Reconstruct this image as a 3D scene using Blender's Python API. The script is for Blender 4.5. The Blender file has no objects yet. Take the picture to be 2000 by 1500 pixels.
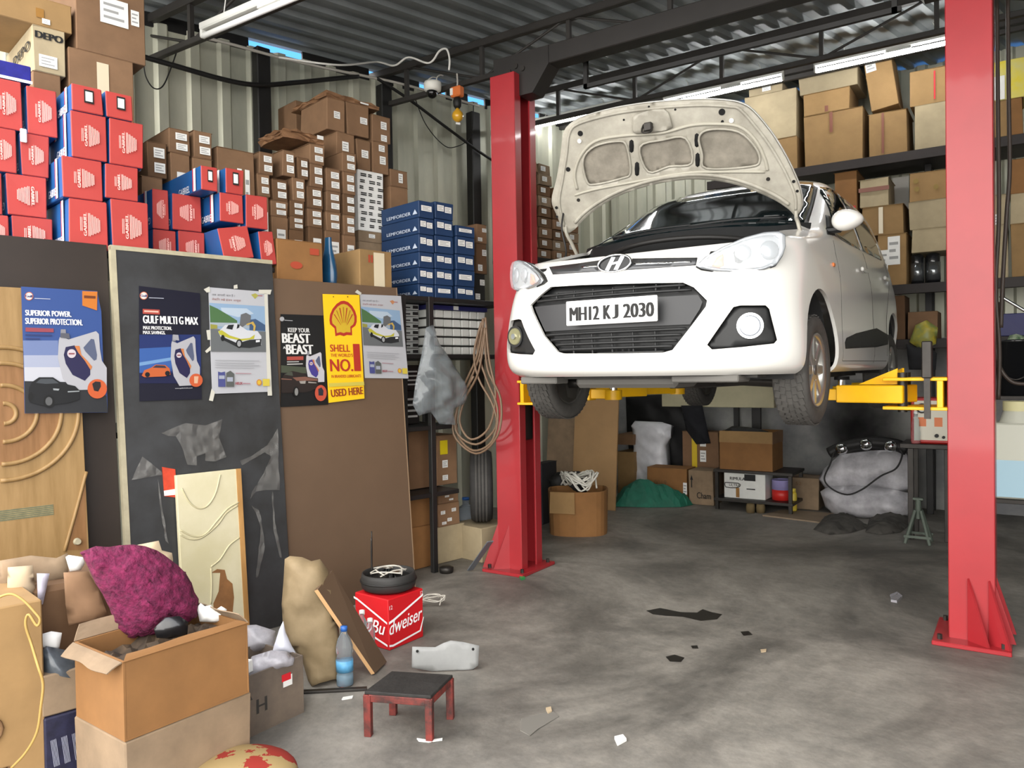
import bpy, bmesh, math, random
from math import sin, cos, pi, radians, sqrt, atan2
from mathutils import Vector, Matrix
from mathutils.bvhtree import BVHTree
from mathutils.geometry import delaunay_2d_cdt
S = bpy.context.scene
COL = S.collection
R = random.Random(11)
V = Vector
# ---------------------------------------------------------------- camera
FPX, CAMH = 1500.0, 1.5
PITCH, ROLL = 0.018, 0.0165
_F = V((-0.5547, 0.83205, 0)); _Rr = V((0.83205, 0.5547, 0)); _U = V((0, 0, 1))
_f = _F * cos(PITCH) - _U * sin(PITCH); _u = _U * cos(PITCH) + _F * sin(PITCH)
_r = _Rr * cos(ROLL) - _u * sin(ROLL); _u = _u * cos(ROLL) + _Rr * sin(ROLL)
EYE = V((0, 0, CAMH))
cam = bpy.data.objects.new('camera', bpy.data.cameras.new('camera')); COL.objects.link(cam)
cam.matrix_world = Matrix.Translation(EYE) @ Matrix(((_r.x, _u.x, -_f.x), (_r.y, _u.y, -_f.y), (_r.z, _u.z, -_f.z))).to_4x4()
cam.data.sensor_width = 36.0; cam.data.lens = FPX / 2000 * 36; cam.data.clip_start = 0.05; cam.data.clip_end = 200
S.camera = cam
# ---------------------------------------------------------------- sky, exposure
W = bpy.data.worlds.new('sky'); S.world = W; W.use_nodes = True
nt = W.node_tree; nt.nodes.clear()
wo = nt.nodes.new('ShaderNodeOutputWorld'); bg = nt.nodes.new('ShaderNodeBackground')
tc = nt.nodes.new('ShaderNodeTexCoord'); sp = nt.nodes.new('ShaderNodeSeparateXYZ'); rp = nt.nodes.new('ShaderNodeValToRGB')
mp = nt.nodes.new('ShaderNodeMapRange')
nt.links.new(tc.outputs['Generated'], sp.inputs[0]); nt.links.new(sp.outputs['Y'], mp.inputs['Value'])
mp.inputs['From Min'].default_value = -0.6; mp.inputs['From Max'].default_value = 0.5
nt.links.new(mp.outputs[0], rp.inputs[0])
rp.color_ramp.elements[0].color = (1.38, 1.34, 1.28, 1); rp.color_ramp.elements[1].color = (0.045, 0.16, 0.42, 1)
nt.links.new(rp.outputs[0], bg.inputs[0]); nt.links.new(bg.outputs[0], wo.inputs[0])
bg.inputs[1].default_value = 3.4
S.view_settings.view_transform = 'Standard'; S.view_settings.look = 'None'; S.view_settings.gamma = 1.0
S.view_settings.use_curve_mapping = False; S.view_settings.exposure = 0.5
# (the daylight is the bright hazy sky over the street, which comes in through the open front)

# ---------------------------------------------------------------- helpers
def lin(c):
    return tuple(((x / 12.92) if x <= 0.04045 else ((x + 0.055) / 1.055) ** 2.4) for x in c)

_mats = {}
def M(name, hexs=None, rough=0.6, metal=0.0, noise=0.0, nscale=6.0, bump=0.0, bscale=40.0, spec=0.5, coat=0.0, emit=None, trans=0.0, alpha=1.0, rnd=0.0, c2=None, ior=1.45, stretch=None):
    """cached procedural material; colours are given as sRGB hex"""
    if name in _mats: return _mats[name]
    m = bpy.data.materials.new(name); _mats[name] = m; m.use_nodes = True
    n = m.node_tree; b = n.nodes['Principled BSDF']; L = n.links
    col = lin([int(hexs[i:i + 2], 16) / 255 for i in (0, 2, 4)]) + (1,)
    b.inputs['Base Color'].default_value = col; b.inputs['Roughness'].default_value = rough
    b.inputs['Metallic'].default_value = metal; b.inputs['Specular IOR Level'].default_value = spec
    b.inputs['Coat Weight'].default_value = coat; b.inputs['Coat Roughness'].default_value = 0.06
    b.inputs['Transmission Weight'].default_value = trans; b.inputs['Alpha'].default_value = alpha; b.inputs['IOR'].default_value = ior
    if emit: b.inputs['Emission Color'].default_value = col; b.inputs['Emission Strength'].default_value = emit
    src = None
    co = n.nodes.new('ShaderNodeTexCoord')
    vec = co.outputs['Object']
    if stretch:
        mpn = n.nodes.new('ShaderNodeMapping'); mpn.inputs['Scale'].default_value = stretch
        L.new(vec, mpn.inputs['Vector']); vec = mpn.outputs[0]
    if noise or c2:
        t = n.nodes.new('ShaderNodeTexNoise'); t.inputs['Scale'].default_value = nscale; t.inputs['Detail'].default_value = 6; t.inputs['Roughness'].default_value = 0.62
        L.new(vec, t.inputs['Vector'])
        r = n.nodes.new('ShaderNodeValToRGB'); L.new(t.outputs['Fac'], r.inputs[0])
        d = lin([int(c2[i:i + 2], 16) / 255 for i in (0, 2, 4)]) + (1,) if c2 else tuple(x * (1 - noise) for x in col[:3]) + (1,)
        r.color_ramp.elements[0].position = 0.34; r.color_ramp.elements[1].position = 0.66
        r.color_ramp.elements[0].color = d; r.color_ramp.elements[1].color = col
        src = r.outputs[0]
    if rnd:
        oi = n.nodes.new('ShaderNodeObjectInfo'); mr = n.nodes.new('ShaderNodeMapRange'); mr.inputs['To Min'].default_value = 1 - rnd; mr.inputs['To Max'].default_value = 1 + rnd * 0.5
        L.new(oi.outputs['Random'], mr.inputs['Value'])
        hs = n.nodes.new('ShaderNodeHueSaturation'); L.new(mr.outputs[0], hs.inputs['Value']); hs.inputs['Color'].default_value = col
        if src: L.new(src, hs.inputs['Color'])
        src = hs.outputs[0]
    if src: L.new(src, b.inputs['Base Color'])
    if bump:
        t = n.nodes.new('ShaderNodeTexNoise'); t.inputs['Scale'].default_value = bscale; t.inputs['Detail'].default_value = 4; L.new(vec, t.inputs['Vector'])
        bn = n.nodes.new('ShaderNodeBump'); bn.inputs['Strength'].default_value = bump; bn.inputs['Distance'].default_value = 0.01
        L.new(t.outputs['Fac'], bn.inputs['Height']); L.new(bn.outputs[0], b.inputs['Normal'])
    return m

class Frame:
    """a horizontal frame turned by phi about the vertical through the world origin; x runs along, y away from the camera side"""
    def __init__(s, phi): s.phi = phi; s.m = Matrix.Rotation(phi, 4, 'Z'); s.i = s.m.inverted(); s.e = s.i @ EYE
    def ray(s, px, py):
        return s.i.to_3x3() @ (_f + _r * ((px - 1000) / FPX) + _u * ((750 - py) / FPX))
    def at(s, px, py, y):
        d = s.ray(px, py); t = (y - s.e.y) / d.y; return s.e + d * t
    def on(s, px, py, z=0.0):
        d = s.ray(px, py); t = (z - s.e.z) / d.z; return s.e + d * t
    def w(s, x, y, z=0.0): return s.m @ V((x, y, z))
G = Frame(0.0)
LW = Frame(radians(78.7))

def catmull(pts, n=6, closed=False):
    pts = [V(p) for p in pts]; out = []; N = len(pts)
    for i in range(N if closed else N - 1):
        if closed: a, b, c, d = pts[i - 1], pts[i], pts[(i + 1) % N], pts[(i + 2) % N]
        else: a, b, c, d = pts[max(i - 1, 0)], pts[i], pts[i + 1], pts[min(i + 2, N - 1)]
        for k in range(n):
            t = k / n
            out.append(0.5 * ((2 * b) + (c - a) * t + (2 * a - 5 * b + 4 * c - d) * t * t + (3 * b - a - 3 * c + d) * t ** 3))
    if not closed: out.append(pts[-1])
    return out

class MB:
    def __init__(s): s.bm = bmesh.new(); s.mi = 0
    def _add(s, verts, faces, smooth=False, mi=None):
        vs = [s.bm.verts.new(v) for v in verts]
        for f in faces:
            try:
                q = s.bm.faces.new([vs[i] for i in f]); q.material_index = s.mi if mi is None else mi; q.smooth = smooth
            except ValueError: pass
        return vs
    def box(s, c, d, rot=None, bev=0.0, mi=None, jit=0.0, seg=1):
        b2 = bmesh.new(); bmesh.ops.create_cube(b2, size=1.0)
        for v in b2.verts: v.co = V((v.co.x * d[0], v.co.y * d[1], v.co.z * d[2])) + (V((R.uniform(-jit, jit), R.uniform(-jit, jit), 0)) if jit else V((0, 0, 0)))
        if bev: bmesh.ops.bevel(b2, geom=b2.edges[:], offset=bev, segments=seg, profile=0.5, affect='EDGES')
        m = rot.to_4x4() if rot else Matrix.Identity(4)
        m = Matrix.Translation(V(c)) @ m
        s.join(b2, m, mi); b2.free(); return s
    def bb(s, lo, hi, bev=0.0, mi=None, jit=0.0):
        lo, hi = V(lo), V(hi); return s.box((lo + hi) / 2, hi - lo, None, bev, mi, jit)
    def join(s, b2, m=None, mi=None, smooth=None):
        b2.verts.index_update(); vs = [s.bm.verts.new((m @ v.co) if m else v.co) for v in b2.verts]
        for f in b2.faces:
            try:
                q = s.bm.faces.new([vs[v.index] for v in f.verts]); q.material_index = s.mi if mi is None else mi; q.smooth = f.smooth if smooth is None else smooth
            except ValueError: pass
        return s
    def cyl(s, p0, p1, r0, r1=None, seg=16, cap=True, mi=None, smooth=True):
        p0, p1 = V(p0), V(p1); r1 = r0 if r1 is None else r1
        z = (p1 - p0).normalized(); x = z.orthogonal().normalized(); y = z.cross(x)
        vs = []; 
        for p, r in ((p0, r0), (p1, r1)):
            for k in range(seg): a = 2 * pi * k / seg; vs.append(p + x * (r * cos(a)) + y * (r * sin(a)))
        s._add(vs, [(k, (k + 1) % seg, seg + (k + 1) % seg, seg + k) for k in range(seg)], smooth, mi)
        if cap: s._add(vs[:seg], [tuple(range(seg))[::-1]], False, mi); s._add(vs[seg:], [tuple(range(seg))], False, mi)
        return s
    def tube(s, pts, r, seg=8, n=5, closed=False, smooth=True, mi=None):
        P = catmull(pts, n, closed) if n > 1 else [V(p) for p in pts]
        N = len(P); vs = []; up = V((0.13, 0.21, 1)); 
        for i, p in enumerate(P):
            a = P[i - 1] if (i > 0 or closed) else p; b = P[(i + 1) % N] if (i < N - 1 or closed) else p
            t = (b - a).normalized() if (b - a).length > 1e-9 else V((0, 0, 1))
            x = up - t * up.dot(t)
            if x.length < 1e-4: x = t.orthogonal()
            x.normalize(); y = t.cross(x); up = x
            rr = r(i / max(1, N - 1)) if callable(r) else r
            for k in range(seg): q = 2 * pi * k / seg; vs.append(p + x * (rr * cos(q)) + y * (rr * sin(q)))
        fs = []
        for i in range(N if closed else N - 1):
            j = (i + 1) % N
            for k in range(seg): fs.append((i * seg + k, i * seg + (k + 1) % seg, j * seg + (k + 1) % seg, j * seg + k))
        if not closed: fs += [tuple(range(seg))[::-1], tuple(range((N - 1) * seg, N * seg))]
        s._add(vs, fs, smooth, mi); return s
    def lathe(s, prof, c=(0, 0, 0), seg=24, axis='z', smooth=True, mi=None, sx=1.0):
        vs = []; fs = []; c = V(c)
        for r, h in prof:
            for k in range(seg):
                a = 2 * pi * k / seg; p = (r * cos(a) * sx, r * sin(a), h)
                if axis == 'x': p = (p[2], p[0], p[1])
                if axis == 'y': p = (p[0], p[2], p[1])
                vs.append(c + V(p))
        n = len(prof)
        for i in range(n - 1):
            for k in range(seg): fs.append((i * seg + k, i * seg + (k + 1) % seg, (i + 1) * seg + (k + 1) % seg, (i + 1) * seg + k))
        if prof[0][0] > 1e-5: fs.append(tuple(range(seg))[::-1])
        if prof[-1][0] > 1e-5: fs.append(tuple(range((n - 1) * seg, n * seg)))
        s._add(vs, fs, smooth, mi); return s
    def prism(s, poly, h, m=None, mi=None, bev=0.0):
        """polygon in the xy plane extruded by h along z, then transformed"""
        b2 = bmesh.new(); vs = [b2.verts.new((p[0], p[1], 0)) for p in poly]; f = b2.faces.new(vs)
        r = bmesh.ops.extrude_face_region(b2, geom=[f])
        for e in r['geom']:
            if isinstance(e, bmesh.types.BMVert): e.co.z += h
        bmesh.ops.recalc_face_normals(b2, faces=b2.faces[:])
        if bev: bmesh.ops.bevel(b2, geom=b2.edges[:], offset=bev, segments=1, affect='EDGES')
        s.join(b2, m, mi); b2.free(); return s
    def grid(s, fn, nu, nv, smooth=True, closed_u=False, mi=None):
        vs = [V(fn(i / (nu if closed_u else nu - 1), j / (nv - 1))) for j in range(nv) for i in range(nu)]
        fs = []
        for j in range(nv - 1):
            for i in range(nu if closed_u else nu - 1): fs.append((j * nu + i, j * nu + (i + 1) % nu, (j + 1) * nu + (i + 1) % nu, (j + 1) * nu + i))
        s._add(vs, fs, smooth, mi); return s
    def text(s, string, F, u, v, w, h, off=0.0012, shear=0.0, bold=0.0, rot=0.0, mi=None, align='c', fit=True):
        """lettering fitted into a box w x h centred at (u, v) of face F"""
        if bold:
            for q in (-1, 1):
                s.text(string, F, u + q * bold * cos(rot), v + q * bold * sin(rot), w, h, off + q * 4e-5, shear, 0, rot, mi, align, fit)
        vs, fs, bw, bh = text_data(string, shear, 0)
        sx, sy = w / bw, h / bh
        if not fit: sx = sy = min(sx, sy)
        c, q = cos(rot), sin(rot); out = []
        for x, y in vs:
            a, b = (x - bw / 2) * sx, (y - bh / 2) * sy
            out.append(F.p(u + a * c - b * q, v + a * q + b * c, off))
        s._add(out, fs, False, mi); return s
    def rect(s, F, u0, v0, u1, v1, off=0.0008, th=0.0004, mi=None):
        return s.poly(F, [(u0, v0), (u1, v0), (u1, v1), (u0, v1)], off, th, mi)
    def poly(s, F, pts, off=0.0008, th=0.0004, mi=None):
        n = len(pts); a = [F.p(x, y, off) for x, y in pts]; b = [F.p(x, y, off - th) for x, y in pts]
        s._add(a + b, [tuple(range(n))] + [((i + 1) % n, i, n + i, n + (i + 1) % n) for i in range(n)], False, mi); return s
    def disc(s, F, u, v, r, off=0.001, mi=None, seg=24, ry=None):
        return s.poly(F, [(u + r * cos(2 * pi * k / seg), v + (ry or r) * sin(2 * pi * k / seg)) for k in range(seg)], off, 0.0003, mi)
    def build(s, name, mats, parent=None, smooth=None, loc=None, rotz=0.0, mod=None):
        me = bpy.data.meshes.new(name); bmesh.ops.recalc_face_normals(s.bm, faces=s.bm.faces[:]) if smooth != 'keep' else None
        if smooth is True or smooth is False:
            for f in s.bm.faces: f.smooth = smooth
        s.bm.to_mesh(me); s.bm.free()
        for m in (mats if isinstance(mats, (list, tuple)) else [mats]): me.materials.append(m)
        o = bpy.data.objects.new(name, me); COL.objects.link(o)
        if parent: o.parent = parent
        if loc is not None: o.location = loc
        if rotz: o.rotation_euler = (0, 0, rotz)
        return o

class Face:
    """a flat face: origin, right and up vectors, normal out"""
    def __init__(s, o, r, u): s.o, s.r, s.u = V(o), V(r).normalized(), V(u).normalized(); s.n = s.r.cross(s.u)
    def p(s, a, b, off=0.0): return s.o + s.r * a + s.u * b + s.n * off

_txt = {}
def text_data(string, shear, bold):
    k = (string, shear, bold)
    if k in _txt: return _txt[k]
    cu = bpy.data.curves.new('t', 'FONT'); cu.body = string; cu.size = 1.0; cu.shear = shear; cu.offset = bold; cu.resolution_u = 3; cu.space_line = 0.95
    o = bpy.data.objects.new('t', cu); COL.objects.link(o)
    dg = bpy.context.evaluated_depsgraph_get(); me = bpy.data.meshes.new_from_object(o.evaluated_get(dg))
    vs = [(v.co.x, v.co.y) for v in me.vertices]; fs = [tuple(p.vertices) for p in me.polygons]
    bpy.data.objects.remove(o); bpy.data.curves.remove(cu); bpy.data.meshes.remove(me)
    if not vs: vs = [(0, 0), (1, 0), (1, 1)]; fs = [(0, 1, 2)]
    x0 = min(v[0] for v in vs); y0 = min(v[1] for v in vs); x1 = max(v[0] for v in vs); y1 = max(v[1] for v in vs)
    _txt[k] = ([(x - x0, y - y0) for x, y in vs], fs, max(x1 - x0, 1e-3), max(y1 - y0, 1e-3)); return _txt[k]

def tag(o, label=None, cat=None, group=None, kind=None):
    if label: o['label'] = label
    if cat: o['category'] = cat
    if group: o['group'] = group
    if kind: o['kind'] = kind
    return o
def empty(name, loc, label, cat, rotz=0.0, group=None):
    o = bpy.data.objects.new(name, None); COL.objects.link(o); o.location = loc; o.rotation_euler = (0, 0, rotz); o.empty_display_size = 0.1
    return tag(o, label, cat, group)
def inside(p, poly):
    x, y = p; c = False; n = len(poly)
    for i in range(n):
        x1, y1 = poly[i]; x2, y2 = poly[(i + 1) % n]
        if (y1 > y) != (y2 > y) and x < (x2 - x1) * (y - y1) / (y2 - y1) + x1: c = not c
    return c
def fill2d(poly, step, holes=()):
    """triangulated fill of a 2D polygon (with holes) on a grid of the given step -> points, triangles"""
    pts = []; edges = []
    def ring(pl):
        b = len(pts); res = []
        for i in range(len(pl)):
            a, c = V(pl[i]), V(pl[(i + 1) % len(pl)]); k = max(1, int((c - a).length / step))
            res += [a.lerp(c, t / k) for t in range(k)]
        pts.extend(res); edges.extend([(b + i, b + (i + 1) % len(res)) for i in range(len(res))])
    ring(poly)
    for h in holes: ring(h)
    nb = len(pts)
    xs = [p[0] for p in poly]; ys = [p[1] for p in poly]
    x = min(xs) + step / 2
    while x < max(xs):
        y = min(ys) + step / 2
        while y < max(ys):
            if inside((x, y), poly) and not any(inside((x, y), h) for h in holes) and all((V((x, y)) - q).length > step * 0.45 for q in pts[:nb]): pts.append(V((x, y)))
            y += step
        x += step
    r = delaunay_2d_cdt([V((p[0], p[1])) for p in pts], edges, [], 0, 1e-7)
    tri = []
    for f in r[2]:
        c = sum((r[0][i] for i in f), V((0, 0))) / len(f)
        if inside(c, poly) and not any(inside(c, h) for h in holes): tri.append(tuple(f))
    return r[0], tri
def rrect(x0, y0, x1, y1, r, n=4):
    out = []
    for cx, cy, a in ((x1 - r, y1 - r, 0), (x0 + r, y1 - r, 90), (x0 + r, y0 + r, 180), (x1 - r, y0 + r, 270)):
        for k in range(n + 1): q = radians(a + 90 * k / n); out.append((cx + r * cos(q), cy + r * sin(q)))
    return out
def evaluated(o):
    dg = bpy.context.evaluated_depsgraph_get(); return bpy.data.meshes.new_from_object(o.evaluated_get(dg))
def kill(*obs):
    for o in obs: bpy.data.objects.remove(o)
ORD = 'first second third fourth fifth sixth seventh eighth ninth tenth eleventh twelfth'.split()

# ---------------------------------------------------------------- shared materials
CARD = [M('card_tan', '98794f', 0.85, noise=0.18, nscale=5, bump=.22, bscale=9, rnd=0.12), M('card_brown', '84654a', 0.85, noise=0.2, nscale=6, bump=.22, bscale=9, rnd=0.15), M('card_grey', 'a99a7c', 0.85, noise=0.2, nscale=5, bump=.22, bscale=9, rnd=0.1),
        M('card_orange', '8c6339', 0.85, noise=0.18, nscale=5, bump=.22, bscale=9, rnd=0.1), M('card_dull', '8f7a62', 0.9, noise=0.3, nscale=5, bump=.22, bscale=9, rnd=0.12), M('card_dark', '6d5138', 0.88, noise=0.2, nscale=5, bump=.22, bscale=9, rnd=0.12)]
PAPER = M('white_paper', 'e6e6e2', 0.6, noise=0.05, nscale=20)
INK = M('black_ink', '161616', 0.7); WHITEINK = M('white_ink', 'efefef', 0.6); REDINK = M('red_ink', 'c9202a', 0.6); TAPE = M('brown_tape', '9a7038', 0.35, noise=0.2)
CLEARTAPE = M('pale_tape', 'cfc3a8', 0.3); BLACKM = M('black_steel', '1f1e1d', 0.5, noise=0.3, nscale=9); DARK = M('dark_cavity', '0c0c0c', 0.9)
# ================================================================ setting
def struct(o): o['kind'] = 'structure'; return o
def roof_z(Y): return 4.28 + 0.05 * (Y - 3.6)
WALLN = 6.1          # left wall: LW frame y
BACKY = 9.0
# floor
fm = M('concrete_floor', '9a968f', 0.62, c2='807d77', nscale=1.3, bump=0.25, bscale=22)
nn = fm.node_tree; bs = nn.nodes['Principled BSDF']
old = bs.inputs['Base Color'].links[0].from_socket
t2 = nn.nodes.new('ShaderNodeTexNoise'); t2.inputs['Scale'].default_value = 0.55; t2.inputs['Detail'].default_value = 8; t2.inputs['Roughness'].default_value = 0.7; t2.inputs['Distortion'].default_value = 1.2
r2 = nn.nodes.new('ShaderNodeValToRGB'); r2.color_ramp.elements[0].position = 0.39; r2.color_ramp.elements[1].position = 0.6
r2.color_ramp.elements[0].color = (0.44, 0.44, 0.44, 1); r2.color_ramp.elements[1].color = (1, 1, 1, 1)
t3 = nn.nodes.new('ShaderNodeTexNoise'); t3.inputs['Scale'].default_value = 9; t3.inputs['Detail'].default_value = 8; t3.inputs['Roughness'].default_value = 0.75
r3 = nn.nodes.new('ShaderNodeValToRGB'); r3.color_ramp.elements[0].position = 0.3; r3.color_ramp.elements[1].position = 0.72
r3.color_ramp.elements[0].color = (0.72, 0.72, 0.72, 1); r3.color_ramp.elements[1].color = (1.15, 1.13, 1.1, 1)
gco = nn.nodes.new('ShaderNodeTexCoord')
for t in (t2, t3): nn.links.new(gco.outputs['Object'], t.inputs['Vector'])
nn.links.new(t2.outputs['Fac'], r2.inputs[0]); nn.links.new(t3.outputs['Fac'], r3.inputs[0])
def mixn(nn, a, b):
    m = nn.nodes.new('ShaderNodeMix'); m.data_type = 'RGBA'; m.blend_type = 'MULTIPLY'; m.inputs[0].default_value = 1.0
    nn.links.new(a, m.inputs[6]); nn.links.new(b, m.inputs[7]); return m.outputs[2]
nn.links.new(mixn(nn, mixn(nn, old, r2.outputs[0]), r3.outputs[0]), bs.inputs['Base Color'])
rr = nn.nodes.new('ShaderNodeMapRange'); rr.inputs['To Min'].default_value = 0.45; rr.inputs['To Max'].default_value = 0.75
nn.links.new(t2.outputs['Fac'], rr.inputs['Value']); nn.links.new(rr.outputs[0], bs.inputs['Roughness'])
b = MB(); b.bb((-9, -6, -0.15), (6, 11, 0)); struct(b.build('floor', fm))

def corrugated(frame, x0, x1, pitch, depth, place, nz=2):
    """trapezoidal sheet: ribs spaced along the sheet; place(s, k, off) -> point"""
    b = MB(); prof = [(0.0, 0), (0.30, 0), (0.40, 1), (0.68, 1), (0.78, 0)]
    n = int((x1 - x0) / pitch) + 1; pts = []
    for i in range(n):
        for a, h in prof: pts.append((x0 + (i + a) * pitch, h * depth))
    vs = [place(s, k, h) for k in range(nz) for s, h in pts]; N = len(pts)
    b._add(vs, [(k * N + i, k * N + i + 1, (k + 1) * N + i + 1, (k + 1) * N + i) for k in range(nz - 1) for i in range(N - 1)])
    return b
wallm = M('galvanised_sheet', 'c8c7b4', 0.42, metal=0.25, c2='a3a596', nscale=1.6, bump=0.05, bscale=8, stretch=(1, 1, 0.35))
roofm = M('roof_sheet', '84898a', 0.58, metal=0.15, c2='6c7172', nscale=1.2)
def wl(s, k, h):
    p = LW.w(s, WALLN - h, 0); p.z = 0.0 if k == 0 else roof_z(p.y) - 0.07; return p
struct(corrugated(LW, 0.2, 9.6, 0.25, 0.035, wl).build('wall_left', wallm, smooth='keep'))
def rf(s, k, h):
    p = LW.w(0.9 + 10.2 * k, s, 0); p.z = roof_z(p.y) + 0.035 - h; return p
struct(corrugated(LW, -6.4, 6.05, 0.2, 0.035, rf).build('ceiling', roofm, smooth='keep'))
def wb(s, k, h): return V((s, BACKY - h, 1.75 if k == 0 else 4.56))
struct(corrugated(G, -6.0, 3.2, 0.25, 0.035, wb).build('wall_back_upper', wallm, smooth='keep'))
conc = M('sooty_concrete', '9a9a96', 0.85, c2='77777a', nscale=2.2, bump=0.2, bscale=14)
b = MB(); b.bb((-6.0, BACKY - 0.06, 0), (3.2, BACKY + 0.14, 1.76)); struct(b.build('wall_back', conc))
b = MB(); b.bb((3.1, 0.8, 0), (3.25, BACKY, 4.6)); struct(b.build('wall_right', conc))
# soot patches on the concrete
# eave strip, wall columns, trusses
b = MB()
for x0, x1 in ((1.0, 3.05), (3.55, 4.25), (4.42, 4.85), (5.2, 5.5), (5.75, 6.35), (6.62, 7.2), (8.0, 9.4)):
    a, c = LW.w(x0, WALLN + 0.0), LW.w(x1, WALLN); za, zc = roof_z(a.y), roof_z(c.y)
    b.box(((a + c) / 2) + V((0, 0, (za + zc) / 2 - 0.045)), ((c - a).length, 0.02, 0.12), Matrix.Rotation(LW.phi, 3, 'Z') @ Matrix.Rotation(-0.049, 3, 'Y'))
struct(b.build('wall_left_eave_trim', BLACKM))
def column_at(px, w=0.12):
    p = LW.at(px, 300, WALLN - 0.12); b = MB(); q = LW.w(p.x, WALLN - 0.12)
    b.box((0, 0, 2.1), (w, 0.1, 4.2), None, 0.008); o = b.build('wall_left_column', BLACKM, loc=(q.x, q.y, 0), rotz=LW.phi); return struct(o)
for px in (514, 752, 925): column_at(px)
def truss(Y, x0, x1, step=0.86, drop=0.30, top=True, ph=0.0, thick=0.062):
    b = MB(); zt = roof_z(Y) - 0.045; zb = zt - drop
    b.bb((x0, Y - thick / 2, zt - thick / 2), (x1, Y + thick / 2, zt + thick / 2), 0.006)
    b.bb((x0, Y - 0.022, zb - 0.022), (x1, Y + 0.022, zb + 0.022), 0.004)
    x = x0 + ph; k = 0
    while x < x1:
        b.box((x, Y, (zt + zb) / 2), (0.034, 0.034, drop)); 
        if x + step < x1: b.cyl((x, Y, zb if k % 2 else zt), (x + step, Y, zt if k % 2 else zb), 0.011, seg=6)
        x += step; k += 1
    return struct(b.build('roof_beam', M('dark_beam', '33302d', 0.55, noise=0.3, nscale=4)))
truss(3.42, -5.9, 3.1); truss(5.45, -5.25, 3.1, ph=0.5); truss(6.95, -4.9, 3.1, ph=0.9); truss(8.05, -4.7, 3.1, ph=0.3, drop=.07, step=9)

# ---------------------------------------------------------------- tube lights
TUBE_ON = M('lit_tube', 'ffffff', 0.4, emit=32.0); TUBE_OFF = M('unlit_tube', 'f2f2f0', 0.3, spec=0.6); FIX = M('white_fitting', 'dcdcd6', 0.35)
def tube_light(x, Y, z, ln, on, label, hang=0.2, tilt=0.0):
    t = empty('tube_light', (x, Y, z), label, 'tube light', group='tube lights on the roof'); t.rotation_euler = (0, tilt, 0)
    b = MB(); b.box((0, 0, 0.05), (ln, 0.05, 0.05), None, 0.008); b.box((0.1, 0, 0.02), (0.2, 0.042, 0.03)); b.build('fitting_body', FIX, t)
    for s in (-1, 1):
        b = MB(); b.box((s * (ln / 2 - 0.012), 0, 0.01), (0.024, 0.042, 0.075), None, 0.008); b.build('tube_holder', FIX, t)
    b = MB(); b.cyl((-ln / 2 + 0.024, 0, -0.012), (ln / 2 - 0.024, 0, -0.014), 0.019, seg=14); b.build('glass_tube', TUBE_ON if on else TUBE_OFF, t)
    for s in (-0.6, 0.6):
        h = roof_z(Y) - z - 0.04
        b = MB(); b.tube([(s * ln / 2, 0, 0.07), (s * ln / 2 + 0.02, 0.01, 0.07 + (h - 0.05) * 0.5), (s * ln / 2, 0, h)], 0.004, 5, 3); b.build('hanging_wire', FIX, t)
    return t
TY = 7.6
a = G.at(1022, 250, TY); c = G.at(1222, 214, TY); tl = (a + c) / 2
tube_light(tl.x, TY, tl.z + 0.02, 1.22, True, 'glowing tube light beside the front lift column, behind the open bonnet')
a = G.at(1300, 200, TY); c = G.at(1527, 161, TY); tl = (a + c) / 2
tube_light(tl.x, TY, tl.z + 0.02, 1.22, True, 'glowing tube light above the middle of the raised bonnet')
a = G.at(1592, 141, TY); tube_light(a.x + 0.6, TY, a.z + 0.02, 1.22, True, 'glowing tube light ending behind the red column that stands by the jerry can')
a = LW.at(394, 68, 0); p = G.at(394, 68, 3.25)
tube_light(p.x + 0.61, 3.25, p.z, 1.22, False, 'switched off white tube light hanging under the dark roof above the red cartons')

# ---------------------------------------------------------------- cables and small things under the roof
def wire(name, mat, r, pts, label, cat, group=None, seg=6):
    b = MB(); b.tube(pts, r, seg, 8); return tag(b.build(name, mat), label, cat, group)
def lp(px, py, y=WALLN - 0.2): return LW.w(*LW.at(px, py, y))
GREYW = M('grey_wire', 'b9b4aa', 0.5); BLKW = M('black_cable', '191817', 0.55)
wire('power_cable', BLKW, 0.02, [lp(270, 108), lp(340, 128), lp(440, 156), lp(505, 166), lp(580, 161), lp(640, 155), lp(700, 149)], 'thick black cable sagging across the corrugated wall above the brown cartons', 'cable')
wire('power_cable', BLKW, 0.016, [lp(735, 152), lp(800, 195), lp(860, 240), lp(930, 292), lp(960, 312)], 'black cable sloping down the corrugated wall to the front lift column', 'cable')
wire('thin_wire', BLKW, 0.005, [lp(352, 80), lp(335, 130), lp(318, 168), lp(300, 172), lp(285, 150), lp(280, 120)], 'thin dark wire loop hanging on the wall by the top carton', 'wire')
wire('thin_wire', BLKW, 0.005, [lp(810, 190), lp(830, 240), lp(860, 278), lp(885, 288), lp(920, 265), lp(925, 200)], 'thin dark wire hanging in a bow behind the orange switch box', 'wire')
wire('conduit_wire', GREYW, 0.013, [lp(368, 66, 5.9), lp(450, 86, 5.9), lp(545, 112, 5.9), lp(640, 134, 5.9), lp(720, 150, 5.9), lp(800, 168, 5.9), lp(935, 207, 5.9)], 'pale cable run along the eave above the corrugated wall', 'cable')
wire('white_wire', M('white_wire', 'd9d7d0', 0.5), 0.009, [G.w(*G.at(545, 112, 4.2)), G.w(*G.at(660, 127, 4.5)), G.w(*G.at(735, 121, 5.2)), G.w(*G.at(770, 128, 5.2)), G.w(*G.at(798, 112, 5.2)), G.w(*G.at(838, 123, 5.2)), G.w(*G.at(858, 100, 5.2)), G.w(*G.at(872, 96, 5.2)), G.w(*G.at(878, 115, 5.2)), G.w(*G.at(877, 137, 5.2))], 'white wire looping along the roof beam down to the dome camera', 'wire')
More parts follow.
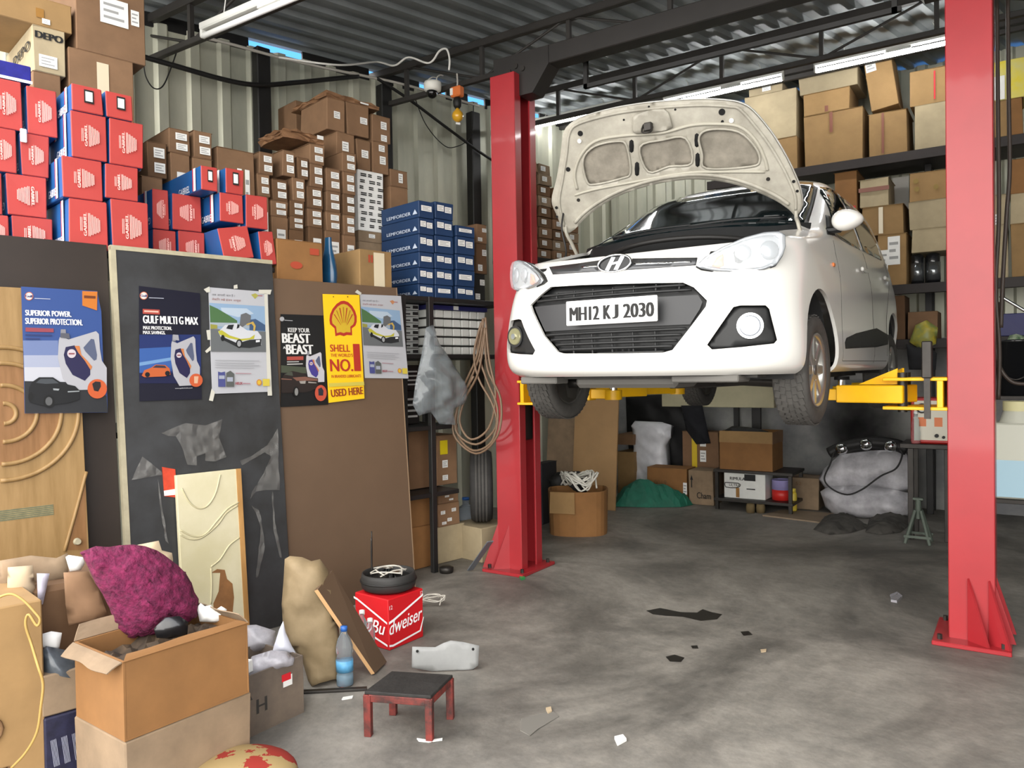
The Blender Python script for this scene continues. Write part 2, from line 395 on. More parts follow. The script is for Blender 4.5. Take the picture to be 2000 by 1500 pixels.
# dome camera
p = G.at(845, 172, 5.35); t = empty('dome_camera', p, 'white dome security camera hanging from the roof beam', 'security camera')
b = MB(); b.lathe([(0.0, 0.05), (0.075, 0.05), (0.08, 0.03), (0.075, -0.02), (0.05, -0.035), (0.0, -0.035)], seg=20); b.build('housing', M('camera_white', 'e3e1d8', 0.4), t)
b = MB(); b.lathe([(0.045, -0.02), (0.05, -0.045), (0.04, -0.075), (0.02, -0.09), (0, -0.095)], (0.0, -0.01, 0), seg=18); b.build('lens_dome', M('dark_dome', '111111', 0.12), t)
for s in (-1, 1):
    b = MB(); b.tube([(s * 0.05, 0, 0.04), (s * 0.05, 0.0, 0.08), (s * 0.045, 0.05, 0.12), (s * 0.04, 0.1, 0.13)], 0.006, 6, 3); b.build('bracket', GREYW, t)
# orange box with a lemon charm
p = G.at(893, 180, 5.3); t = empty('hanging_switch_box', p, 'small orange box hanging by wire with a black holder and yellow bulb', 'hanging lamp')
b = MB(); b.box((0, 0, 0), (0.105, 0.07, 0.09), None, 0.01); b.box((-0.035, -0.037, 0), (0.03, 0.01, 0.06), None, 0.003, 1); b.build('switch_box', [M('orange_plastic', 'd8743a', 0.4), PAPER], t)
b = MB(); b.tube([(0, 0, 0.045), (0.005, 0, 0.09), (0, 0, 0.16)], 0.007, 6, 3); b.build('hanging_wire', GREYW, t)
b = MB(); b.lathe([(0.0, -0.04), (0.03, -0.05), (0.038, -0.08), (0.034, -0.12), (0.02, -0.14), (0.0, -0.14)], seg=16); b.build('bulb_holder', BLKW, t)
b = MB(); b.lathe([(0.012, -0.135), (0.018, -0.15), (0.045, -0.18), (0.05, -0.205), (0.04, -0.235), (0.015, -0.255), (0, -0.255)], seg=18); b.build('yellow_bulb', M('yellow_glass', 'd9a32c', 0.25, coat=0.4), t)
b = MB(); b.box((0.005, 0, -0.27), (0.045, 0.02, 0.018), Matrix.Rotation(0.3, 3, 'Y'), 0.004); b.build('white_tag', PAPER, t)
# ================================================================ two-post lift
RED = M('red_paint', '9c262c', 0.38, noise=0.12, nscale=3, coat=0.25); YEL = M('yellow_paint', 'f2b90c', 0.4, noise=0.15, nscale=5); GREASE = M('greasy_steel', '3c3936', 0.45, metal=0.6, noise=0.3, nscale=12)
CHROME = M('chrome', 'd6d8da', 0.12, metal=1.0)
CLX, CRX, CY = -3.19, -0.235, 4.86
lift = empty('two_post_car_lift', (CLX, CY, 0), 'red two post car lift with yellow arms carrying the white hatchback', 'car lift')
LH = 3.68
def lift_column(x, s):
    """s = +1: channel opens to +x"""
    o = V((x - CLX, 0, 0)); b = MB(); w, d, t = 0.215, 0.29, 0.016
    pts = [(-w / 2, -d / 2), (w / 2, -d / 2), (w / 2, -d / 2 + 0.085), (w / 2 - t, -d / 2 + 0.085), (w / 2 - t, -d / 2 + t), (-w / 2 + t, -d / 2 + t), (-w / 2 + t, d / 2 - t), (w / 2 - t, d / 2 - t), (w / 2 - t, d / 2 - 0.085), (w / 2, d / 2 - 0.085), (w / 2, d / 2), (-w / 2, d / 2)]
    if s < 0: pts = [(-a, c) for a, c in pts][::-1]
    b.prism(pts, LH, Matrix.Translation(o), bev=0.004); col = b.build('column', RED, lift)
    b = MB(); b.box(o + V((0, -0.02, 0.012)), (0.36, 0.46, 0.024), None, 0.004); b.build('base_plate', RED, col)
    for x0_ in ((-.01, .085) if s < 0 else (-.10, .0)):
        b = MB(); m = Matrix.Translation(o + V((x0_, -d / 2, 0.024))) @ Matrix.Rotation(radians(-38 if s < 0 else 218), 4, 'Z') @ Matrix.Rotation(pi / 2, 4, 'X')
        b.prism([(0, 0), (0.12, 0), (0, 0.33)], .014, m); b.build('gusset', RED, col)
    for sy in (-1, 1):
        b = MB(); m = Matrix.Translation(o + V((-s * w / 2, sy * 0.09, 0.024))) @ Matrix.Rotation(pi / 2, 4, 'X')
        b.prism([(0, 0), (-s * 0.09, 0), (0, 0.3)], 0.014, m); b.build('gusset', RED, col)
    for sx in (-1, 1):
        for sy in (-1, 1):
            b = MB(); b.cyl(o + V((sx * 0.145, sy * 0.18 - 0.02, 0.02)), o + V((sx * 0.145, sy * 0.18 - 0.02, 0.05)), 0.013, seg=6, smooth=False); b.build('anchor_bolt', GREASE, col)
    b = MB(); b.cyl(o + V((-s * 0.02, 0.05, 0.1)), o + V((-s * 0.02, 0.05, LH - 0.1)), 0.028, seg=12); b.build('hydraulic_cylinder', RED if s > 0 else GREASE, col)
    b = MB(); b.cyl(o + V((s * 0.04, -0.03, 0.1)), o + V((s * 0.04, -0.03, LH)), 0.006, seg=6); b.build('lift_cable', GREASE, col)
    return col
lift_column(CLX, 1); lift_column(CRX, -1)
# overhead beam
b = MB(); L = CRX - CLX
b.bb((-0.1, -0.07, LH + 0.02), (L + 0.12, 0.07, LH + 0.035 + 0.12), 0.006); beam = b.build('crossbeam', M('black_beam_paint', '262321', 0.45, noise=0.3, nscale=3), lift)
for x, s in ((0, 1), (L, -1)):
    b = MB(); m = Matrix.Translation(V((x, 0.075, 0))) @ Matrix.Rotation(pi / 2, 4, 'X')
    b.prism([(-s * 0.12, LH + 0.15), (s * 0.36, LH + 0.15), (s * 0.36, LH + 0.02), (s * 0.22, LH - 0.16), (s * 0.1, LH - 0.16), (s * 0.08, LH), (-s * 0.12, LH)][::1 if s < 0 else -1], 0.15, m); b.build('corner_bracket', M('black_beam_paint', '262321'), beam)
    for q in range(3):
        b = MB(); b.cyl((x + s * (0.02 + 0.06 * q), -0.085, LH + 0.03 + 0.03 * (q % 2)), (x + s * (0.02 + 0.06 * q), -0.07, LH + 0.03 + 0.03 * (q % 2)), 0.02, seg=10); b.build('pulley_bolt', GREASE, beam)
b = MB(); zb = LH - 0.13; xa = 0.52
b.bb((xa, 0.15, zb), (L - 0.35, 0.18, zb + 0.03)); b.bb((xa, 0.15, zb), (xa + 0.03, 0.18, zb + 0.2)); b.bb((L - 0.4, 0.15, zb), (L - 0.37, 0.18, zb + 0.2)); b.bb((xa, 0, zb + 0.18), (xa + 0.03, 0.18, zb + 0.21)); b.bb((L - 0.4, 0, zb + 0.18), (L - 0.37, 0.18, zb + 0.21)); b.build('safety_bar', BLACKM, lift)
# carriages and arms
def carriage(x, s, z):
    o = V((x - CLX, 0, 0)); b = MB(); b.bb(o + V((-0.07, -0.1, z - 0.35)), o + V((0.07, 0.1, z + 0.45)), 0.01); cg = b.build('carriage', GREASE, lift)
    X = s * 0.125
    for k, zz in enumerate((z - 0.075, z + 0.085)):
        b = MB(); p = [(-0.02 * s, -0.17), (s * 0.3, -0.13), (s * 0.3, 0.13), (-0.02 * s, 0.17)]; m = Matrix.Translation(o + V((X, 0, zz)))
        b.prism(p[::s], 0.018, m, bev=0.003); b.build('pivot_plate', YEL, cg)
    b = MB(); b.bb(o + V((min(X, X + s * 0.03), -0.16, z - 0.075)), o + V((max(X, X + s * 0.03), 0.16, z + 0.1)), 0.003); b.build('back_plate', YEL, cg)
    return cg
def arm(x, s, y0, pad, z):
    a = V((x - CLX + s * 0.33, y0, z + 0.005)); p = V((pad[0] - CLX, pad[1] - CY, z - 0.01)); d = p - a; d.z = 0; ln = d.length; ang = atan2(d.y, d.x); rot = Matrix.Rotation(ang, 3, 'Z')
    b = MB(); mid = a + d * 0.33; b.box((mid.x, mid.y, z + 0.01), (ln * 0.72, 0.105, 0.1), rot, 0.005); ar = b.build('arm', YEL, lift)
    b = MB(); mid = a + d * 0.74; b.box((mid.x, mid.y, z + 0.005), (ln * 0.52, 0.075, 0.066), rot, 0.004); b.build('inner_arm', YEL, ar)
    b = MB(); b.cyl((p.x, p.y, z - 0.035), (p.x, p.y, z + 0.03), 0.06, seg=20); b.build('arm_end', YEL, ar)
    b = MB(); b.cyl((p.x, p.y, z + 0.03), (p.x, p.y, z + 0.075), 0.028, seg=16); b.build('pad_screw', CHROME, ar)
    b = MB(); b.cyl((p.x, p.y, z + 0.075), (p.x, p.y, z + 0.098), 0.05, seg=20); b.build('rubber_pad', BLKW, ar)
    m = Matrix.Translation(a + d * 0.05 + V((0, 0, 0.06))) @ Matrix.Rotation(ang, 4, 'Z') @ Matrix.Rotation(pi / 2, 4, 'X')
    b = MB(); b.prism([(0, 0), (ln * 0.42, 0), (0, 0.09)], 0.012, m); b.build('arm_rib', YEL, ar)
    b = MB(); b.cyl((a.x, a.y, z - 0.09), (a.x, a.y, z + 0.13), 0.025, seg=12); b.build('pivot_pin', GREASE, ar)
AZ = 1.32
carriage(CLX, 1, AZ); carriage(CRX, -1, AZ)
arm(CLX, 1, -0.08, (-2.36, 4.80), AZ); arm(CLX, 1, 0.08, (-2.33, 5.9), AZ)
arm(CRX, -1, -0.08, (-1.06, 4.86), AZ); arm(CRX, -1, 0.08, (-1.06, 5.75), AZ)
b = MB(); b.box((L - 0.2, -0.16, 1.52), (0.05, 0.05, 0.2), None, 0.005); b.box((L - 0.2, -0.16, 1.35), (0.03, 0.03, 0.3)); b.build('latch_box', GREASE, lift)
# ================================================================ the car on the lift
CARO = V((-1.72, 4.24, 1.26))
CARYAW = radians(-0.8)
car = empty('hatchback_car', CARO, 'white hatchback with raised bonnet and front number plate standing on the lift arms', 'car', CARYAW)
WHT = M('white_car_paint', 'dddcd7', 0.28, coat=0.7, noise=0.03, nscale=3)
DIRTY = M('dusty_underhood_paint', 'a8a498', 0.5, c2='8b877c', nscale=7); BLKP = M('black_plastic', '1d1e1f', 0.5, noise=0.2, nscale=20)
GLS = M('dark_glass', '0b1416', 0.05, spec=0.8, coat=0.5); LENS = M('clear_lens', 'e6ebef', 0.05, alpha=.2, coat=.6); SILV = M('alloy', 'b7b6b1', 0.32, metal=0.8)
RUB = M('tyre_rubber', '4a4845', 0.8, noise=0.25, nscale=14, bump=0.2, bscale=60); UND = M('underbody', '4a4845', 0.8, c2='2c2b2a', nscale=6)
RINGS = [(.20, -.67, 2.90, .81, .40, .4), (.225, -.72, 2.96, .845, .38, .4), (.30, -.742, 3.0, .86, .38, .4), (.42, -.752, 3.02, .855, .40, .4), (.55, -.748, 3.02, .842, .42, .4),
         (.66, -.728, 3.01, .842, .46, .4), (.74, -.70, 3.0, .838, .50, .4), (.80, -.655, 2.985, .826, .50, .4), (.83, -.60, 2.98, .81, .50, .4),
         (.955, .06, 2.96, .80, .45, .4), (1.0, .15, 2.95, .782, .42, .38), (1.12, .36, 2.92, .745, .40, .34), (1.26, .61, 2.87, .70, .38, .32), (1.38, .83, 2.78, .655, .36, .32),
         (1.46, 1.0, 2.62, .61, .34, .32), (1.51, 1.17, 2.42, .53, .3, .3), (1.54, 1.4, 2.2, .40, .3, .25), (1.552, 1.62, 2.05, .22, .2, .2)]
FX = [0, .2, .4, .6, .75, .86, .94, .985, 1.0]; FO = [0, .018, .06, .14, .25, .41, .61, .81, 1.0]
def half(z, yf, yr, w, cf, cr):
    p = [(w * a, yf + cf * o) for a, o in zip(FX, FO)]
    for k in range(1, 6): p.append((w, yf + cf + (yr - cr - yf - cf) * k / 6))
    return p + [(w * a, yr - cr * o) for a, o in zip(FX[::-1], FO[::-1])]
bm = bmesh.new(); rows = []
for q in RINGS:
    h = half(*q); full = h + [(-x, y) for x, y in h[-2:0:-1]]
    rise_ = {.80: .02, .83: .055}.get(q[0], 0); lift_ = {.955: .06, 1.0: .06, 1.12: .03}.get(q[0], 0); rows.append([bm.verts.new((x, y, q[0] + lift_ * max(0, 1 - max(0, y - q[1]) / .5) + rise_ * max(0, min(1, (y + .6) / .35)))) for x, y in full])
N = len(rows[0]); HOODROW = 8
for j in range(len(rows) - 1):
    for i in range(N):
        if j == HOODROW and (i < 4 or i >= N - 4): continue
        if j == HOODROW + 1 and (i < 5 or i >= N - 5): continue
        k = (i + 1) % N; f = bm.faces.new((rows[j][i], rows[j][k], rows[j + 1][k], rows[j + 1][i])); f.smooth = True
        if j in (10, 11) and (i < 5 or i >= N - 5): f.material_index = 1
f = bm.faces.new(rows[-1]); f.smooth = True
cl = bm.edges.layers.float.get('crease_edge') or bm.edges.layers.float.new('crease_edge')
for j in (HOODROW,):
    for i in range(N):
        e = bm.edges.get((rows[j][i], rows[j][(i + 1) % N]))
        if e and abs(rows[j][i].co.y) < 0.9: e[cl] = 0.5
bmesh.ops.recalc_face_normals(bm, faces=bm.faces[:])
me = bpy.data.meshes.new('body_shell'); bm.to_mesh(me); bm.free(); me.materials.append(WHT); me.materials.append(GLS)
body = bpy.data.objects.new('body_shell', me); COL.objects.link(body)
md = body.modifiers.new('s', 'SUBSURF'); md.levels = md.render_levels = 2
em = evaluated(body)
b2 = bmesh.new(); b2.from_mesh(em); b2.normal_update(); BV = BVHTree.FromBMesh(b2); b2.free()
def hit(o, d):
    r = BV.ray_cast(V(o), V(d).normalized()); return (r[0], r[1]) if r[0] is not None else (None, None)
CARM = Matrix.Translation(CARO) @ Matrix.Rotation(CARYAW, 4, 'Z'); CARI = CARM.inverted()
def cray(px, py): return CARI @ EYE, CARI.to_3x3() @ G.ray(px, py)
def hpx(px, py): return hit(*cray(px, py))
def hfront(x, z): return hit((x, -5, z), (0, 1, 0))
def hside(y, z, s=1): return hit((s * 5, y, z), (-s, 0, 0))
def C2(v): return [(940 + x / 2.143, 160 + y / 2.143) for x, y in v]
def conform(name, mat, poly, fn, step, off=0.003, th=0.006, mirror=False, holes=(), parent=None, flip=False, build=True, push=None, smooth=True):
    """panel following the body: 2D outline -> ray fn -> shell of thickness th whose outside lies off above the paint"""
    P, T = fill2d(poly, step, holes); H = [fn(*p) for p in P]; ok = [h[0] is not None for h in H]
    sgn = [-1, 1] if mirror == 'only' else [1]
    sx = -1 if mirror else 1
    b = MB(); up = []; dn = []
    for (h, n) in H:
        if h is None: up.append(V((0, 0, 0))); dn.append(V((0, 0, 0))); continue
        n = V(push) if push else n
        a = h + n * off; c = h + n * (off - th)
        up.append(V((a.x * sx, a.y, a.z))); dn.append(V((c.x * sx, c.y, c.z)))
    T = [t for t in T if all(ok[i] for i in t) and max((up[t[i]] - up[t[i - 1]]).length for i in range(3)) < .16]
    cnt = {}
    for t in T:
        for i in range(len(t)): e = (t[i], t[(i + 1) % len(t)]); cnt[e] = 1
    n0 = len(up); fs = [t for t in T] + [tuple(i + n0 for i in t[::-1]) for t in T]
    side = [(e[1], e[0], e[0] + n0, e[1] + n0) for e in cnt if (e[1], e[0]) not in cnt]
    vs = b._add(up + dn, fs, smooth); 
    for f in side:
        try: b.bm.faces.new([vs[i] for i in f])
        except ValueError: pass
    bmesh.ops.delete(b.bm, geom=[v for v in b.bm.verts if not v.link_faces], context='VERTS')
    return b.build(name, mat, parent or car) if build else b
GRILLE = C2([(205, 935), (250, 890), (290, 858), (420, 850), (560, 846), (700, 842), (845, 840), (890, 860), (945, 915), (940, 940), (880, 1020), (800, 1122), (760, 1133), (560, 1137), (345, 1137), (320, 1130), (260, 1060), (215, 965)])
FOG = C2([(945, 1100), (1000, 1020), (1055, 942), (1085, 935), (1190, 935), (1205, 950), (1238, 1080), (1225, 1095), (1090, 1110), (965, 1120)])
HEAD = C2([(903, 768), (940, 733), (1010, 693), (1100, 655), (1180, 634), (1240, 630), (1266, 645), (1268, 690), (1255, 730), (1230, 765), (1180, 785), (1080, 795), (985, 790), (925, 780)])
cut = [conform('c', BLKP, GRILLE, hpx, 12, 0.05, 0.12, push=(0, -1, 0)), conform('c', BLKP, FOG, hpx, 12, 0.05, 0.085, push=(0.25, -0.97, 0)), conform('c', BLKP, FOG, hpx, 12, 0.05, 0.085, push=(0.25, -0.97, 0), mirror=True)]
for y in (0.0, 2.425):
    for s in (1, -1):
        b = MB(); b.cyl((s * 0.5, y, 0.285), (s * 1.1, y, 0.285), 0.352, seg=40); cut.append(b.build('c', BLKP, car))
md = body.modifiers.new('t', 'SOLIDIFY'); md.thickness = 0.018; md.offset = -1
for c in cut:
    c.parent = None; md = body.modifiers.new('b', 'BOOLEAN'); md.object = c; md.operation = 'DIFFERENCE'; md.solver = 'EXACT'
me = evaluated(body); kill(body, *cut)
for p in me.polygons: p.use_smooth = True
me.set_sharp_from_angle(angle=radians(35))
body = bpy.data.objects.new('body_shell', me); COL.objects.link(body); body.parent = car
# grille
gr = conform('grille', BLKP, [((x - 1180) * 1.01 + 1180, (y - 620) * 1.01 + 620) for x, y in GRILLE], hpx, 12, -0.045, 0.01, push=(0, -1, 0))
def gspan(z):
    xs = []
    for k in range(-60, 61):
        x = k * 0.011; h, n = hfront(x, z)
        if h is None: continue
        w = CARM @ h - EYE; px = 1000 + FPX * w.dot(_r) / w.dot(_f); py = 750 - FPX * w.dot(_u) / w.dot(_f)
        if inside((px, py), GRILLE): xs.append(x)
    return (min(xs), max(xs)) if xs else None
def gbar(z, a=None, c=None, r=0.0075):
    s = gspan(z)
    if not s: return
    x0, x1 = s[0] + 0.012, s[1] - 0.012
    pts = [hfront(x0 + (x1 - x0) * k / 12, z)[0] + V((0, 0.012, 0)) for k in range(13)]
    b = MB(); b.tube(pts, r, 6, 2); b.build('grille_bar', BLKP, gr)
for z in (.637, .612, .425, .398, .371, .344, .318): gbar(z)
for z0, z1 in ((.605, .648), (.315, .43)):
    for k in range(-4, 5):
        x = k * 0.115; s = gspan((z0 + z1) / 2)
        if s and s[0] + 0.05 < x < s[1] - 0.05:
            p, q = hfront(x, z0)[0], hfront(x, z1)[0]; b = MB(); b.cyl(p + V((0, .016, 0)), q + V((0, .016, 0)), 0.006, seg=6); b.build('grille_bar', BLKP, gr)
b = MB(); s = gspan(.52); P2 = []
def midband(u, v):
    z = .445 + .14 * v; s = gspan(z) or (-.4, .4); x = s[0] + .015 + (s[1] - s[0] - .03) * u; h = hfront(x, z)[0]; return h + V((0, 0.012, 0))
b.grid(midband, 17, 5); b.build('grille_band', M('grille_grey', '2b2c2e', 0.45), gr)
# number plate
h = hfront(0, .52)[0]; o_, d_ = cray(1192, 607.5); pc = o_ + d_ * ((h.y - .03 - o_.y) / d_.y); PW, PH = 0.505, 0.125
b = MB(); b.box(pc, (PW, 0.012, PH), None, 0.004); plate = b.build('number_plate', M('plate_white', 'f4f4f2', 0.35), car)
F = Face(pc + V((-PW / 2, -0.006, -PH / 2)), (1, 0, 0), (0, 0, 1))
b = MB(); b.text('MH12', F, .108, .058, .165, .07, .0015, bold=.0045); b.text('K', F, .238, .058, .036, .07, .0015, bold=.0045); b.text('J', F, .283, .058, .028, .07, .0015, bold=.0045); b.text('2030', F, .408, .058, .158, .07, .0015, bold=.0045); b.build('lettering', INK, plate)
for u in (.155, .355):
    b = MB(); p = F.p(u, .112); b.cyl(p + V((0, -.004, 0)), p + V((0, .002, 0)), .006, seg=10); b.build('plate_screw', SILV, plate)
# fog lamps
fc = hpx(940 + 1117 / 2.143, 160 + 1020 / 2.143)[0]
for s in (1, -1):
    fp = conform('fog_lamp_surround', BLKP, FOG, hpx, 12, -0.028, 0.008, push=(0.25, -0.97, 0), mirror=(s < 0))
    c = V((fc.x * s, fc.y + 0.035, fc.z)); dr = V((s * 0.22, -0.97, 0)).normalized()
    b = MB(); b.cyl(c, c + dr * 0.026, 0.058, 0.061, seg=28); b.build('fog_lamp_ring', CHROME if s > 0 else BLKP, fp)
    b = MB(); b.cyl(c + dr * 0.02, c + dr * 0.032, 0.052, 0.045, seg=28); b.build('fog_lamp', M('fog_glass', '868d98' , 0.2, metal=.6) if s > 0 else M('fog_glass_dim', '8d8a6a', 0.15, metal=0.4), fp)
    b = MB(); b.cyl(c + dr * 0.03, c + dr * 0.04, 0.016, seg=14); b.build('bulb_shield', CHROME, fp)
# headlamp surface: a shallow dome through the inner tip, the outer lower corner and the wing top
_A, _B, _C = hpx(940 + 912 / 2.143, 160 + 770 / 2.143)[0], hpx(940 + 1250 / 2.143, 160 + 735 / 2.143)[0], V((.725, -.43, .90))
_N = (_B - _A).cross(_C - _A).normalized(); _N = _N if _N.y < 0 else -_N; _G = (_A + _B + _C) / 3
def hhead(px, py):
    o, d = cray(px, py); t = (_A - o).dot(_N) / d.dot(_N); p = o + d * t; q = (p - _G).length; k = .03 * max(0, 1 - (q / .3) ** 2)
    p = o + d * ((_A + _N * (k + .022) - o).dot(_N) / d.dot(_N)); return p, (_N + (p - _G) * 1.2).normalized()
# headlamps: reflector bowl, bezel, clear cover
for s in (1, -1):
    mir = s < 0
    hl = conform('headlamp', M('headlamp_reflector', 'b3b8bc', 0.3, metal=0.4), HEAD, hhead, 9, 0.0, 0.05, mirror=mir)
    inner = [((x - 1452) * .88 + 1452, (y - 498) * .84 + 498) for x, y in HEAD]
    conform('headlamp_bezel', M('lamp_silver', 'b9bec4', .22, metal=.7), [((x - 1450) * 1.02 + 1450, (y - 497) * 1.04 + 497) for x, y in HEAD], hhead, 9, 0.007, 0.012, mirror=mir, parent=hl, holes=[inner])
    conform('headlamp_seal', BLKP, [((x - 1450) * 1.035 + 1450, (y - 498) * 1.08 + 499) for x, y in HEAD], hhead, 9, -.006, .03, mirror=mir, parent=hl)
    conform('indicator', M('amber', 'd9793a', 0.2, coat=0.5), C2([(965, 772), (985, 735), (1012, 722), (1015, 770), (995, 780)]), hhead, 8, 0.009, 0.005, mirror=mir, parent=hl)
    for (u, v, r) in ((1205, 705, .046), (1095, 715, .04)):
        h, n = hhead(940 + u / 2.143, 160 + v / 2.143)
        if h is None: continue
        h = V((h.x * s, h.y, h.z)); n = V((n.x * s, n.y, n.z))
        b = MB(); m = Matrix.Translation(h + n * 0.006) @ n.to_track_quat('Z', 'Y').to_matrix().to_4x4()
        bb2 = bmesh.new(); bmesh.ops.create_uvsphere(bb2, u_segments=18, v_segments=10, radius=r); 
        for v_ in bb2.verts: v_.co.z *= 0.28
        b.join(bb2, m, smooth=True); bb2.free(); b.build('lamp_projector', M('lamp_silver', 'b9bec4', .22, metal=.7), hl)
    conform('headlamp_lens', LENS, [((x - 1450) * .97 + 1450, (y - 497) * .95 + 497) for x, y in HEAD], hhead, 10, 0.024, 0.004, mirror=mir, parent=hl)
# emblem strip
strip = C2([(285, 776), (400, 762), (500, 748), (640, 741), (780, 738), (905, 737), (898, 768), (780, 776), (640, 786), (500, 794), (400, 800), (300, 807)])
st = conform('emblem_strip', M('strip_grey', '4b4c4e', 0.35, metal=0.5), strip, hpx, 10, 0.003, 0.006)
for sg in (C2([(420, 776), (490, 770), (490, 776), (420, 782)]), C2([(640, 762), (880, 752), (880, 758), (640, 768)])): conform('chrome_line', CHROME, sg, hpx, 8, 0.007, 0.004, parent=st)
ec, en = hpx(1203, 517); en = V((0, -.96, .28)).normalized(); eu = V((0, .28, .96)); F = Face(ec + en * .004, (1, 0, 0), eu)
b = MB()
ell = lambda rx, ry, o: [F.p(rx * cos(2 * pi * k / 36), ry * sin(2 * pi * k / 36), o) for k in range(36)]
b.tube(ell(.092, .046, .014), .0065, 6, 1, closed=True); em_ = b.build('emblem', CHROME, car)
b = MB(); b.poly(F, [(.09 * cos(2 * pi * k / 36), .045 * sin(2 * pi * k / 36)) for k in range(36)], .008, .006); b.build('emblem_disc', M('emblem_dark', '18191b', 0.4), em_)
b = MB()
for p in ([(-.05, -.034), (-.028, -.038), (.0, .034), (-.022, .037)], [(.022, -.037), (.0, -.034), (.03, .038), (.052, .034)], [(-.03, -.008), (.03, .0), (.034, .012), (-.026, .004)]): b.poly(F, p, .013, .006)
b.build('emblem_letter', CHROME, em_)
# glass, mirrors, handles, seams
WS = [(-.675, 1.045), (-.33, 1.066), (0, 1.07), (.33, 1.066), (.675, 1.045), (.635, 1.19), (.575, 1.39), (.54, 1.455), (.3, 1.475), (0, 1.48), (-.3, 1.475), (-.54, 1.455), (-.575, 1.39), (-.635, 1.19)]
ws = conform('windscreen', GLS, WS, hfront, .05, .003, .006)
conform('windscreen_edge', BLKP, [(x * 1.03, (z - 1.2) * 1.05 + 1.2) for x, z in WS], hfront, .04, .0015, .004, parent=ws, holes=[[(x * .99, (z - 1.2) * .98 + 1.2) for x, z in WS]])
FW = [(.60, 1.005), (.80, 1.18), (.98, 1.34), (1.1, 1.405), (1.44, 1.43), (1.47, 1.015), (1.1, 1.005)]; RW = [(1.55, 1.02), (1.52, 1.432), (1.95, 1.42), (2.2, 1.37), (2.38, 1.27), (2.44, 1.15), (2.36, 1.045)]
for s in (1, -1):
    for P in (FW, RW): conform('side_window', GLS, P, hside, .05, .003, .006, mirror=(s < 0))
    conform('mirror_base', BLKP, [(.44, .985), (.60, 1.0), (.76, 1.14), (.68, 1.14)], hside, .04, .004, .007, mirror=(s < 0))
    b = MB(); bb2 = bmesh.new(); bmesh.ops.create_uvsphere(bb2, u_segments=24, v_segments=14, radius=1)
    for v in bb2.verts:
        x, y, z = v.co; y = y if y < 0 else y * 0.25; v.co = V((x * .085, y * .07, z * .06 * (1 - .18 * x)))
    b.join(bb2, Matrix.Translation((.885, .47, 1.06) if s > 0 else (-.80, .66, 1.05)) @ Matrix.Rotation(.25 if s > 0 else 1.2, 4, 'Z') @ Matrix.Scale(s, 4, (1, 0, 0)), smooth=True); bb2.free(); mr = b.build('door_mirror', WHT, car)
    b = MB(); b.box((s * .80, .52, 1.02), (.09, .05, .035), None, .01); b.build('mirror_stalk', BLKP, mr)
    for y, z in ((1.28, .86), (2.2, .885)):
        h, n = hside(y, z); b = MB(); b.box((h.x * s + s * .016, y, z), (.022, .17, .03), None, .01, seg=2); dh = b.build('door_handle', WHT, car)
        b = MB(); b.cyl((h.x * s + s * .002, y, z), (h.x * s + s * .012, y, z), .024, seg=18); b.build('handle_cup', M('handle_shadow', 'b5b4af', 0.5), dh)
    for line in ([(.52, .96), (.50, .80), (.50, .60), (.46, .40), (.47, .26)], [(1.50, 1.0), (1.5, .8), (1.5, .5), (1.48, .25)], [(2.42, 1.02), (2.40, .88), (2.2, .74), (2.06, .55), (2.0, .30)], [(.47, .262), (1.0, .262), (1.48, .262), (2.0, .262)]):
        pts = []
        for y, z in catmull([(a, c, 0) for a, c in line], 4) and [(p.x, p.y) for p in catmull([(a, c, 0) for a, c in line], 4)]:
            h, n = hside(y, z)
            if h is not None: pts.append(V((h.x * s, h.y, h.z)))
        b = MB(); b.tube(pts, .0022, 5, 1); b.build('door_seam', M('seam_grey', '55544f', .7), car)
    h, n = hside(.36, .80); b = MB(); b.box((h.x * s + s * .004, .36, .80), (.012, .04, .022), None, .004); b.build('side_marker', M('amber', 'd9793a'), car)
    conform('side_decal', BLKP, [(1650, 669), (1653, 660), (1672, 651), (1712, 641), (1736, 655), (1734, 673), (1712, 678), (1651, 681)], hpx, 4, .002, .003, mirror=(s < 0))
hb = conform('tail_panel', BLKP, [(-.55, .30), (.55, .30), (.6, .42), (-.6, .42)], lambda x, z: hit((x, 9, z), (0, -1, 0)), .08, .003, .006)
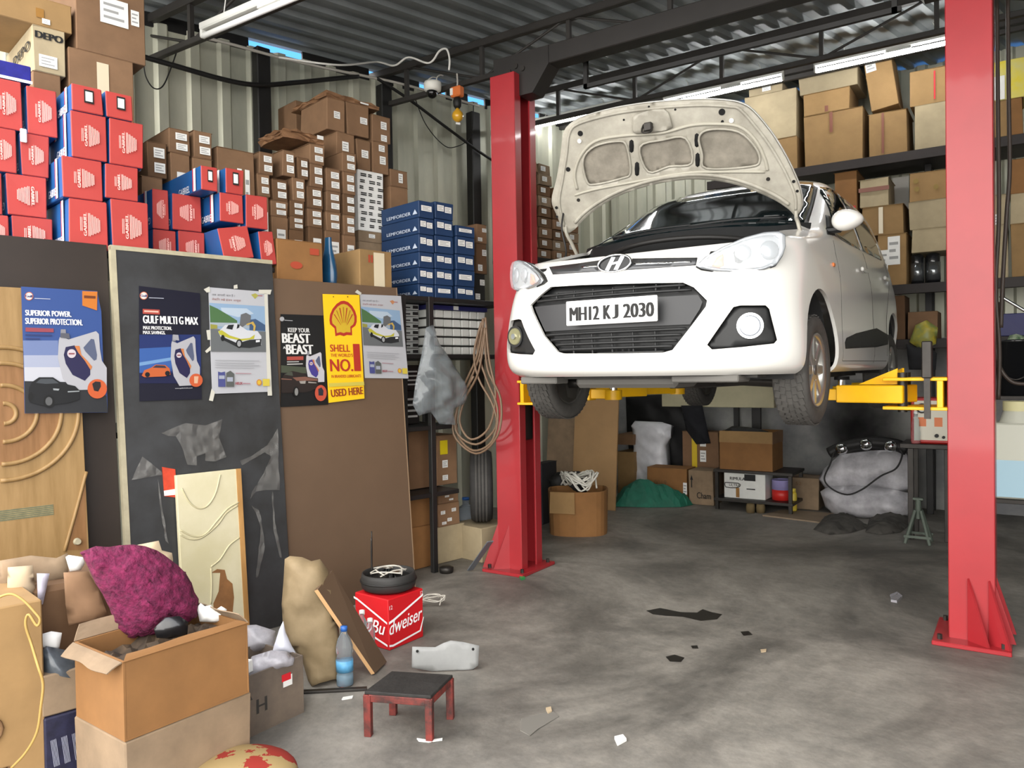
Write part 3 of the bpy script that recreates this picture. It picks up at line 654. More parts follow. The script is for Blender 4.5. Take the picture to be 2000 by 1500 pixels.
# wheels
def wheel(x, y, z, s, label):
    w = bpy.data.objects.new('wheel', None); COL.objects.link(w); w.parent = car; w.location = (x, y, z)
    r, hw = .287, .083; prof = [(.192, -hw + .012), (.215, -hw - .002), (.255, -hw - .004), (.276, -hw + .006), (r - .003, -hw + .022), (r, -.03), (r, .03), (r - .003, hw - .022), (.276, hw - .006), (.255, hw + .004), (.215, hw + .002), (.192, hw - .012), (.188, 0), (.192, -hw + .012)]
    b = MB(); b.lathe(prof, seg=56, axis='x'); ty = b.build('tyre', RUB, w)
    b = MB()
    for k in range(44):
        for q in range(5):
            a = 2 * pi * (k + .5 * (q % 2)) / 44; xx = -.056 + .028 * q; m = Matrix.Rotation(a, 4, 'X') @ Matrix.Translation((xx, 0, r)) @ Matrix.Rotation((.25 if q > 2 else -.25) * (q != 2), 4, 'Z')
            b.box((0, 0, 0), (.024, .038, .006))
            for v in b.bm.verts[-8:]: v.co = m @ v.co
    b.build('tread', RUB, ty)
    b = MB(); b.lathe([(.188, -hw + .02), (.19, -hw + .012), (.195, -.02), (.178, .02), (.18, s * hw * .0 + .05), (.196, hw - .01), (.19, hw - .002), (.17, hw - .02), (.165, .02), (.16, -hw + .03), (.188, -hw + .02)] if s > 0 else [(.188, hw - .02), (.19, hw - .012), (.195, .02), (.178, -.02), (.18, -.05), (.196, -hw + .01), (.19, -hw + .002), (.17, -hw + .02), (.165, -.02), (.16, hw - .03), (.188, hw - .02)], seg=40, axis='x'); rim = b.build('rim', SILV, w)
    b = MB()
    for k in range(8):
        a = 2 * pi * k / 8; m = Matrix.Rotation(a, 4, 'X') @ Matrix.Translation((s * .055, 0, 0))
        b2 = MB(); b2.box((0, 0, .115), (.022, .05, .13), None, .006); b.join(b2.bm, m); b2.bm.free()
    b.cyl((s * .03, 0, 0), (s * .066, 0, 0), .062, .052, seg=24); b.build('spoke', SILV, rim)
    b = MB(); b.cyl((s * .066, 0, 0), (s * .07, 0, 0), .026, seg=18); b.build('hub_cap', M('cap_grey', '77777a', 0.35, metal=0.7), rim)
    b = MB(); b.cyl((s * -.02, 0, 0), (s * -.005, 0, 0), .12, seg=28); b.cyl((-s * .06, 0, 0), (-s * .02, 0, 0), .07, seg=20); b.build('brake_disc', GREASE, w)
    return w
WZ = .215
wheel(.745, 0, WZ, 1, ''); wheel(-.745, 0, WZ, -1, ''); wheel(.745, 2.425, WZ - .03, 1, ''); wheel(-.745, 2.425, WZ - .03, -1, '')
for y in (0, 2.425):
    for s in (1, -1):
        b = MB(); b.grid(lambda u, v: (s * (.52 + .27 * v), y - .36 * cos(pi * (1.2 * u - .1)), .285 + .36 * sin(pi * (1.2 * u - .1))), 25, 3); b.build('wheel_arch_liner', M('liner', '262626', 0.9), car)
        b = MB(); b.bb((min(s * .50, s * .52), y - .37, .2), (max(s * .50, s * .52), y + .37, .68)); b.build('inner_wing', UND, car)
# underside
b = MB(); b.bb((-.66, -.5, .185), (.66, .42, .205)); b.build('undertray', UND, car)
b = MB(); b.bb((-.62, .42, .195), (.62, 2.1, .225)); b.bb((-.64, .5, .16), (-.56, 2.0, .2)); b.bb((.56, .5, .16), (.64, 2.0, .2)); b.bb((-.5, 2.1, .2), (.5, 2.9, .26)); b.build('floor_pan', UND, car)
b = MB(); b.bb((-.35, -.5, .135), (.25, -.2, .2), .02); b.bb((.26, -.60, .165), (.6, -.42, .2), .006); b.bb((-.66, -.58, .16), (-.42, -.45, .2), .006); b.build('lower_shield', M('grey_shield', '5d5b57', 0.7), car)
for s in (1, -1):
    b = MB(); b.tube([(s * .25, .12, .17), (s * .45, .06, .16), (s * .68, 0, .15)], .03, 8, 4); b.build('suspension_arm', GREASE, car)
    b = MB(); b.cyl((s * .2, .02, .24), (s * .7, 0, WZ), .018, seg=10); b.build('drive_shaft', GREASE, car)
    b = MB(); b.cyl((s * .56, .03, .3), (s * .5, .05, .8), .045, seg=12); b.build('strut', GREASE, car)
b = MB(); b.tube([(-.45, 2.425, WZ - .02), (-.5, 2.2, .2), (.5, 2.2, .2), (.45, 2.425, WZ - .02)], .045, 10, 5); b.build('rear_axle', GREASE, car)
b = MB(); b.tube([(.05, -.1, .15), (.08, .6, .14), (.12, 1.4, .14), (.2, 2.0, .16)], .03, 8, 5); b.cyl((.2, 2.15, .17), (.2, 2.75, .17), .085, seg=16); b.build('exhaust', GREASE, car)
# engine bay
ENG = M('engine_black', '151515', 0.6, noise=0.4, nscale=20)
b = MB(); b.bb((-.66, -.55, .55), (.66, .42, .60)); b.bb((-.66, .38, .55), (.66, .42, .95)); b.bb((-.68, -.5, .5), (-.65, .4, .86)); b.bb((.65, -.5, .5), (.68, .4, .86)); b.build('engine_bay', ENG, car)
b = MB(); b.bb((-.62, -.60, .72), (.62, -.53, .80), .015); b.build('radiator_support', ENG, car)
b = MB(); b.bb((-.28, -.32, .6), (.22, .12, .80), .04); b.build('engine_cover', BLKP, car)
b = MB(); b.bb((.32, -.30, .6), (.55, -.04, .80), .015); b.bb((.33, -.29, .8), (.54, -.05, .815), .005); b.build('battery', ENG, car)
b = MB(); b.bb((-.58, -.34, .6), (-.34, .02, .79), .03); b.build('air_box', BLKP, car)
b = MB(); b.cyl((-.42, .1, .6), (-.42, .1, .83), .07, seg=18); b.build('fluid_reservoir', M('reservoir', 'b7b3a0', 0.4), car)
b = MB(); b.tube([(.3, -.4, .74), (.1, -.45, .82), (-.1, -.36, .84), (-.3, -.38, .8)], .02, 8, 5); b.build('hose', ENG, car)
b = MB(); b.grid(lambda u, v: ((u - .5) * 1.44, .0 + .17 * v + .17 * abs(2 * u - 1) ** 2.2, .78 + .30 * v - .035 * v * abs(2 * u - 1) ** 2), 24, 6); b.build('cowl_panel', BLKP, car)
b = MB(); b.tube([(-.6, .3, .93), (-.3, .05, .97), (0, 0, .985), (.3, .05, .97), (.6, .3, .93)], .015, 8, 5); b.build('cowl_seal', BLKW, car)
for x0, x1 in ((-.5, .05), (.05, .58)):
    b = MB(); b.tube([hfront(x0, 1.085)[0] + V((0, -.015, 0)), hfront((x0 + x1) / 2, 1.10)[0] + V((0, -.018, .0)), hfront(x1, 1.095)[0] + V((0, -.018, 0))], .007, 6, 4); b.build('wiper', BLKP, car)
# ---------------------------------------------------------------- raised bonnet
HY, HZ, HTH, HYW = .265, .967, radians(59), radians(7) - CARYAW
hvd = V((0, -cos(HTH), sin(HTH))); hn_ = V((0, sin(HTH), cos(HTH)))
def hsurf(x, v): return Matrix.Rotation(HYW, 3, 'Z') @ (V((x, HY, HZ)) + hvd * v + hn_ * (0.02 * (1 - (x / .7) ** 2)))
b2 = bmesh.new(); g = [[b2.verts.new(hsurf(-1.1 + 2.2 * i / 22, -.3 + 1.7 * j / 12)) for i in range(23)] for j in range(13)]
for j in range(12):
    for i in range(22): b2.faces.new((g[j][i], g[j][i + 1], g[j + 1][i + 1], g[j + 1][i]))
b2.normal_update(); HBV = BVHTree.FromBMesh(b2); b2.free()
def hh(px, py):
    o, d = cray(px, py); r = HBV.ray_cast(o, d.normalized())
    if r[0] is None: return None, None
    n = r[1]; return r[0], (n if n.dot(d) < 0 else -n)
def smooth2(p, n=4): return [(q.x, q.y) for q in catmull([(a, c, 0) for a, c in p], n, True)]
HOUT = smooth2(C2([(352, 628), (322, 560), (300, 510), (300, 470), (318, 400), (335, 300), (348, 205), (385, 165), (440, 140), (560, 108), (700, 86), (830, 76), (940, 72), (1040, 78), (1095, 92), (1140, 122), (1210, 205), (1270, 300), (1312, 385), (1338, 455), (1345, 520), (1318, 555),
                  (1290, 530), (1230, 490), (1120, 443), (1000, 412), (860, 405), (700, 432), (560, 482), (450, 555), (395, 612)]), 3)
bon = conform('bonnet', WHT, HOUT, hh, 12, -0.012, 0.012)
cx_, cy_ = 1325, 310
def inset(p, k): 
    c = (sum(q[0] for q in p) / len(p), sum(q[1] for q in p) / len(p)); return [(c[0] + (x - c[0]) * k, c[1] + (y - c[1]) * k) for x, y in p]
OP = [smooth2(C2(q)) for q in ([(430, 320), (480, 265), (575, 245), (612, 265), (628, 375), (590, 400), (480, 425), (445, 412)], [(668, 268), (760, 240), (858, 232), (885, 335), (790, 350), (702, 372)], [(915, 225), (965, 195), (1080, 205), (1150, 270), (1168, 325), (1130, 350), (945, 358), (928, 300)])]
ins = conform('inner_panel', DIRTY, HOUT, hh, 9, 0.018, 0.018, parent=bon, holes=OP)
INS = M('bonnet_insulation', '8a8478', 0.85, c2='6e695f', nscale=9, bump=0.3, bscale=30)
for q in OP: conform('insulation', INS, inset(q, 1.04), hh, 9, 0.004, 0.004, parent=bon)
def bead(pts, r, o=.018, mat=DIRTY, closed=False, name='pressed_ridge'):
    P = [hh(x, y) for x, y in [(q.x, q.y) for q in catmull([(a, c, 0) for a, c in C2(pts)], 5, closed)]]
    b = MB(); b.tube([h + n * o for h, n in P], r, 6, 1, closed=closed); return b.build(name, mat, bon)
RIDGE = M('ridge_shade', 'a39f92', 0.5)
bead([(352, 600), (330, 500), (345, 400), (362, 290), (372, 215), (410, 172), (560, 130), (700, 110), (830, 98), (940, 94), (1040, 100), (1090, 115), (1180, 220), (1240, 310), (1285, 395), (1315, 470), (1318, 530)], .009, mat=DIRTY)
bead([(395, 585), (450, 530), (560, 462), (700, 412), (860, 385), (1000, 390), (1120, 420), (1230, 468), (1290, 508)], .012)
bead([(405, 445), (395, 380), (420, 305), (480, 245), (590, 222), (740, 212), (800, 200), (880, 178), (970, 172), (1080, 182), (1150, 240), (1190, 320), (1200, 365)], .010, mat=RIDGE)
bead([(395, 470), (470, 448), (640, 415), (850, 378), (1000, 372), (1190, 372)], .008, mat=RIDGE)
for q in OP: b = MB(); P = [hh(x, y) for x, y in q]; b.tube([h + n * .018 for h, n in P], .007, 6, 1, closed=True); b.build('opening_rim', DIRTY, bon)
lt = conform('latch_mount', DIRTY, smooth2(C2([(640, 170), (652, 130), (770, 108), (800, 165), (790, 192), (655, 212)]), 3), hh, 9, .032, .016, parent=bon)
h, n = hh(*C2([(708, 178)])[0]); rt = Matrix.Rotation(0, 3, 'X')
b = MB(); b.box(h + n * .055, (.05, .03, .05), None, .006); b.tube([h + n * .03 + V((-.03, 0, .02)), h + n * .09 + V((-.03, 0, -.01)), h + n * .09 + V((.02, 0, -.02)), h + n * .03 + V((.02, 0, -.01))], .006, 6, 3); b.build('latch_striker', GREASE, lt)
for k, (x, y, r) in enumerate([(418, 212, .016), (1010, 122, .018), (367, 362, .014), (410, 490, .011), (1203, 402, .011), (1310, 412, .009), (318, 522, .010), (320, 560, .008), (1325, 452, .008), (705, 100, .006), (815, 112, .006), (600, 155, .006), (1012, 162, .008)]):
    h, n = hh(*C2([(x, y)])[0]); b = MB(); b.cyl(h + n * .012, h + n * .0205, r, seg=14); b.build('drain_hole', DARK if k not in (3, 4) else GREASE, bon)
for x, y in ((415, 243), (1050, 157)):
    h, n = hh(*C2([(x, y)])[0]); b = MB(); b.cyl(h + n * .012, h + n * .024, .013, seg=14); b.build('rubber_buffer', M('buffer', 'd8d6cf', 0.6), bon)
for (x, y, w, hh_) in ((632, 265, 8, 22), (655, 360, 8, 24), (905, 240, 8, 24), (908, 322, 8, 24)):
    conform('slot', DARK, smooth2(C2([(x - w, y - hh_), (x + w, y - hh_), (x + w, y + hh_), (x - w, y + hh_)]), 2), hh, 6, .020, .004, parent=bon)
for (px, py, s) in ((355, 590, -1), (1318, 520, 1)):
    h, n = hh(*C2([(px, py)])[0]); e = V((s * .70, .22, .93)); b = MB(); b.tube([h + V((0, 0, .04)), h + V((s * .0, .0, -.06)), (h + e) / 2 + V((0, -.03, 0)), e], .011, 6, 5); b.build('bonnet_hinge', DIRTY, car)
o_, d_ = cray(1107, 425); h, n = hh(*C2([(352, 570)])[0])
b = MB(); b.tube([h + n * .03 + V((0, 0, .06)), h + n * .05 + V((.0, -.02, -.05)), V((-.66, -.05, .95)), V((-.64, -.3, .86))], .006, 6, 5); b.build('wiring', BLKW, car)
# ================================================================ left rack: cartons
def c1(x, y): return x / 2.884, y / 2.884
def c2(x, y): return 260 + x / 2.857, 120 + y / 2.857
def c3(x, y): return x / 2.343, 460 + y / 2.343
def c5(x, y): return 500 + x / 2.344, 440 + y / 2.344
def resolve(items, deck, fixed=()):
    """rest each box on the shelf or on the box below it and keep neighbours apart"""
    done = list(fixed)
    for it in sorted(items, key=lambda q: q['z0']):
        d = deck(it) if callable(deck) else deck; sup = d
        for p in done:
            if p['y1'] <= it['y0'] or it['y1'] <= p['y0']: continue
            ov = min(it['x1'], p['x1']) - max(it['x0'], p['x0'])
            if ov > .3 * min(it['x1'] - it['x0'], p['x1'] - p['x0']) and p['z1'] < (it['z0'] + it['z1']) / 2: sup = max(sup, p['z1'])
        it['z0'] = sup + .001
        for p in done:
            if p['y1'] <= it['y0'] or it['y1'] <= p['y0'] or p['z1'] <= it['z0'] or it['z1'] <= p['z0']: continue
            ov = min(it['x1'], p['x1']) - max(it['x0'], p['x0'])
            if ov > -.002:
                if it['x0'] + it['x1'] > p['x0'] + p['x1']: it['x0'] = p['x1'] + .002
                else: it['x1'] = p['x0'] - .002
        done.append(it)
    return items
def item(fr, y, depth, px, **k):
    a = fr.at(px[0], px[1], y); b = fr.at(px[2], px[3], y)
    return dict(fr=fr, x0=a.x, x1=b.x, z0=b.z, z1=a.z, y0=y, y1=y + depth, **k)
def carton(it):
    fr = it['fr']; w, d, h = it['x1'] - it['x0'], it['y1'] - it['y0'], it['z1'] - it['z0']
    c = fr.w((it['x0'] + it['x1']) / 2, (it['y0'] + it['y1']) / 2, it['z0'])
    b = MB(); j = it.get('jit', .003); big = w > .3
    b.box((0, 0, h / 2), (w - .002 - 2 * j, d - 2 * j, h - .002), Matrix.Rotation(it.get('tilt', 0), 3, 'Y'), .004, 0, j)
    if it.get('tilt', 0) == 0 and not it.get('plain'):
        for s in (-1, 1): b.box((0, s * (d / 4), h - .001), (w - .008, d / 2 - .006, .004), None, .0015)
    m = it['mat']; o = b.build(it.get('name', 'cardboard_carton'), m if isinstance(m, list) else [m], loc=c, rotz=fr.phi + it.get('yaw', 0))
    tag(o, it['label'], it.get('cat', 'carton'), it.get('group'))
    o['_w'], o['_d'], o['_h'] = w, d, h
    F = Face((-w / 2, -d / 2 - j * .6, 0), (1, 0, 0), (0, 0, 1))
    if it.get('tilt'):
        mt = Matrix.Rotation(it['tilt'], 3, 'Y'); cc = V((0, 0, h / 2)); F = Face(cc + mt @ (F.o - cc), mt @ F.r, mt @ F.u)
    if it.get('tape'):
        t = MB(); q = it['tape']
        if q == 'v': t.rect(F, w / 2 - .024, h * .12, w / 2 + .024, h * .99, .0012)
        elif q == 'h': t.rect(F, .004, h * .55, w - .004, h * .55 + .04, .0012)
        else: t.rect(F, w * q[0], h * q[1], w * q[2], h * q[3], .0012)
        t.build('packing_tape', it.get('tapemat', TAPE), o)
    for (u0, v0, u1, v1) in it.get('st', ()):
        t = MB(); t.rect(F, w * u0, h * v0, w * u1, h * v1, .0018)
        for k in range(3): t.rect(F, w * (u0 + (u1 - u0) * .12), h * (v0 + (v1 - v0) * (.2 + .25 * k)), w * (u0 + (u1 - u0) * (.85 - .2 * (k % 2))), h * (v0 + (v1 - v0) * (.3 + .25 * k)), .0022, mi=1)
        t.build('shipping_label', [PAPER, M('faint_ink', '9a9a98', .7)], o)
    if it.get('art'): it['art'](o, F, w, h, d)
    return o

# ---- the rack itself
rack = empty('storage_rack', LW.w(0, 4.442, 0), 'long black steel storage rack along the corrugated wall behind the leaning boards', 'rack', LW.phi)
X_A, X_E = LW.at(-60, 480, 4.4).x, LW.at(990, 600, 4.5).x; X_B = LW.at(541, 520, 4.42).x
DZ1, DZ2 = 2.17, 2.055; X_L = LW.at(884, 700, 4.5).x
for x0, x1, z, y1 in ((X_A, X_B, DZ1, 1.05), (X_B + .005, X_E, DZ2, 1.05), (X_B + .005, X_E, 1.63, .95), (X_B + .005, X_L, 1.10, .95), (X_B + .005, X_L, .60, .95), (X_A, X_B, 1.2, .95)):
    b = MB(); b.bb((x0, .008, z - .035), (x1, y1, z - .002), .003); b.build('shelf', BLACKM, rack)
for x in (X_A + .05, X_B - .05, LW.at(792, 600, 4.42).x, LW.at(847, 640, 4.42).x, X_E - .03):
    for y in (.0, 1.1):
        b = MB(); b.bb((x - .022, y, 0), (x + .022, y + .04, DZ2 if x > X_B else DZ1), .003); b.build('post', BLACKM, rack)
def deckL(it): return DZ1 if (it['x0'] + it['x1']) / 2 < X_B else DZ2

# ---- red and blue printed cartons
RBX = M('red_carton', 'ac3d38', 0.55, noise=.06, nscale=6, rnd=.06); BBX = M('blue_carton', '1d5794', 0.5, noise=.08, nscale=5)
def red_art(flip=0, window=False, side=True):
    def f(o, F, w, h, d):
        if window:
            t = MB(); t.rect(F, w * .38, h * .35, w * .68, h * .85, .0015, mi=1); t.rect(F, w * .42, h * .42, w * .64, h * .78, .002); t.build('label_window', [PAPER, INK], o)
        else:
            t = MB(); r = pi / 2 if not flip else -pi / 2; s = 1 if not flip else -1; cu = .40 if not flip else .62
            t.text('GABRIEL', F, w * cu, h * .5, h * .46, w * .075, .0016, rot=r, bold=.0015)
            for k in range(9): 
                L = h * (.46 - .028 * k + .03 * (k % 2)); u = w * (cu + s * (.085 + .034 * k)); t.rect(F, u - w * .009, h * .5 - L / 2, u + w * .009, h * .5 + L / 2, .0014)
            for k in range(2): u = w * (cu - s * (.075 + .035 * k)); t.rect(F, u - w * .008, h * .36, u + w * .008, h * .64, .0014)
            t.build('printed_text', M('pink_ink', 'f0b6ae', .6), o)
        if side:
            for sg, nm in ((-1, 'n'), (1, 'p')):
                Fs = Face((-w / 2 - .002, d / 2, 0), (0, -1, 0), (0, 0, 1)) if sg < 0 else Face((w / 2 + .002, -d / 2, 0), (0, 1, 0), (0, 0, 1))
                t = MB(); a, c = (d - .10, d - .07) if sg < 0 else (.07, .10); t.rect(Fs, a, .004, c, h - .004, .0015); t.rect(Fs, a - .012 if sg < 0 else c, .004, a if sg < 0 else c + .012, h - .004, .0015, mi=1); t.build('side_stripe', [WHITEINK, REDINK], o)
            Fs = Face((-w / 2 - .002, d / 2, 0), (0, -1, 0), (0, 0, 1)); t = MB(); t.text('GABRIEL', Fs, d * .62, h * .2, .16, .04, .0018, shear=.1, rot=(pi if flip else 0)); t.build('side_lettering', WHITEINK, o)
    return f
RED_ROWS = [  # px rect, flip, window, label
    ((-21, 147, 47, 246), 0, 0, 'red carton cut by the picture edge, top row, under the blue printed pack'),
    ((49, 165, 133, 266), 0, 0, 'red carton at the end of the top row below the grey lettered carton'),
    ((-21, 245, 36, 332), 0, 0, 'red carton cut by the picture edge in the second row from the top'),
    ((38, 257, 113, 348), 0, 0, 'red carton with a small white clip on its upper edge, second row'),
    ((-30, 333, 9, 419), 0, 0, 'sliver of a red carton at the picture edge in the third row'),
    ((10, 336, 96, 424), 1, 0, 'red carton with upside down print in the third row at the dark board'),
    ((-30, 416, 21, 460), 0, 0, 'half hidden red carton at the picture edge just above the dark board'),
    ((22, 419, 107, 466), 0, 0, 'half hidden red carton directly above the dark brown board'),
    ((139, 161, 203, 215), 0, 1, 'upper red carton with a white label window beside the tall brown carton'),
    ((205, 175, 263, 236), 0, 1, 'second red carton with a label window, under the tall brown carton'),
    ((137, 213, 211, 302), 0, 0, 'red carton under the upper label window carton, blue side showing'),
    ((211, 228, 283, 319), 0, 0, 'red carton jutting towards the corrugated wall, below the second label window'),
    ((120, 302, 203, 388), 0, 0, 'red carton with a wide blue side in the middle of the pile'),
    ((203, 317, 273, 390), 0, 0, 'red carton in the middle of the pile beside small brown cartons'),
    ((132, 385, 214, 474), 0, 0, 'red carton standing over the joint of the two dark boards'),
    ((215, 387, 294, 476), 0, 0, 'red carton on the pale wooden edge of the black board, open blue gap beside'),
    ((296, 367, 332, 445), 1, 0, 'narrow red carton with upside down print under the big blue side'),
    ((335, 376, 395, 449), 1, 0, 'red carton with upside down print directly below the slanted blue carton'),
    ((297, 446, 346, 482), 1, 0, 'low red carton strip above the black board with the pale wooden edge'),
    ((348, 449, 402, 488), 1, 0, 'low red carton behind the upper rim of the black board, next to blue'),
    ((392, 322, 438, 371), 0, 1, 'red carton with label window and long blue side reading upside down'),
    ((439, 326, 484, 375), 0, 1, 'topmost red carton with label window touching the tall brown stack'),
    ((420, 373, 477, 432), 0, 0, 'red carton above the tilted one, blue side with white stripe'),
    ((479, 378, 524, 444), 0, 0, 'red carton at the brown stack above the one hanging over the board end'),
]
its = []
for px, fl, wn, lb in RED_ROWS:
    far = px[0] > 385 and px[1] < 330
    bk = px[0] < 125 and px[0] not in (120,) or (279 <= px[0] < 350 and px[1] > 360)
    its.append(item(LW, 4.43 if not bk else 4.62, (.42 if not far else .62) if not bk else .26, px, mat=[RBX], label=lb, cat='carton', group='red and blue printed cartons', name='printed_carton', art=red_art(fl, wn), plain=True, jit=.004))
zt_ = LW.at(450, 434, 4.43).z, LW.at(500, 446, 4.43).z
resolve(its, DZ1)
for k_ in (22, 23): its[k_]['z0'] = zt_[k_ - 22]
def paint_sides(o):
    o.data.materials.append(BBX)
    for p in o.data.polygons:
        if abs(p.normal.y) < .5: p.material_index = 1
RTOP = {}
for it in its: o = carton(it); paint_sides(o); RTOP[it['label']] = it
p = its[3]; b = MB(); b.box((0, 0, 0), (.03, .012, .07), None, .004); tag(b.build('plastic_clip', PAPER, loc=LW.w(p['x0'] + .015, 4.608, p['z1'] - .02), rotz=LW.phi), 'small white plastic clip hanging on a red carton edge', 'clip')
for px, tl, lb in (((430, 434, 503, 492), -.20, 'tilted red carton leaning over its blue carton above the black board'), ((497, 446, 539, 509), -.1, 'last red carton hanging past the end of the black board')):
    it = item(LW, 4.43, .40, px, mat=[RBX], label=lb, group='red and blue printed cartons', name='printed_carton', art=red_art(0, 0, False), plain=True, tilt=tl)
    if tl == -.2: it['x1'] -= .035
    else: it['x0'] += .03
    w_ = it['x1'] - it['x0']; top_ = (its[22] if tl == -.2 else its[23])['z0'] - .004; it['z0'] = DZ1 + w_ * abs(tl) / 2 + .003; it['z1'] = top_ - w_ * abs(tl) / 2
    o = carton(it); paint_sides(o)
# ---- big cartons at the top of the pile
def depo(o, F, w, h, d):
    t = MB(); t.text('DEPO', F, w * .5, h * .80, w * .8, h * .15, .0015, bold=.004); t.build('lettering', INK, o)
    Fs = Face((-w / 2 - .002, d / 2, 0), (0, -1, 0), (0, 0, 1)); t = MB(); t.text('DEPO', Fs, d * .62, h * .62, d * .6, h * .2, .0015, bold=.004); t.build('side_lettering', INK, o)
def purple(o, F, w, h, d):
    t = MB(); t.rect(F, 0, 0, w, h * .16, .0014); t.build('white_band', PAPER, o)
    t = MB(); t.rect(F, 0, h * .2, w * .28, h, .0014); t.build('pale_panel', M('pale_blue_print', '9db4dc', .5), o)
bigs = [item(LW, 4.90, .55, (-60, -45, 143, 58), mat=CARD[0], label='big tan carton at the upper picture edge above the grey lettered carton', st=[(.68, .1, .76, .28)], tape=(.62, .28, .7, .6)),
        item(LW, 4.90, .55, (144, -80, 286, 110), mat=CARD[1], label='tall brown carton with two white papers under the roof', st=[(.34, .38, .74, .68), (.78, .44, .9, .62)]),
        item(LW, 4.90, .6, (62, 46, 130, 140), mat=CARD[2], label='grey cardboard carton printed with bold black capital letters', st=[(.18, .12, .72, .38)], art=depo),
        item(LW, 4.90, .55, (132, 90, 270, 470), mat=CARD[1], label='brown carton under the tallest carton, torn white tape on its middle', st=[(.28, .5, .66, .58)], tape=(.42, .72, .6, .96), tapemat=CLEARTAPE),
        item(LW, 4.90, .5, (62, 136, 128, 470), mat=CARD[1], label='plain brown carton wedged under the grey lettered carton behind red ones')]
resolve(bigs, DZ1)
for it in bigs: it['group'] = 'big cartons on top of the rack'; carton(it)
q = its[1]
it = item(LW, 4.63, .24, (-50, 104, 63, 160), mat=M('violet_print', '2a2a86', .35, noise=.4, nscale=14), label='blue and violet printed pack lying on the red cartons', name='printed_pack', cat='pack', art=purple, plain=True)
it['z0'] = max(its[0]['z1'], its[1]['z1']) + .004; carton(it)

# ---- small brown cartons
S2 = [(.3, .56, .8, .84), (.32, .14, .82, .42)]; S1 = [(.3, .3, .78, .62)]
COLS = [('first column, next to the red cartons', [(75, 440, 200, 632), (40, 634, 170, 715)]), ('second column by the cable loop', [(190, 365, 325, 500), (205, 505, 325, 640)]),
        ('third column with a gap beyond', [(330, 380, 450, 528), (330, 530, 450, 600)]), ('wide column behind the red ones', [(465, 470, 695, 605)]),
        ('fifth column before the tall stack', [(700, 500, 790, 620), (690, 622, 770, 745), (690, 747, 765, 840)]),
        ('sixth column at the rising stack', [(830, 490, 910, 648), (775, 650, 875, 768), (765, 770, 870, 860), (770, 862, 868, 960)]),
        ('seventh column under the tall stack', [(915, 530, 985, 640), (885, 645, 965, 770), (872, 772, 960, 858), (872, 860, 960, 932), (872, 934, 960, 1000)]),
        ('column under the crumpled carton', [(970, 450, 1075, 562), (985, 565, 1070, 690), (972, 692, 1065, 812), (972, 814, 1065, 918), (975, 920, 1065, 995)]),
        ('column above the blue bag', [(1075, 590, 1165, 715), (1074, 717, 1165, 830), (1074, 833, 1165, 940), (1072, 942, 1165, 1040)]),
        ('column beside the white printed block', [(1166, 500, 1250, 608), (1168, 610, 1246, 733), (1170, 735, 1246, 848), (1170, 852, 1246, 962), (1170, 965, 1246, 1055)])]
small = []
NAMES = ['top', 'second', 'third', 'fourth', 'fifth']
for ci, (nm, rows) in enumerate(COLS):
    for k, r in enumerate(rows):
        a, c = c2(r[0], r[1]), c2(r[2], r[3]); pos = 'lowest' if k == len(rows) - 1 and k > 0 else NAMES[k]
        small.append(item(LW, 4.9, .42, (*a, *c), mat=CARD[1 if R.random() < .75 else 5], label=f'small brown labelled carton, {pos} one in the {nm}', st=S2 if ci not in (3,) else [(.5, .4, .62, .85), (.7, .45, .82, .85)], group='small brown cartons on the rack', jit=.005, name='labelled_carton'))
resolve(small, deckL)
for it in small: carton(it)
TALL = [((1080, 195, 1186, 372), 'brown carton in the upper row of the tall stack, wall side end', [(.35, .38, .68, .6)]), ((1190, 220, 1325, 425), 'brown carton in the middle of the upper row of the tall stack', [(.55, .4, .85, .6)]), ((1330, 290, 1440, 440), 'brown carton at the column end of the upper row, tall stack', [(.45, .5, .75, .78), (.45, .05, .75, .28)]),
        ((1130, 385, 1242, 505), 'brown carton under the upper row behind the labelled column', [(.3, .2, .62, .6)]), ((1246, 427, 1332, 590), 'brown carton resting on the white printed cartons, inner one', [(.3, .4, .75, .65)]), ((1335, 440, 1440, 600), 'brown carton resting on the white printed cartons, outer one', [(.4, .3, .75, .55), (.35, .7, .7, .9)]),
        ((1432, 597, 1535, 690), 'tan carton beside the white printed cartons, upper one', [(.45, .25, .68, .8)]), ((1434, 692, 1540, 800), 'tan carton beside the white printed cartons, lower one with dark mark', [])]
tall = [item(LW, 5.0, .40, (*c2(*r[:2]), *c2(*r[2:])), mat=CARD[1], label=l, st=s, group='tall stack of brown cartons', jit=.006) for r, l, s in TALL]
def whiteprint(o, F, w, h, d):
    for rr in range(9):
        t = MB()
        for cc in range(3):
            for q in range(2): u = w * (.06 + .33 * cc + .02 * ((rr * 7 + cc) % 3)); v = h * (.06 + .105 * rr + .03 * q); t.rect(F, u, v, u + w * (.14 + .04 * ((rr + cc) % 3)), v + h * .018, .0014)
        t.build('printed_text', INK, o)
tall.append(item(LW, 5.0, .40, (*c2(1252, 600), *c2(1402, 890)), mat=PAPER, label='white cartons block covered in black printed lines beside the tall brown stack', name='printed_carton', art=whiteprint))
tall += [item(LW, 5.0, .40, (*c2(*r[:2]), *c2(*r[2:])), mat=CARD[4], label=l, st=[(.4, .4, .65, .75)], group='flat cartons under the white printed block') for r, l in
         (((1258, 940, 1396, 1000), 'flat brown carton below the white printed block'), ((1400, 960, 1512, 1012), 'flat brown carton below the tan cartons next to blue ones'), ((1258, 1002, 1420, 1150), 'brown carton hidden behind the taped tan carton'), ((1440, 1014, 1515, 1130), 'dim brown carton at the side of the blue cartons'))]
for it in tall:
    if it['x1'] - it['x0'] < .02: it['x1'] = it['x0'] + .15
resolve(tall, DZ2, small)
for it in tall: carton(it)
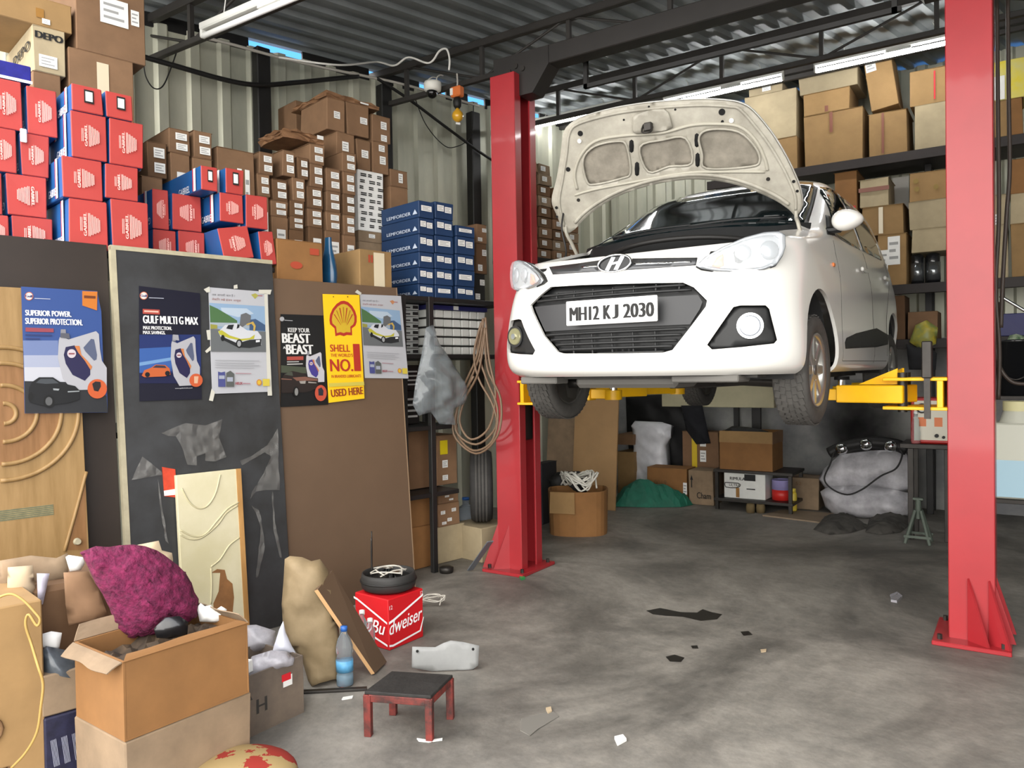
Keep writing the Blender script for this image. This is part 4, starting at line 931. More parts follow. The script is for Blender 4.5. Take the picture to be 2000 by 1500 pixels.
top = max(it['z1'] for it in tall if 'upper row' in it['label'])
def crumple(name, fr, px, y, depth, mat, label, amp=.03, z0=None, st=(), zs=1.0):
    a = fr.at(px[0], px[1], y); c = fr.at(px[2], px[3], y); w, h = c.x - a.x, a.z - c.z
    b2 = bmesh.new(); bmesh.ops.create_cube(b2, size=1.0); bmesh.ops.subdivide_edges(b2, edges=b2.edges[:], cuts=5, use_grid_fill=True)
    for v in b2.verts:
        p = v.co.copy(); f = 1 - .25 * max(0, p.z) * (abs(p.x) * 2) ** 3
        v.co = V((p.x * w, p.y * depth, p.z * h * f + h * .5)) + V((R.uniform(-amp, amp), R.uniform(-amp, amp), R.uniform(-amp, amp) if p.z > -.49 else 0))
    b = MB(); b.join(b2, smooth=False); b2.free()
    o = b.build(name, mat, loc=fr.w((a.x + c.x) / 2, y + depth / 2, c.z if z0 is None else z0), rotz=fr.phi)
    F = Face((-w / 2, -depth / 2 - amp * .8, 0), (1, 0, 0), (0, 0, 1))
    for (u0, v0, u1, v1) in st: t = MB(); t.rect(F, w * u0, h * v0, w * u1, h * v1, .002); t.build('shipping_label', PAPER, o)
    return tag(o, label, 'carton')
KRAFT = M('kraft_wrap', '8f6a4a', .7, c2='6f4f36', nscale=8)
crumple('crumpled_carton', LW, (*c2(1075, 100), *c2(1370, 215)), 5.05, .5, KRAFT, 'crumpled brown carton on the very top of the tall stack', .012, top + .012, [(.62, .35, .78, .65)])
crumple('brown_parcel', LW, (*c2(835, 345), *c2(1062, 450)), 4.95, .35, KRAFT, 'crumpled kraft parcel lying across the cartons beside the tall stack', .012, None, [(.82, .5, .98, .9)])
it = item(LW, 5.75, .3, (*c2(905, 215), *c2(1085, 340)), mat=CARD[1], label='brown carton behind the tall stack against the corrugated wall', group='tall stack of brown cartons'); it['z0'] = DZ2 + .001; carton(it)
for o in [x for x in bpy.data.objects if x.name.startswith('brown_parcel')]: o.location.z = max(i['z1'] for i in small if 'crumpled carton' in i['label']) + .02
# ---- tan cartons and blue bag on the brown board's edge
RPRINT = M('red_print', 'a5432c', .7)
def redoval(o, F, w, h, d):
    t = MB(); t.disc(F, w * .40, h * .46, w * .13, .0014, ry=h * .08); t.build('red_mark', RPRINT, o); t = MB(); t.rect(F, w * .7, h * .72, w * .9, h * .86, .0014); t.build('red_mark', RPRINT, o)
def redbars(o, F, w, h, d):
    t = MB(); t.rect(F, w * .26, h * .7, w * .31, h * .88, .0014); t.rect(F, w * .34, h * .7, w * .39, h * .88, .0014); t.build('red_mark', RPRINT, o)
tan = [item(LW, 4.43, .36, (*c2(800, 985), *c2(1064, 1245)), mat=CARD[3], label='orange brown carton with faded red oval above the black poster', art=redoval), item(LW, 4.43, .38, (*c2(1262, 1045), *c2(1448, 1262)), mat=CARD[0], label='open taped tan carton with two red bars above the yellow sign', art=redbars, tape=(.42, .05, .75, .95), tapemat=CLEARTAPE)]
resolve(tan, DZ2)
for it in tan: carton(it)
a = LW.at(*c2(1065, 980), 4.5); c = LW.at(*c2(1133, 1240), 4.5); b = MB()
def bag(u, v):
    q = 2 * pi * u; w = (.55 + .45 * sin(pi * min(1, v * 1.1 + .1))) * (1 - .35 * v); return (cos(q) * (c.x - a.x) * .55 * w * (1 + .1 * sin(5 * q)), sin(q) * .09 * w, v * (a.z - DZ2))
b.grid(bag, 24, 10, closed_u=True); tag(b.build('plastic_bag', M('blue_plastic', '18486b', .3, noise=.3, nscale=9, coat=.4), loc=LW.w((a.x + c.x) / 2, 4.52, DZ2 + .002), rotz=LW.phi), 'glossy dark blue plastic bag between two tan cartons', 'bag')

# ---- dark blue branded cartons
NAVY = M('navy_carton', '1c385e', .6, noise=.12, nscale=5, rnd=.1)
def navy_art(o, F, w, h, d):
    Fs = Face((-w / 2 - .004, d / 2, 0), (0, -1, 0), (0, 0, 1)); t = MB(); t.text('LEMFORDER', Fs, d * .5, h * .3, d * .62, h * .2, .0016, bold=.001); t.poly(Fs, [(d * .86, h * .2), (d * .98, h * .2), (d * .92, h * .48)], .0016); t.build('side_lettering', M('pale_ink', 'b9c4d4', .6), o)
nv = []
rowsy = [772, 868, 960, 1060, 1148, 1240, 1330]; cols = [(1592, 1682), (1684, 1790), (1800, 1910)]
for ci, (xa, xb) in enumerate(cols):
    for k in range(6):
        if ci == 2 and k < 1: continue
        dy = (ci * 6); r = (xa, rowsy[k] + dy + (30 if ci == 2 and k == 1 else 0), xb, rowsy[k + 1] + dy)
        st = [(.1, .45, .45, .8), (.5, .4, .85, .75)] if (k + ci) % 3 else [(.15, .4, .8, .72)]
        nv.append(item(LW, 4.5, .48, (*c2(*r[:2]), *c2(*r[2:])), mat=NAVY, st=st, art=navy_art if ci == 0 else None, name='printed_carton', plain=True, jit=.003, group='dark blue cartons at the rack end',
                       label=f'dark blue carton, {["top", "second", "third", "fourth", "fifth", "lowest"][k]} in the {["column with side lettering", "middle column", "column near the red lift post"][ci]}'))
resolve(nv, DZ2)
for it in nv: carton(it)
rx = [((*c2(1915, 905), *c2(1965, 1010)), CARD[1], 'brown carton squeezed between blue cartons and red lift post, upper'), ((*c2(1915, 1012), *c2(1968, 1180)), CARD[5], 'dark carton squeezed between blue cartons and red lift post, middle'), ((*c2(1900, 1182), *c2(1968, 1335)), BLACKM, 'dark carton with white labels beside the red lift post, lower')]
ex = [item(LW, 4.6, .4, r, mat=m, label=l, st=[(.1, .1, .5, .3), (.5, .6, .9, .8)]) for r, m, l in rx]
nx1 = max(i['x1'] for i in nv)
for i in ex: i['x0'] = max(i['x0'], nx1 + .004); i['x1'] = max(i['x1'], i['x0'] + .12)
resolve(ex, DZ2)
for it in ex: carton(it)
# ---- white carton rows under the blue ones
WB = M('white_carton', 'd6d7d2', .6, rnd=.08); nw = []
xs = [780, 818, 850, 890, 940, 985, 1020, 1052]
for r in range(5):
    for k in range(7):
        y0 = 402 + r * 38; a = c5(xs[k], y0 + 4); c = c5(xs[k + 1], y0 + 32)
        nw.append(item(LW, 4.62, .3, (*a, *c), mat=WB, plain=True, jit=.003, name='white_carton', group='white small cartons in rows on the rack', label='small white carton in the close rows under the dark blue cartons'))
xmin = LW.at(*c5(780, 400), 4.62).x; xmax = LW.at(*c5(1052, 400), 4.62).x
for r in range(5):
    for k in range(7):
        i = nw[r * 7 + k]; i['x0'] = xmin + (xmax - xmin) * k / 7; i['x1'] = xmin + (xmax - xmin) * (k + 1) / 7 - .004; i['z0'] = 1.632 + .0715 * (4 - r) + .0; i['z1'] = i['z0'] + .060
for r in range(5):
    for k in range(7): carton(nw[r * 7 + k])
    if r: 
        b = MB(); z = nw[(r - 1) * 7]['z0'] - .0115; b.bb((xmin, 4.63, z), (xmax, 4.9, z + .0105)); tag(b.build('tray', BLACKM, loc=(0, 0, 0), rotz=LW.phi), f'thin black tray between white carton rows, {ORD[r - 1]} from the top', 'tray')
z = nw[0]['z1'] + .001
b = MB(); b.bb((xmin, 4.60, z), (xmax, 4.9, z + .035), .003); b.box(((xmin * .55 + xmax * .45), 4.598, z + .018), (.05, .004, .03), None, 0, 1); tag(b.build('blue_flat_carton', [M('violet_blue', '26285e', .5), PAPER], rotz=LW.phi), 'long flat violet blue carton above the white carton rows', 'carton')
gy = []
for k in range(8):
    a = c5(670, 378 + k * 27); c = c5(748, 402 + k * 27); i = item(LW, 4.66, .3, (*a, *c), mat=M('grey_print_carton', 'a7aaa8', .6), plain=True, jit=.003, name='grey_carton', st=[], group='grey printed cartons behind the white poster', label=f'flat grey carton with black print beside the white poster, {ORD[7 - k]} from below')
    i['z0'] = 1.632 + .048 * (7 - k); i['z1'] = i['z0'] + .046; gy.append(i)
    def ga(o, F, w, h, d):
        t = MB(); t.rect(F, w * .6, h * .25, w * .92, h * .75, .0014); t.rect(F, w * .1, h * .3, w * .45, h * .5, .0014); t.build('printed_text', INK, o)
    i['art'] = ga
for it in gy: carton(it)
# ---- lower shelves behind the brown board
low = [((682, 640, 752, 755), BLACKM, 1.102, 'upper black carton with white print behind the plastic bag', True), ((682, 757, 752, 868), BLACKM, 1.102, 'lower black carton with white print behind the plastic bag', True)]
def blackart(o, F, w, h, d):
    t = MB()
    for k in range(4): t.rect(F, w * .15, h * (.2 + .17 * k), w * .8, h * (.26 + .17 * k), .0014)
    t.text('OIL', F, w * .5, h * .86, w * .5, h * .1, .0014) if False else None
    t.build('printed_text', M('grey_ink', 'b4b4b2', .6), o)
li = []
for r, m, dz, l, art in low: li.append(item(LW, 4.66, .4, (*c5(*r[:2]), *c5(*r[2:])), mat=m, label=l, art=blackart, plain=True, name='black_carton'))
resolve(li, 1.102)
li2 = [item(LW, 4.66, .4, (*c5(*r[:2]), *c5(*r[2:])), mat=m, label=l, st=s) for r, m, l, s in (((690, 905, 800, 1118), CARD[5], 'dark carton on the shelf under the grey plastic bag', []), ((825, 965, 925, 1118), CARD[1], 'brown carton with a yellow sticker behind the hanging hose', [(.25, .35, .5, .5), (.25, .1, .5, .2)]))]
resolve(li2, .602)
for i in li2: i['z1'] = min(i['z1'], 1.055)
li3 = [item(LW, 4.62, .42, (*c5(*r[:2]), *c5(*r[2:])), mat=m, label=l, st=s) for r, m, l, s in (((694, 1160, 800, 1385), CARD[3], 'orange brown carton on the floor beside the brown board, upper', []), ((700, 1390, 806, 1500), CARD[3], 'orange brown carton on the floor beside the brown board, lower', []), ((834, 1280, 935, 1385), CARD[1], 'brown carton with many small labels behind the water jar', [(.1, .55, .3, .7), (.4, .2, .6, .35), (.6, .6, .8, .75), (.15, .1, .35, .22)]), ((834, 1170, 930, 1278), CARD[1], 'upper brown carton with small labels behind the tyres', [(.3, .5, .5, .65), (.6, .7, .8, .85), (.5, .2, .7, .35)]), ((825, 1388, 960, 1470), CARD[2], 'low greyish carton on the floor under the labelled ones', []))]
resolve(li3, 0.0)
for i in li3: i['z1'] = min(i['z1'], .56)
for it in li + li2 + li3: carton(it)
t = MB(); i = li2[1]; F = Face((0, 0, 0), LW.m.to_3x3() @ V((1, 0, 0)), (0, 0, 1)); F.o = LW.w(i['x0'], i['y0'] - .003, i['z0']); w, h = i['x1'] - i['x0'], i['z1'] - i['z0']
t.rect(F, w * .15, h * .62, w * .5, h * .9, .002); tag(t.build('yellow_sticker', M('yellow_sticker', 'd8c21a', .5)), 'yellow sticker on the brown carton behind the hose', 'sticker')
# ================================================================ leaning boards and posters
def fat(F, px, py):
    d = G.ray(px, py); t = (F.o - EYE).dot(F.n) / d.dot(F.n); q = EYE + d * t - F.o; return q.dot(F.r), q.dot(F.u)
e1 = LW.m.to_3x3() @ V((1, 0, 0)); nb = LW.m.to_3x3() @ V((0, 1, 0))
def lean(y): return Face(LW.w(0, y, 0), e1, nb * .15 + V((0, 0, 2.1)))
FB2, FB1, FB3 = lean(4.205), lean(4.245), lean(4.225)
def slab(name, F, u0, u1, v1, th, mat, label, cat, bev=.002):
    b = MB(); m = Matrix(((F.r.x, F.u.x, F.n.x, F.o.x), (F.r.y, F.u.y, F.n.y, F.o.y), (F.r.z, F.u.z, F.n.z, F.o.z), (0, 0, 0, 1)))
    b.prism([(u0, 0), (u1, 0), (u1, v1), (u0, v1)], th, m @ Matrix.Translation((0, 0, -th)), bev=bev); return tag(b.build(name, mat), label, cat)
DKB = M('dark_brown_laminate', '2b221c', .55, noise=.2, nscale=5); BLB = M('black_worn_laminate', '37383a', .5, c2='282828', nscale=4); BRB = M('brown_laminate', '634f3e', .5, noise=.08, nscale=5)
PALE = M('pale_wood_edge', 'a79f86', .6, noise=.2, nscale=12)
u2l, u2r, v2 = fat(FB2, 231, 700)[0], fat(FB2, 548, 800)[0], fat(FB2, 390, 497)[1]
board2 = slab('laminate_board', FB2, u2l, u2r, v2, .035, BLB, 'tall black worn board leaning, pale wooden edge, torn clear film on it', 'board')
b = MB(); b.rect(FB2, u2l - .012, 0, u2l + .014, v2, .003, .036); b.build('edge_strip', PALE, board2)
b = MB(); b.rect(FB2, u2l - .012, v2 - .018, u2r, v2 + .006, .0035, .036); b.build('edge_strip', PALE, board2)
u1l, u1r, v1 = fat(FB1, -70, 700)[0], u2l - .016, fat(FB1, 100, 468)[1]
board1 = slab('laminate_board', FB1, u1l, u1r, v1, .03, DKB, 'tall dark brown board leaning behind the tan carved door panel', 'board')
u3r, v3 = fat(FB3, 793, 850)[0], fat(FB3, 660, 553)[1]
board3 = slab('laminate_board', FB3, u2r + .004, u3r, v3, .032, BRB, 'tall plain brown board leaning, yellow sign and white poster on it', 'board')
b = MB(); b.rect(FB3, u3r - .006, 0, u3r + .001, v3, .0015, .03); b.build('edge_strip', M('dark_wood_edge', '8d755c', .6), board3)
# torn clear film
FILM = M('clear_film', '9a9894', .25, alpha=.3, noise=.4, nscale=18, bump=.5, bscale=30)
pD = lambda x, y: (220 + x / 3.334, 780 + y / 3.334)
def film(pts):
    P = [fat(FB2, *pD(*q)) for q in pts]; Q, T = fill2d(P, .03); b = MB()
    b._add([FB2.p(q[0], q[1], .004 + R.uniform(0, .012)) for q in Q], T, False); return b.build('torn_film', FILM, board2)
film([(120, 525), (190, 370), (310, 470), (320, 490), (150, 520)])
film([(310, 220), (380, 190), (470, 155), (600, 170), (710, 130), (690, 250), (735, 375), (660, 405), (600, 400), (600, 350), (540, 370), (545, 430), (480, 425), (455, 330), (410, 240), (360, 240)])
film([(820, 400), (900, 370), (1000, 300), (1070, 190), (1075, 420), (1085, 590), (1000, 590), (930, 600), (890, 650), (900, 600), (980, 480), (1025, 370), (985, 345), (900, 395), (840, 430)])
film([(900, 690), (950, 720), (975, 850), (985, 960), (940, 1160), (925, 1160), (950, 930), (960, 840), (930, 740)])
film([(1040, 600), (1050, 800), (1100, 1030), (1085, 1030), (1045, 860), (1030, 620)])
film([(290, 520), (310, 640), (350, 900), (360, 940), (340, 920), (305, 690)])
# sticker card on it
P = [fat(FB2, *pD(*q)) for q in ((320, 440), (405, 455), (418, 640), (335, 630))]; b = MB(); b.poly(FB2, P, .006, .004); cd = tag(b.build('orange_card', M('orange_card', 'c8442a', .5, noise=.25, nscale=25)), 'small orange red card stuck to the black board beside the cream panel', 'card')
P = [fat(FB2, *pD(*q)) for q in ((330, 595), (410, 582), (414, 620), (333, 628))]; b = MB(); b.poly(FB2, P, .008, .001); b.build('white_strip', PAPER, cd)
# tan carved door panel
FT = lean(4.17); TAN = M('tan_veneer', '93764c', .5, c2='82663d', nscale=3, stretch=(9, 9, .8)); BRF = M('brown_veneer', '8a6440', .5, c2='76532f', nscale=3, stretch=(9, 9, .8))
ut0, ut1, vt = fat(FT, -60, 700)[0], fat(FT, 168, 950)[0], fat(FT, 20, 561)[1]
door = slab('carved_door_panel', FT, ut0, ut1, vt, .028, TAN, 'tan wood door panel with carved swirl leaning on the dark brown board', 'door panel')
def onT(x, y): return fat(FT, *c3(x, y))
cu, cv = onT(20, 815); rad = onT(280, 815)[0] - cu
b = MB(); b.poly(FT, [(max(ut0 + .005, cu + rad * cos(2 * pi * k / 48)), cv + rad * 1.02 * sin(2 * pi * k / 48)) for k in range(48)], .0008, .0004); b.build('brown_field', BRF, door)
b = MB(); b.poly(FT, [onT(*q) for q in ((390, 1120), (345, 1260), (295, 1440), (398, 1440))], .0008, .0004); b.build('brown_corner', BRF, door)
for r in (1.0, .56, .2, 1.32):
    pts = [(cu + rad * r * cos(a), cv + rad * r * sin(a)) for a in [radians(-95 + 9.5 * k) for k in range(21)]]
    b = MB(); b.tube([FT.p(max(u, ut0), min(v, vt), .002) for u, v in pts if v < vt and u < ut1], .011, 8, 2); b.build('carved_moulding', TAN, door)
b = MB(); b.tube([FT.p(*onT(*q), .002) for q in ((395, 1080), (350, 1250), (295, 1445))], .008, 8, 4); b.build('carved_moulding', TAN, door)
HAT = M('printed_hatch', '8d815a', .6, c2='6f6746', nscale=40); b = MB()
a0, a1 = onT(0, 1290), onT(243, 1220)
b.rect(FT, ut0 + .01, a0[1] - .02, a1[0], a1[1] - .01, .0012); b.build('hatched_strip', HAT, door)
b = MB()
for k in range(6): v = a0[1] - .02 + (a1[1] - .01 - a0[1] + .02) * (k + .5) / 6; b.rect(FT, ut0 + .01, v - .002, a1[0], v + .002, .0018)
b.build('strip_lines', M('line_green', '555a48', .6), door)
kb = onT(352, 1400); b = MB(); b.cyl(FT.p(*kb, 0), FT.p(*kb, .02), .018, .014, seg=16); b.build('door_knob', PALE, door)
# cream panel in front of the black board
FC = lean(4.165); CREAM = M('cream_panel', 'cdc6aa', .45, c2='bdb592', nscale=2.5)
onC = lambda x, y: fat(FC, *pD(x, y)); uc0, uc1, vc = onC(435, 900)[0], onC(858, 900)[0], onC(650, 470)[1]
cp = slab('carved_board', FC, uc0, uc1, vc, .03, CREAM, 'low cream panel with carved curves and brown stain against the black board', 'board')
b = MB(); b.rect(FC, uc1 - .028, 0, uc1 + .001, vc, .003, .032); b.build('wood_edge', M('light_wood', 'b98d55', .55, c2='9c7340', nscale=6, stretch=(3, 3, .4)), cp)
CLINE = M('cream_groove', 'b5ad8c', .5)
for pts in (((450, 580), (500, 670), (560, 710), (620, 690), (670, 610), (700, 490)), ((440, 880), (500, 910), (580, 900), (680, 820), (740, 740), (815, 690)), ((440, 850), (520, 890), (600, 880), (680, 790), (750, 710), (820, 670)), ((640, 1090), (700, 1040), (760, 950), (825, 900)), ((640, 1100), (645, 1200), (640, 1330))):
    b = MB(); b.tube([FC.p(*onC(*q), .001) for q in pts], .0045, 8, 5); b.build('carved_line', CLINE, cp)
b = MB(); b.poly(FC, [onC(*q) for q in ((640, 1130), (680, 1105), (730, 1110), (745, 1170), (780, 1200), (790, 1290), (780, 1400), (660, 1400), (655, 1330), (690, 1250), (700, 1130))], .0009, .0004); b.build('brown_stain', M('stain_brown', '8b6038', .6, noise=.3, nscale=10), cp)

# ---------------------------------------------------------------- posters
_ink = {}
def ink(h):
    c = [int(h[i:i + 2], 16) for i in (0, 2, 4)]; g = sum(c) / 3; return M('print_' + h, ''.join('%02x' % int((x * .85 + g * .15) * .84) for x in c), .42)
pA = lambda x, y: (30 + x / 5.555, 550 + y / 5.555)
pB = lambda x, y: (260 + x / 5.883, 545 + y / 5.883)
pC = lambda x, y: (530 + x / 6.252, 560 + y / 6.252)
class Poster:
    def __init__(s, F, mp, corners, mat, label, curl=0.0, name='poster'):
        s.F, s.mp, s.n = F, mp, 0; P = [s.q(*c) for c in corners]
        b = MB(); b.poly(F, P, .004, .002); s.o = tag(b.build(name, mat), label, 'poster'); s.base = .0046
    def q(s, x, y): return fat(s.F, *s.mp(x, y))
    def art(s, name, hexs, *polys, lift=0):
        s.n += 1
        for p in polys: b = MB(); b.poly(s.F, [s.q(*c) for c in p], s.base + .00035 * s.n, .0002); r = b.build(name, ink(hexs), s.o)
        return r
    def disc(s, name, hexs, x, y, r, ry=None):
        return s.art(name, hexs, [(x + r * cos(2 * pi * k / 24), y + (ry or r) * sin(2 * pi * k / 24)) for k in range(24)])
    def text(s, hexs, *items, name='lettering'):
        s.n += 1
        for t in items:
            st, x0, y0, x1, y1 = t[:5]; a = s.q(x0, (y0 + y1) / 2); c = s.q(x1, (y0 + y1) / 2); m = ((a[0] + c[0]) / 2, s.q((x0 + x1) / 2, (y0 + y1) / 2)[1]); h = abs(s.q((x0 + x1) / 2, y0)[1] - s.q((x0 + x1) / 2, y1)[1])
            b = MB(); b.text(st, s.F, m[0], m[1], abs(c[0] - a[0]), h, s.base + .00035 * s.n + .0003, bold=t[5] if len(t) > 5 else 0, rot=t[6] if len(t) > 6 else 0); r = b.build(name, ink(hexs), s.o)
        return r
def jug(P, x, y, w, h, cap=True, body='b7b6bd', label='241f4f'):
    f = lambda pts: [(x + w * a, y + h * c) for a, c in pts]
    P.art('oil_jug', body, f([(.04, .1), (.16, .12), (.22, .14), (.70, .02), (.78, .0), (.84, .05), (.86, .3), (.9, .5), (1, .62), (1.0, .98), (.3, 1), (.1, .8), (.0, .45), (.02, .15)]))
    P.art('jug_cap', '8d8c95', f([(.06, -.03), (.16, -.03), (.17, .1), (.05, .1)]))
    P.art('jug_handle', '56607f', f([(.68, .13), (.74, .14), (.80, .4), (.79, .48), (.74, .5), (.56, .34), (.52, .28)]))
    P.art('jug_label', label, f([(.16, .27), (.34, .24), (.42, .34), (.56, .5), (.66, .62), (.66, .74), (.55, .84), (.30, .74), (.16, .55), (.12, .4)]))
    P.art('label_orange', 'd97b3a', f([(.34, .25), (.44, .25), (.48, .40), (.60, .5), (.70, .6), (.67, .66), (.55, .5), (.42, .37)]))
    P.disc('jug_logo', 'd5c6cd', x + w * .28, y + h * .38, w * .09); P.art('jug_logo_band', '9a4a52', f([(.22, .37), (.34, .37), (.34, .395), (.22, .395)]))
def gulf_logo(P, x, y, r):
    P.disc('logo_ring', 'd8704a', x, y, r); P.disc('logo_inner', 'f0e6e2', x, y, r * .82); P.text('3a3f7a', ('Gulf', x - r * .85, y - r * .3, x + r * .85, y + r * .3, .001), name='logo_lettering')
    P.art('logo_line', 'c9cde0', [(x + r * 1.3, y + r * .45), (x + r * 5.0, y + r * .62), (x + r * 5.0, y + r * .75), (x + r * 1.3, y + r * .6)])
# blue poster
FP1 = lean(4.158)
P = Poster(FP1, pA, [(60, 55), (885, 105), (930, 330), (950, 870), (990, 1080), (1000, 1420), (100, 1430), (85, 800)], ink('2f509c'), 'blue poster with silver oil jug and black off road car on tan panel')
P.art('pale_sky', '6f83b8', [(78, 640), (460, 640), (470, 800), (90, 800)], ); P.art('horizon', 'a9b1cc', [(88, 800), (480, 800), (500, 930), (92, 930)]); P.art('haze', 'c9cbd4', [(92, 930), (520, 930), (560, 1100), (96, 1080)])
P.art('road', '2a2b30', [(96, 1080), (560, 1090), (985, 1240), (998, 1418), (102, 1428)])
gulf_logo(P, 145, 160, 46)
P.art('orange_tag', 'e07a1e', [(720, 105), (885, 112), (880, 315), (722, 262)]); P.art('tag_lines', '7a3a18', [(740, 152), (865, 160), (865, 188), (740, 182)])
P.text('eef0f5', ('SUPERIOR POWER.', 105, 318, 600, 378, .0014), ('SUPERIOR PROTECTION.', 105, 405, 720, 470, .0014))
P.art('red_line', 'a3404e', [(105, 500), (410, 512), (410, 552), (105, 545)]); P.art('small_lines', '2c3a78', [(105, 570), (390, 578), (390, 594), (105, 588)], [(105, 612), (260, 616), (260, 630), (105, 628)])
jug(P, 455, 540, 530, 640)
P.art('jug_neck', '5b5d68', [(485, 560), (575, 565), (585, 625), (480, 610)]); P.disc('badge', 'df5a26', 880, 1165, 105); P.art('badge_figure', '2a2022', [(825, 1110), (860, 1085), (915, 1090), (920, 1140), (890, 1195), (845, 1185)])
P.art('car_body', '16171a', [(140, 1170), (175, 1090), (250, 1040), (400, 1040), (500, 1105), (640, 1135), (685, 1180), (685, 1280), (560, 1320), (300, 1350), (150, 1310)]); P.art('car_windows', '454a50', [(215, 1100), (265, 1058), (395, 1056), (465, 1105), (320, 1112)]); P.art('car_light', '9ba2a4', [(400, 1160), (470, 1165), (460, 1185), (405, 1180)], [(560, 1190), (685, 1185), (685, 1196), (560, 1204)])
P.disc('car_wheel', '0c0c0d', 355, 1300, 62, 70); P.disc('car_rim', '5d5f60', 355, 1300, 38, 46); P.disc('car_rear_wheel', '0c0c0d', 160, 1250, 26, 50)
# navy poster
FP2 = lean(4.200)
P = Poster(FP2, pB, [(65, 80), (765, 165), (785, 1380), (70, 1405)], ink('14142a'), 'navy poster with silver oil jug and a small orange car')
P.art('blue_glow', '1d2f72', [(68, 640), (772, 640), (778, 1180), (69, 1180)]); P.art('bright_glow', '3260b4', [(68, 800), (440, 780), (440, 1060), (69, 1080)]); P.art('light_streak', '6fa0d8', [(68, 960), (440, 900), (440, 935), (69, 1000)]); P.art('floor_band', '171c4a', [(69, 1080), (778, 1080), (780, 1200), (69, 1200)])
gulf_logo(P, 117, 193, 46); P.art('red_label', 'c8493c', [(105, 345), (300, 355), (300, 410), (105, 400)]); P.art('label_lines', 'efc1ae', [(120, 362), (285, 370), (285, 388), (120, 380)])
P.text('f4f4f6', ('GULF MULTI G MAX', 110, 430, 735, 520, .0022), ('MAX PROTECTION.', 110, 545, 435, 585, .0008), ('MAX SAVINGS.', 108, 598, 362, 636, .0008))
jug(P, 425, 660, 335, 570); P.art('jug_neck', 'a5a4ad', [(450, 640), (510, 645), (520, 710), (450, 700)])
P.art('car_body', 'd9622a', [(90, 1110), (120, 1050), (200, 1020), (250, 985), (360, 990), (410, 1030), (420, 1100), (350, 1120), (120, 1130)]); P.art('car_windows', '3c3440', [(215, 1020), (255, 992), (355, 998), (375, 1025)]); P.disc('car_wheel', '16161c', 155, 1100, 28); P.disc('car_wheel', '16161c', 385, 1085, 28)
P.disc('badge', 'df5a2a', 712, 1165, 76); P.art('badge_figure', 'e9b48e', [(690, 1120), (740, 1120), (730, 1200), (690, 1200)])
P.text('d8d8de', ('www.gulfoilindia.com', 470, 1248, 668, 1266))
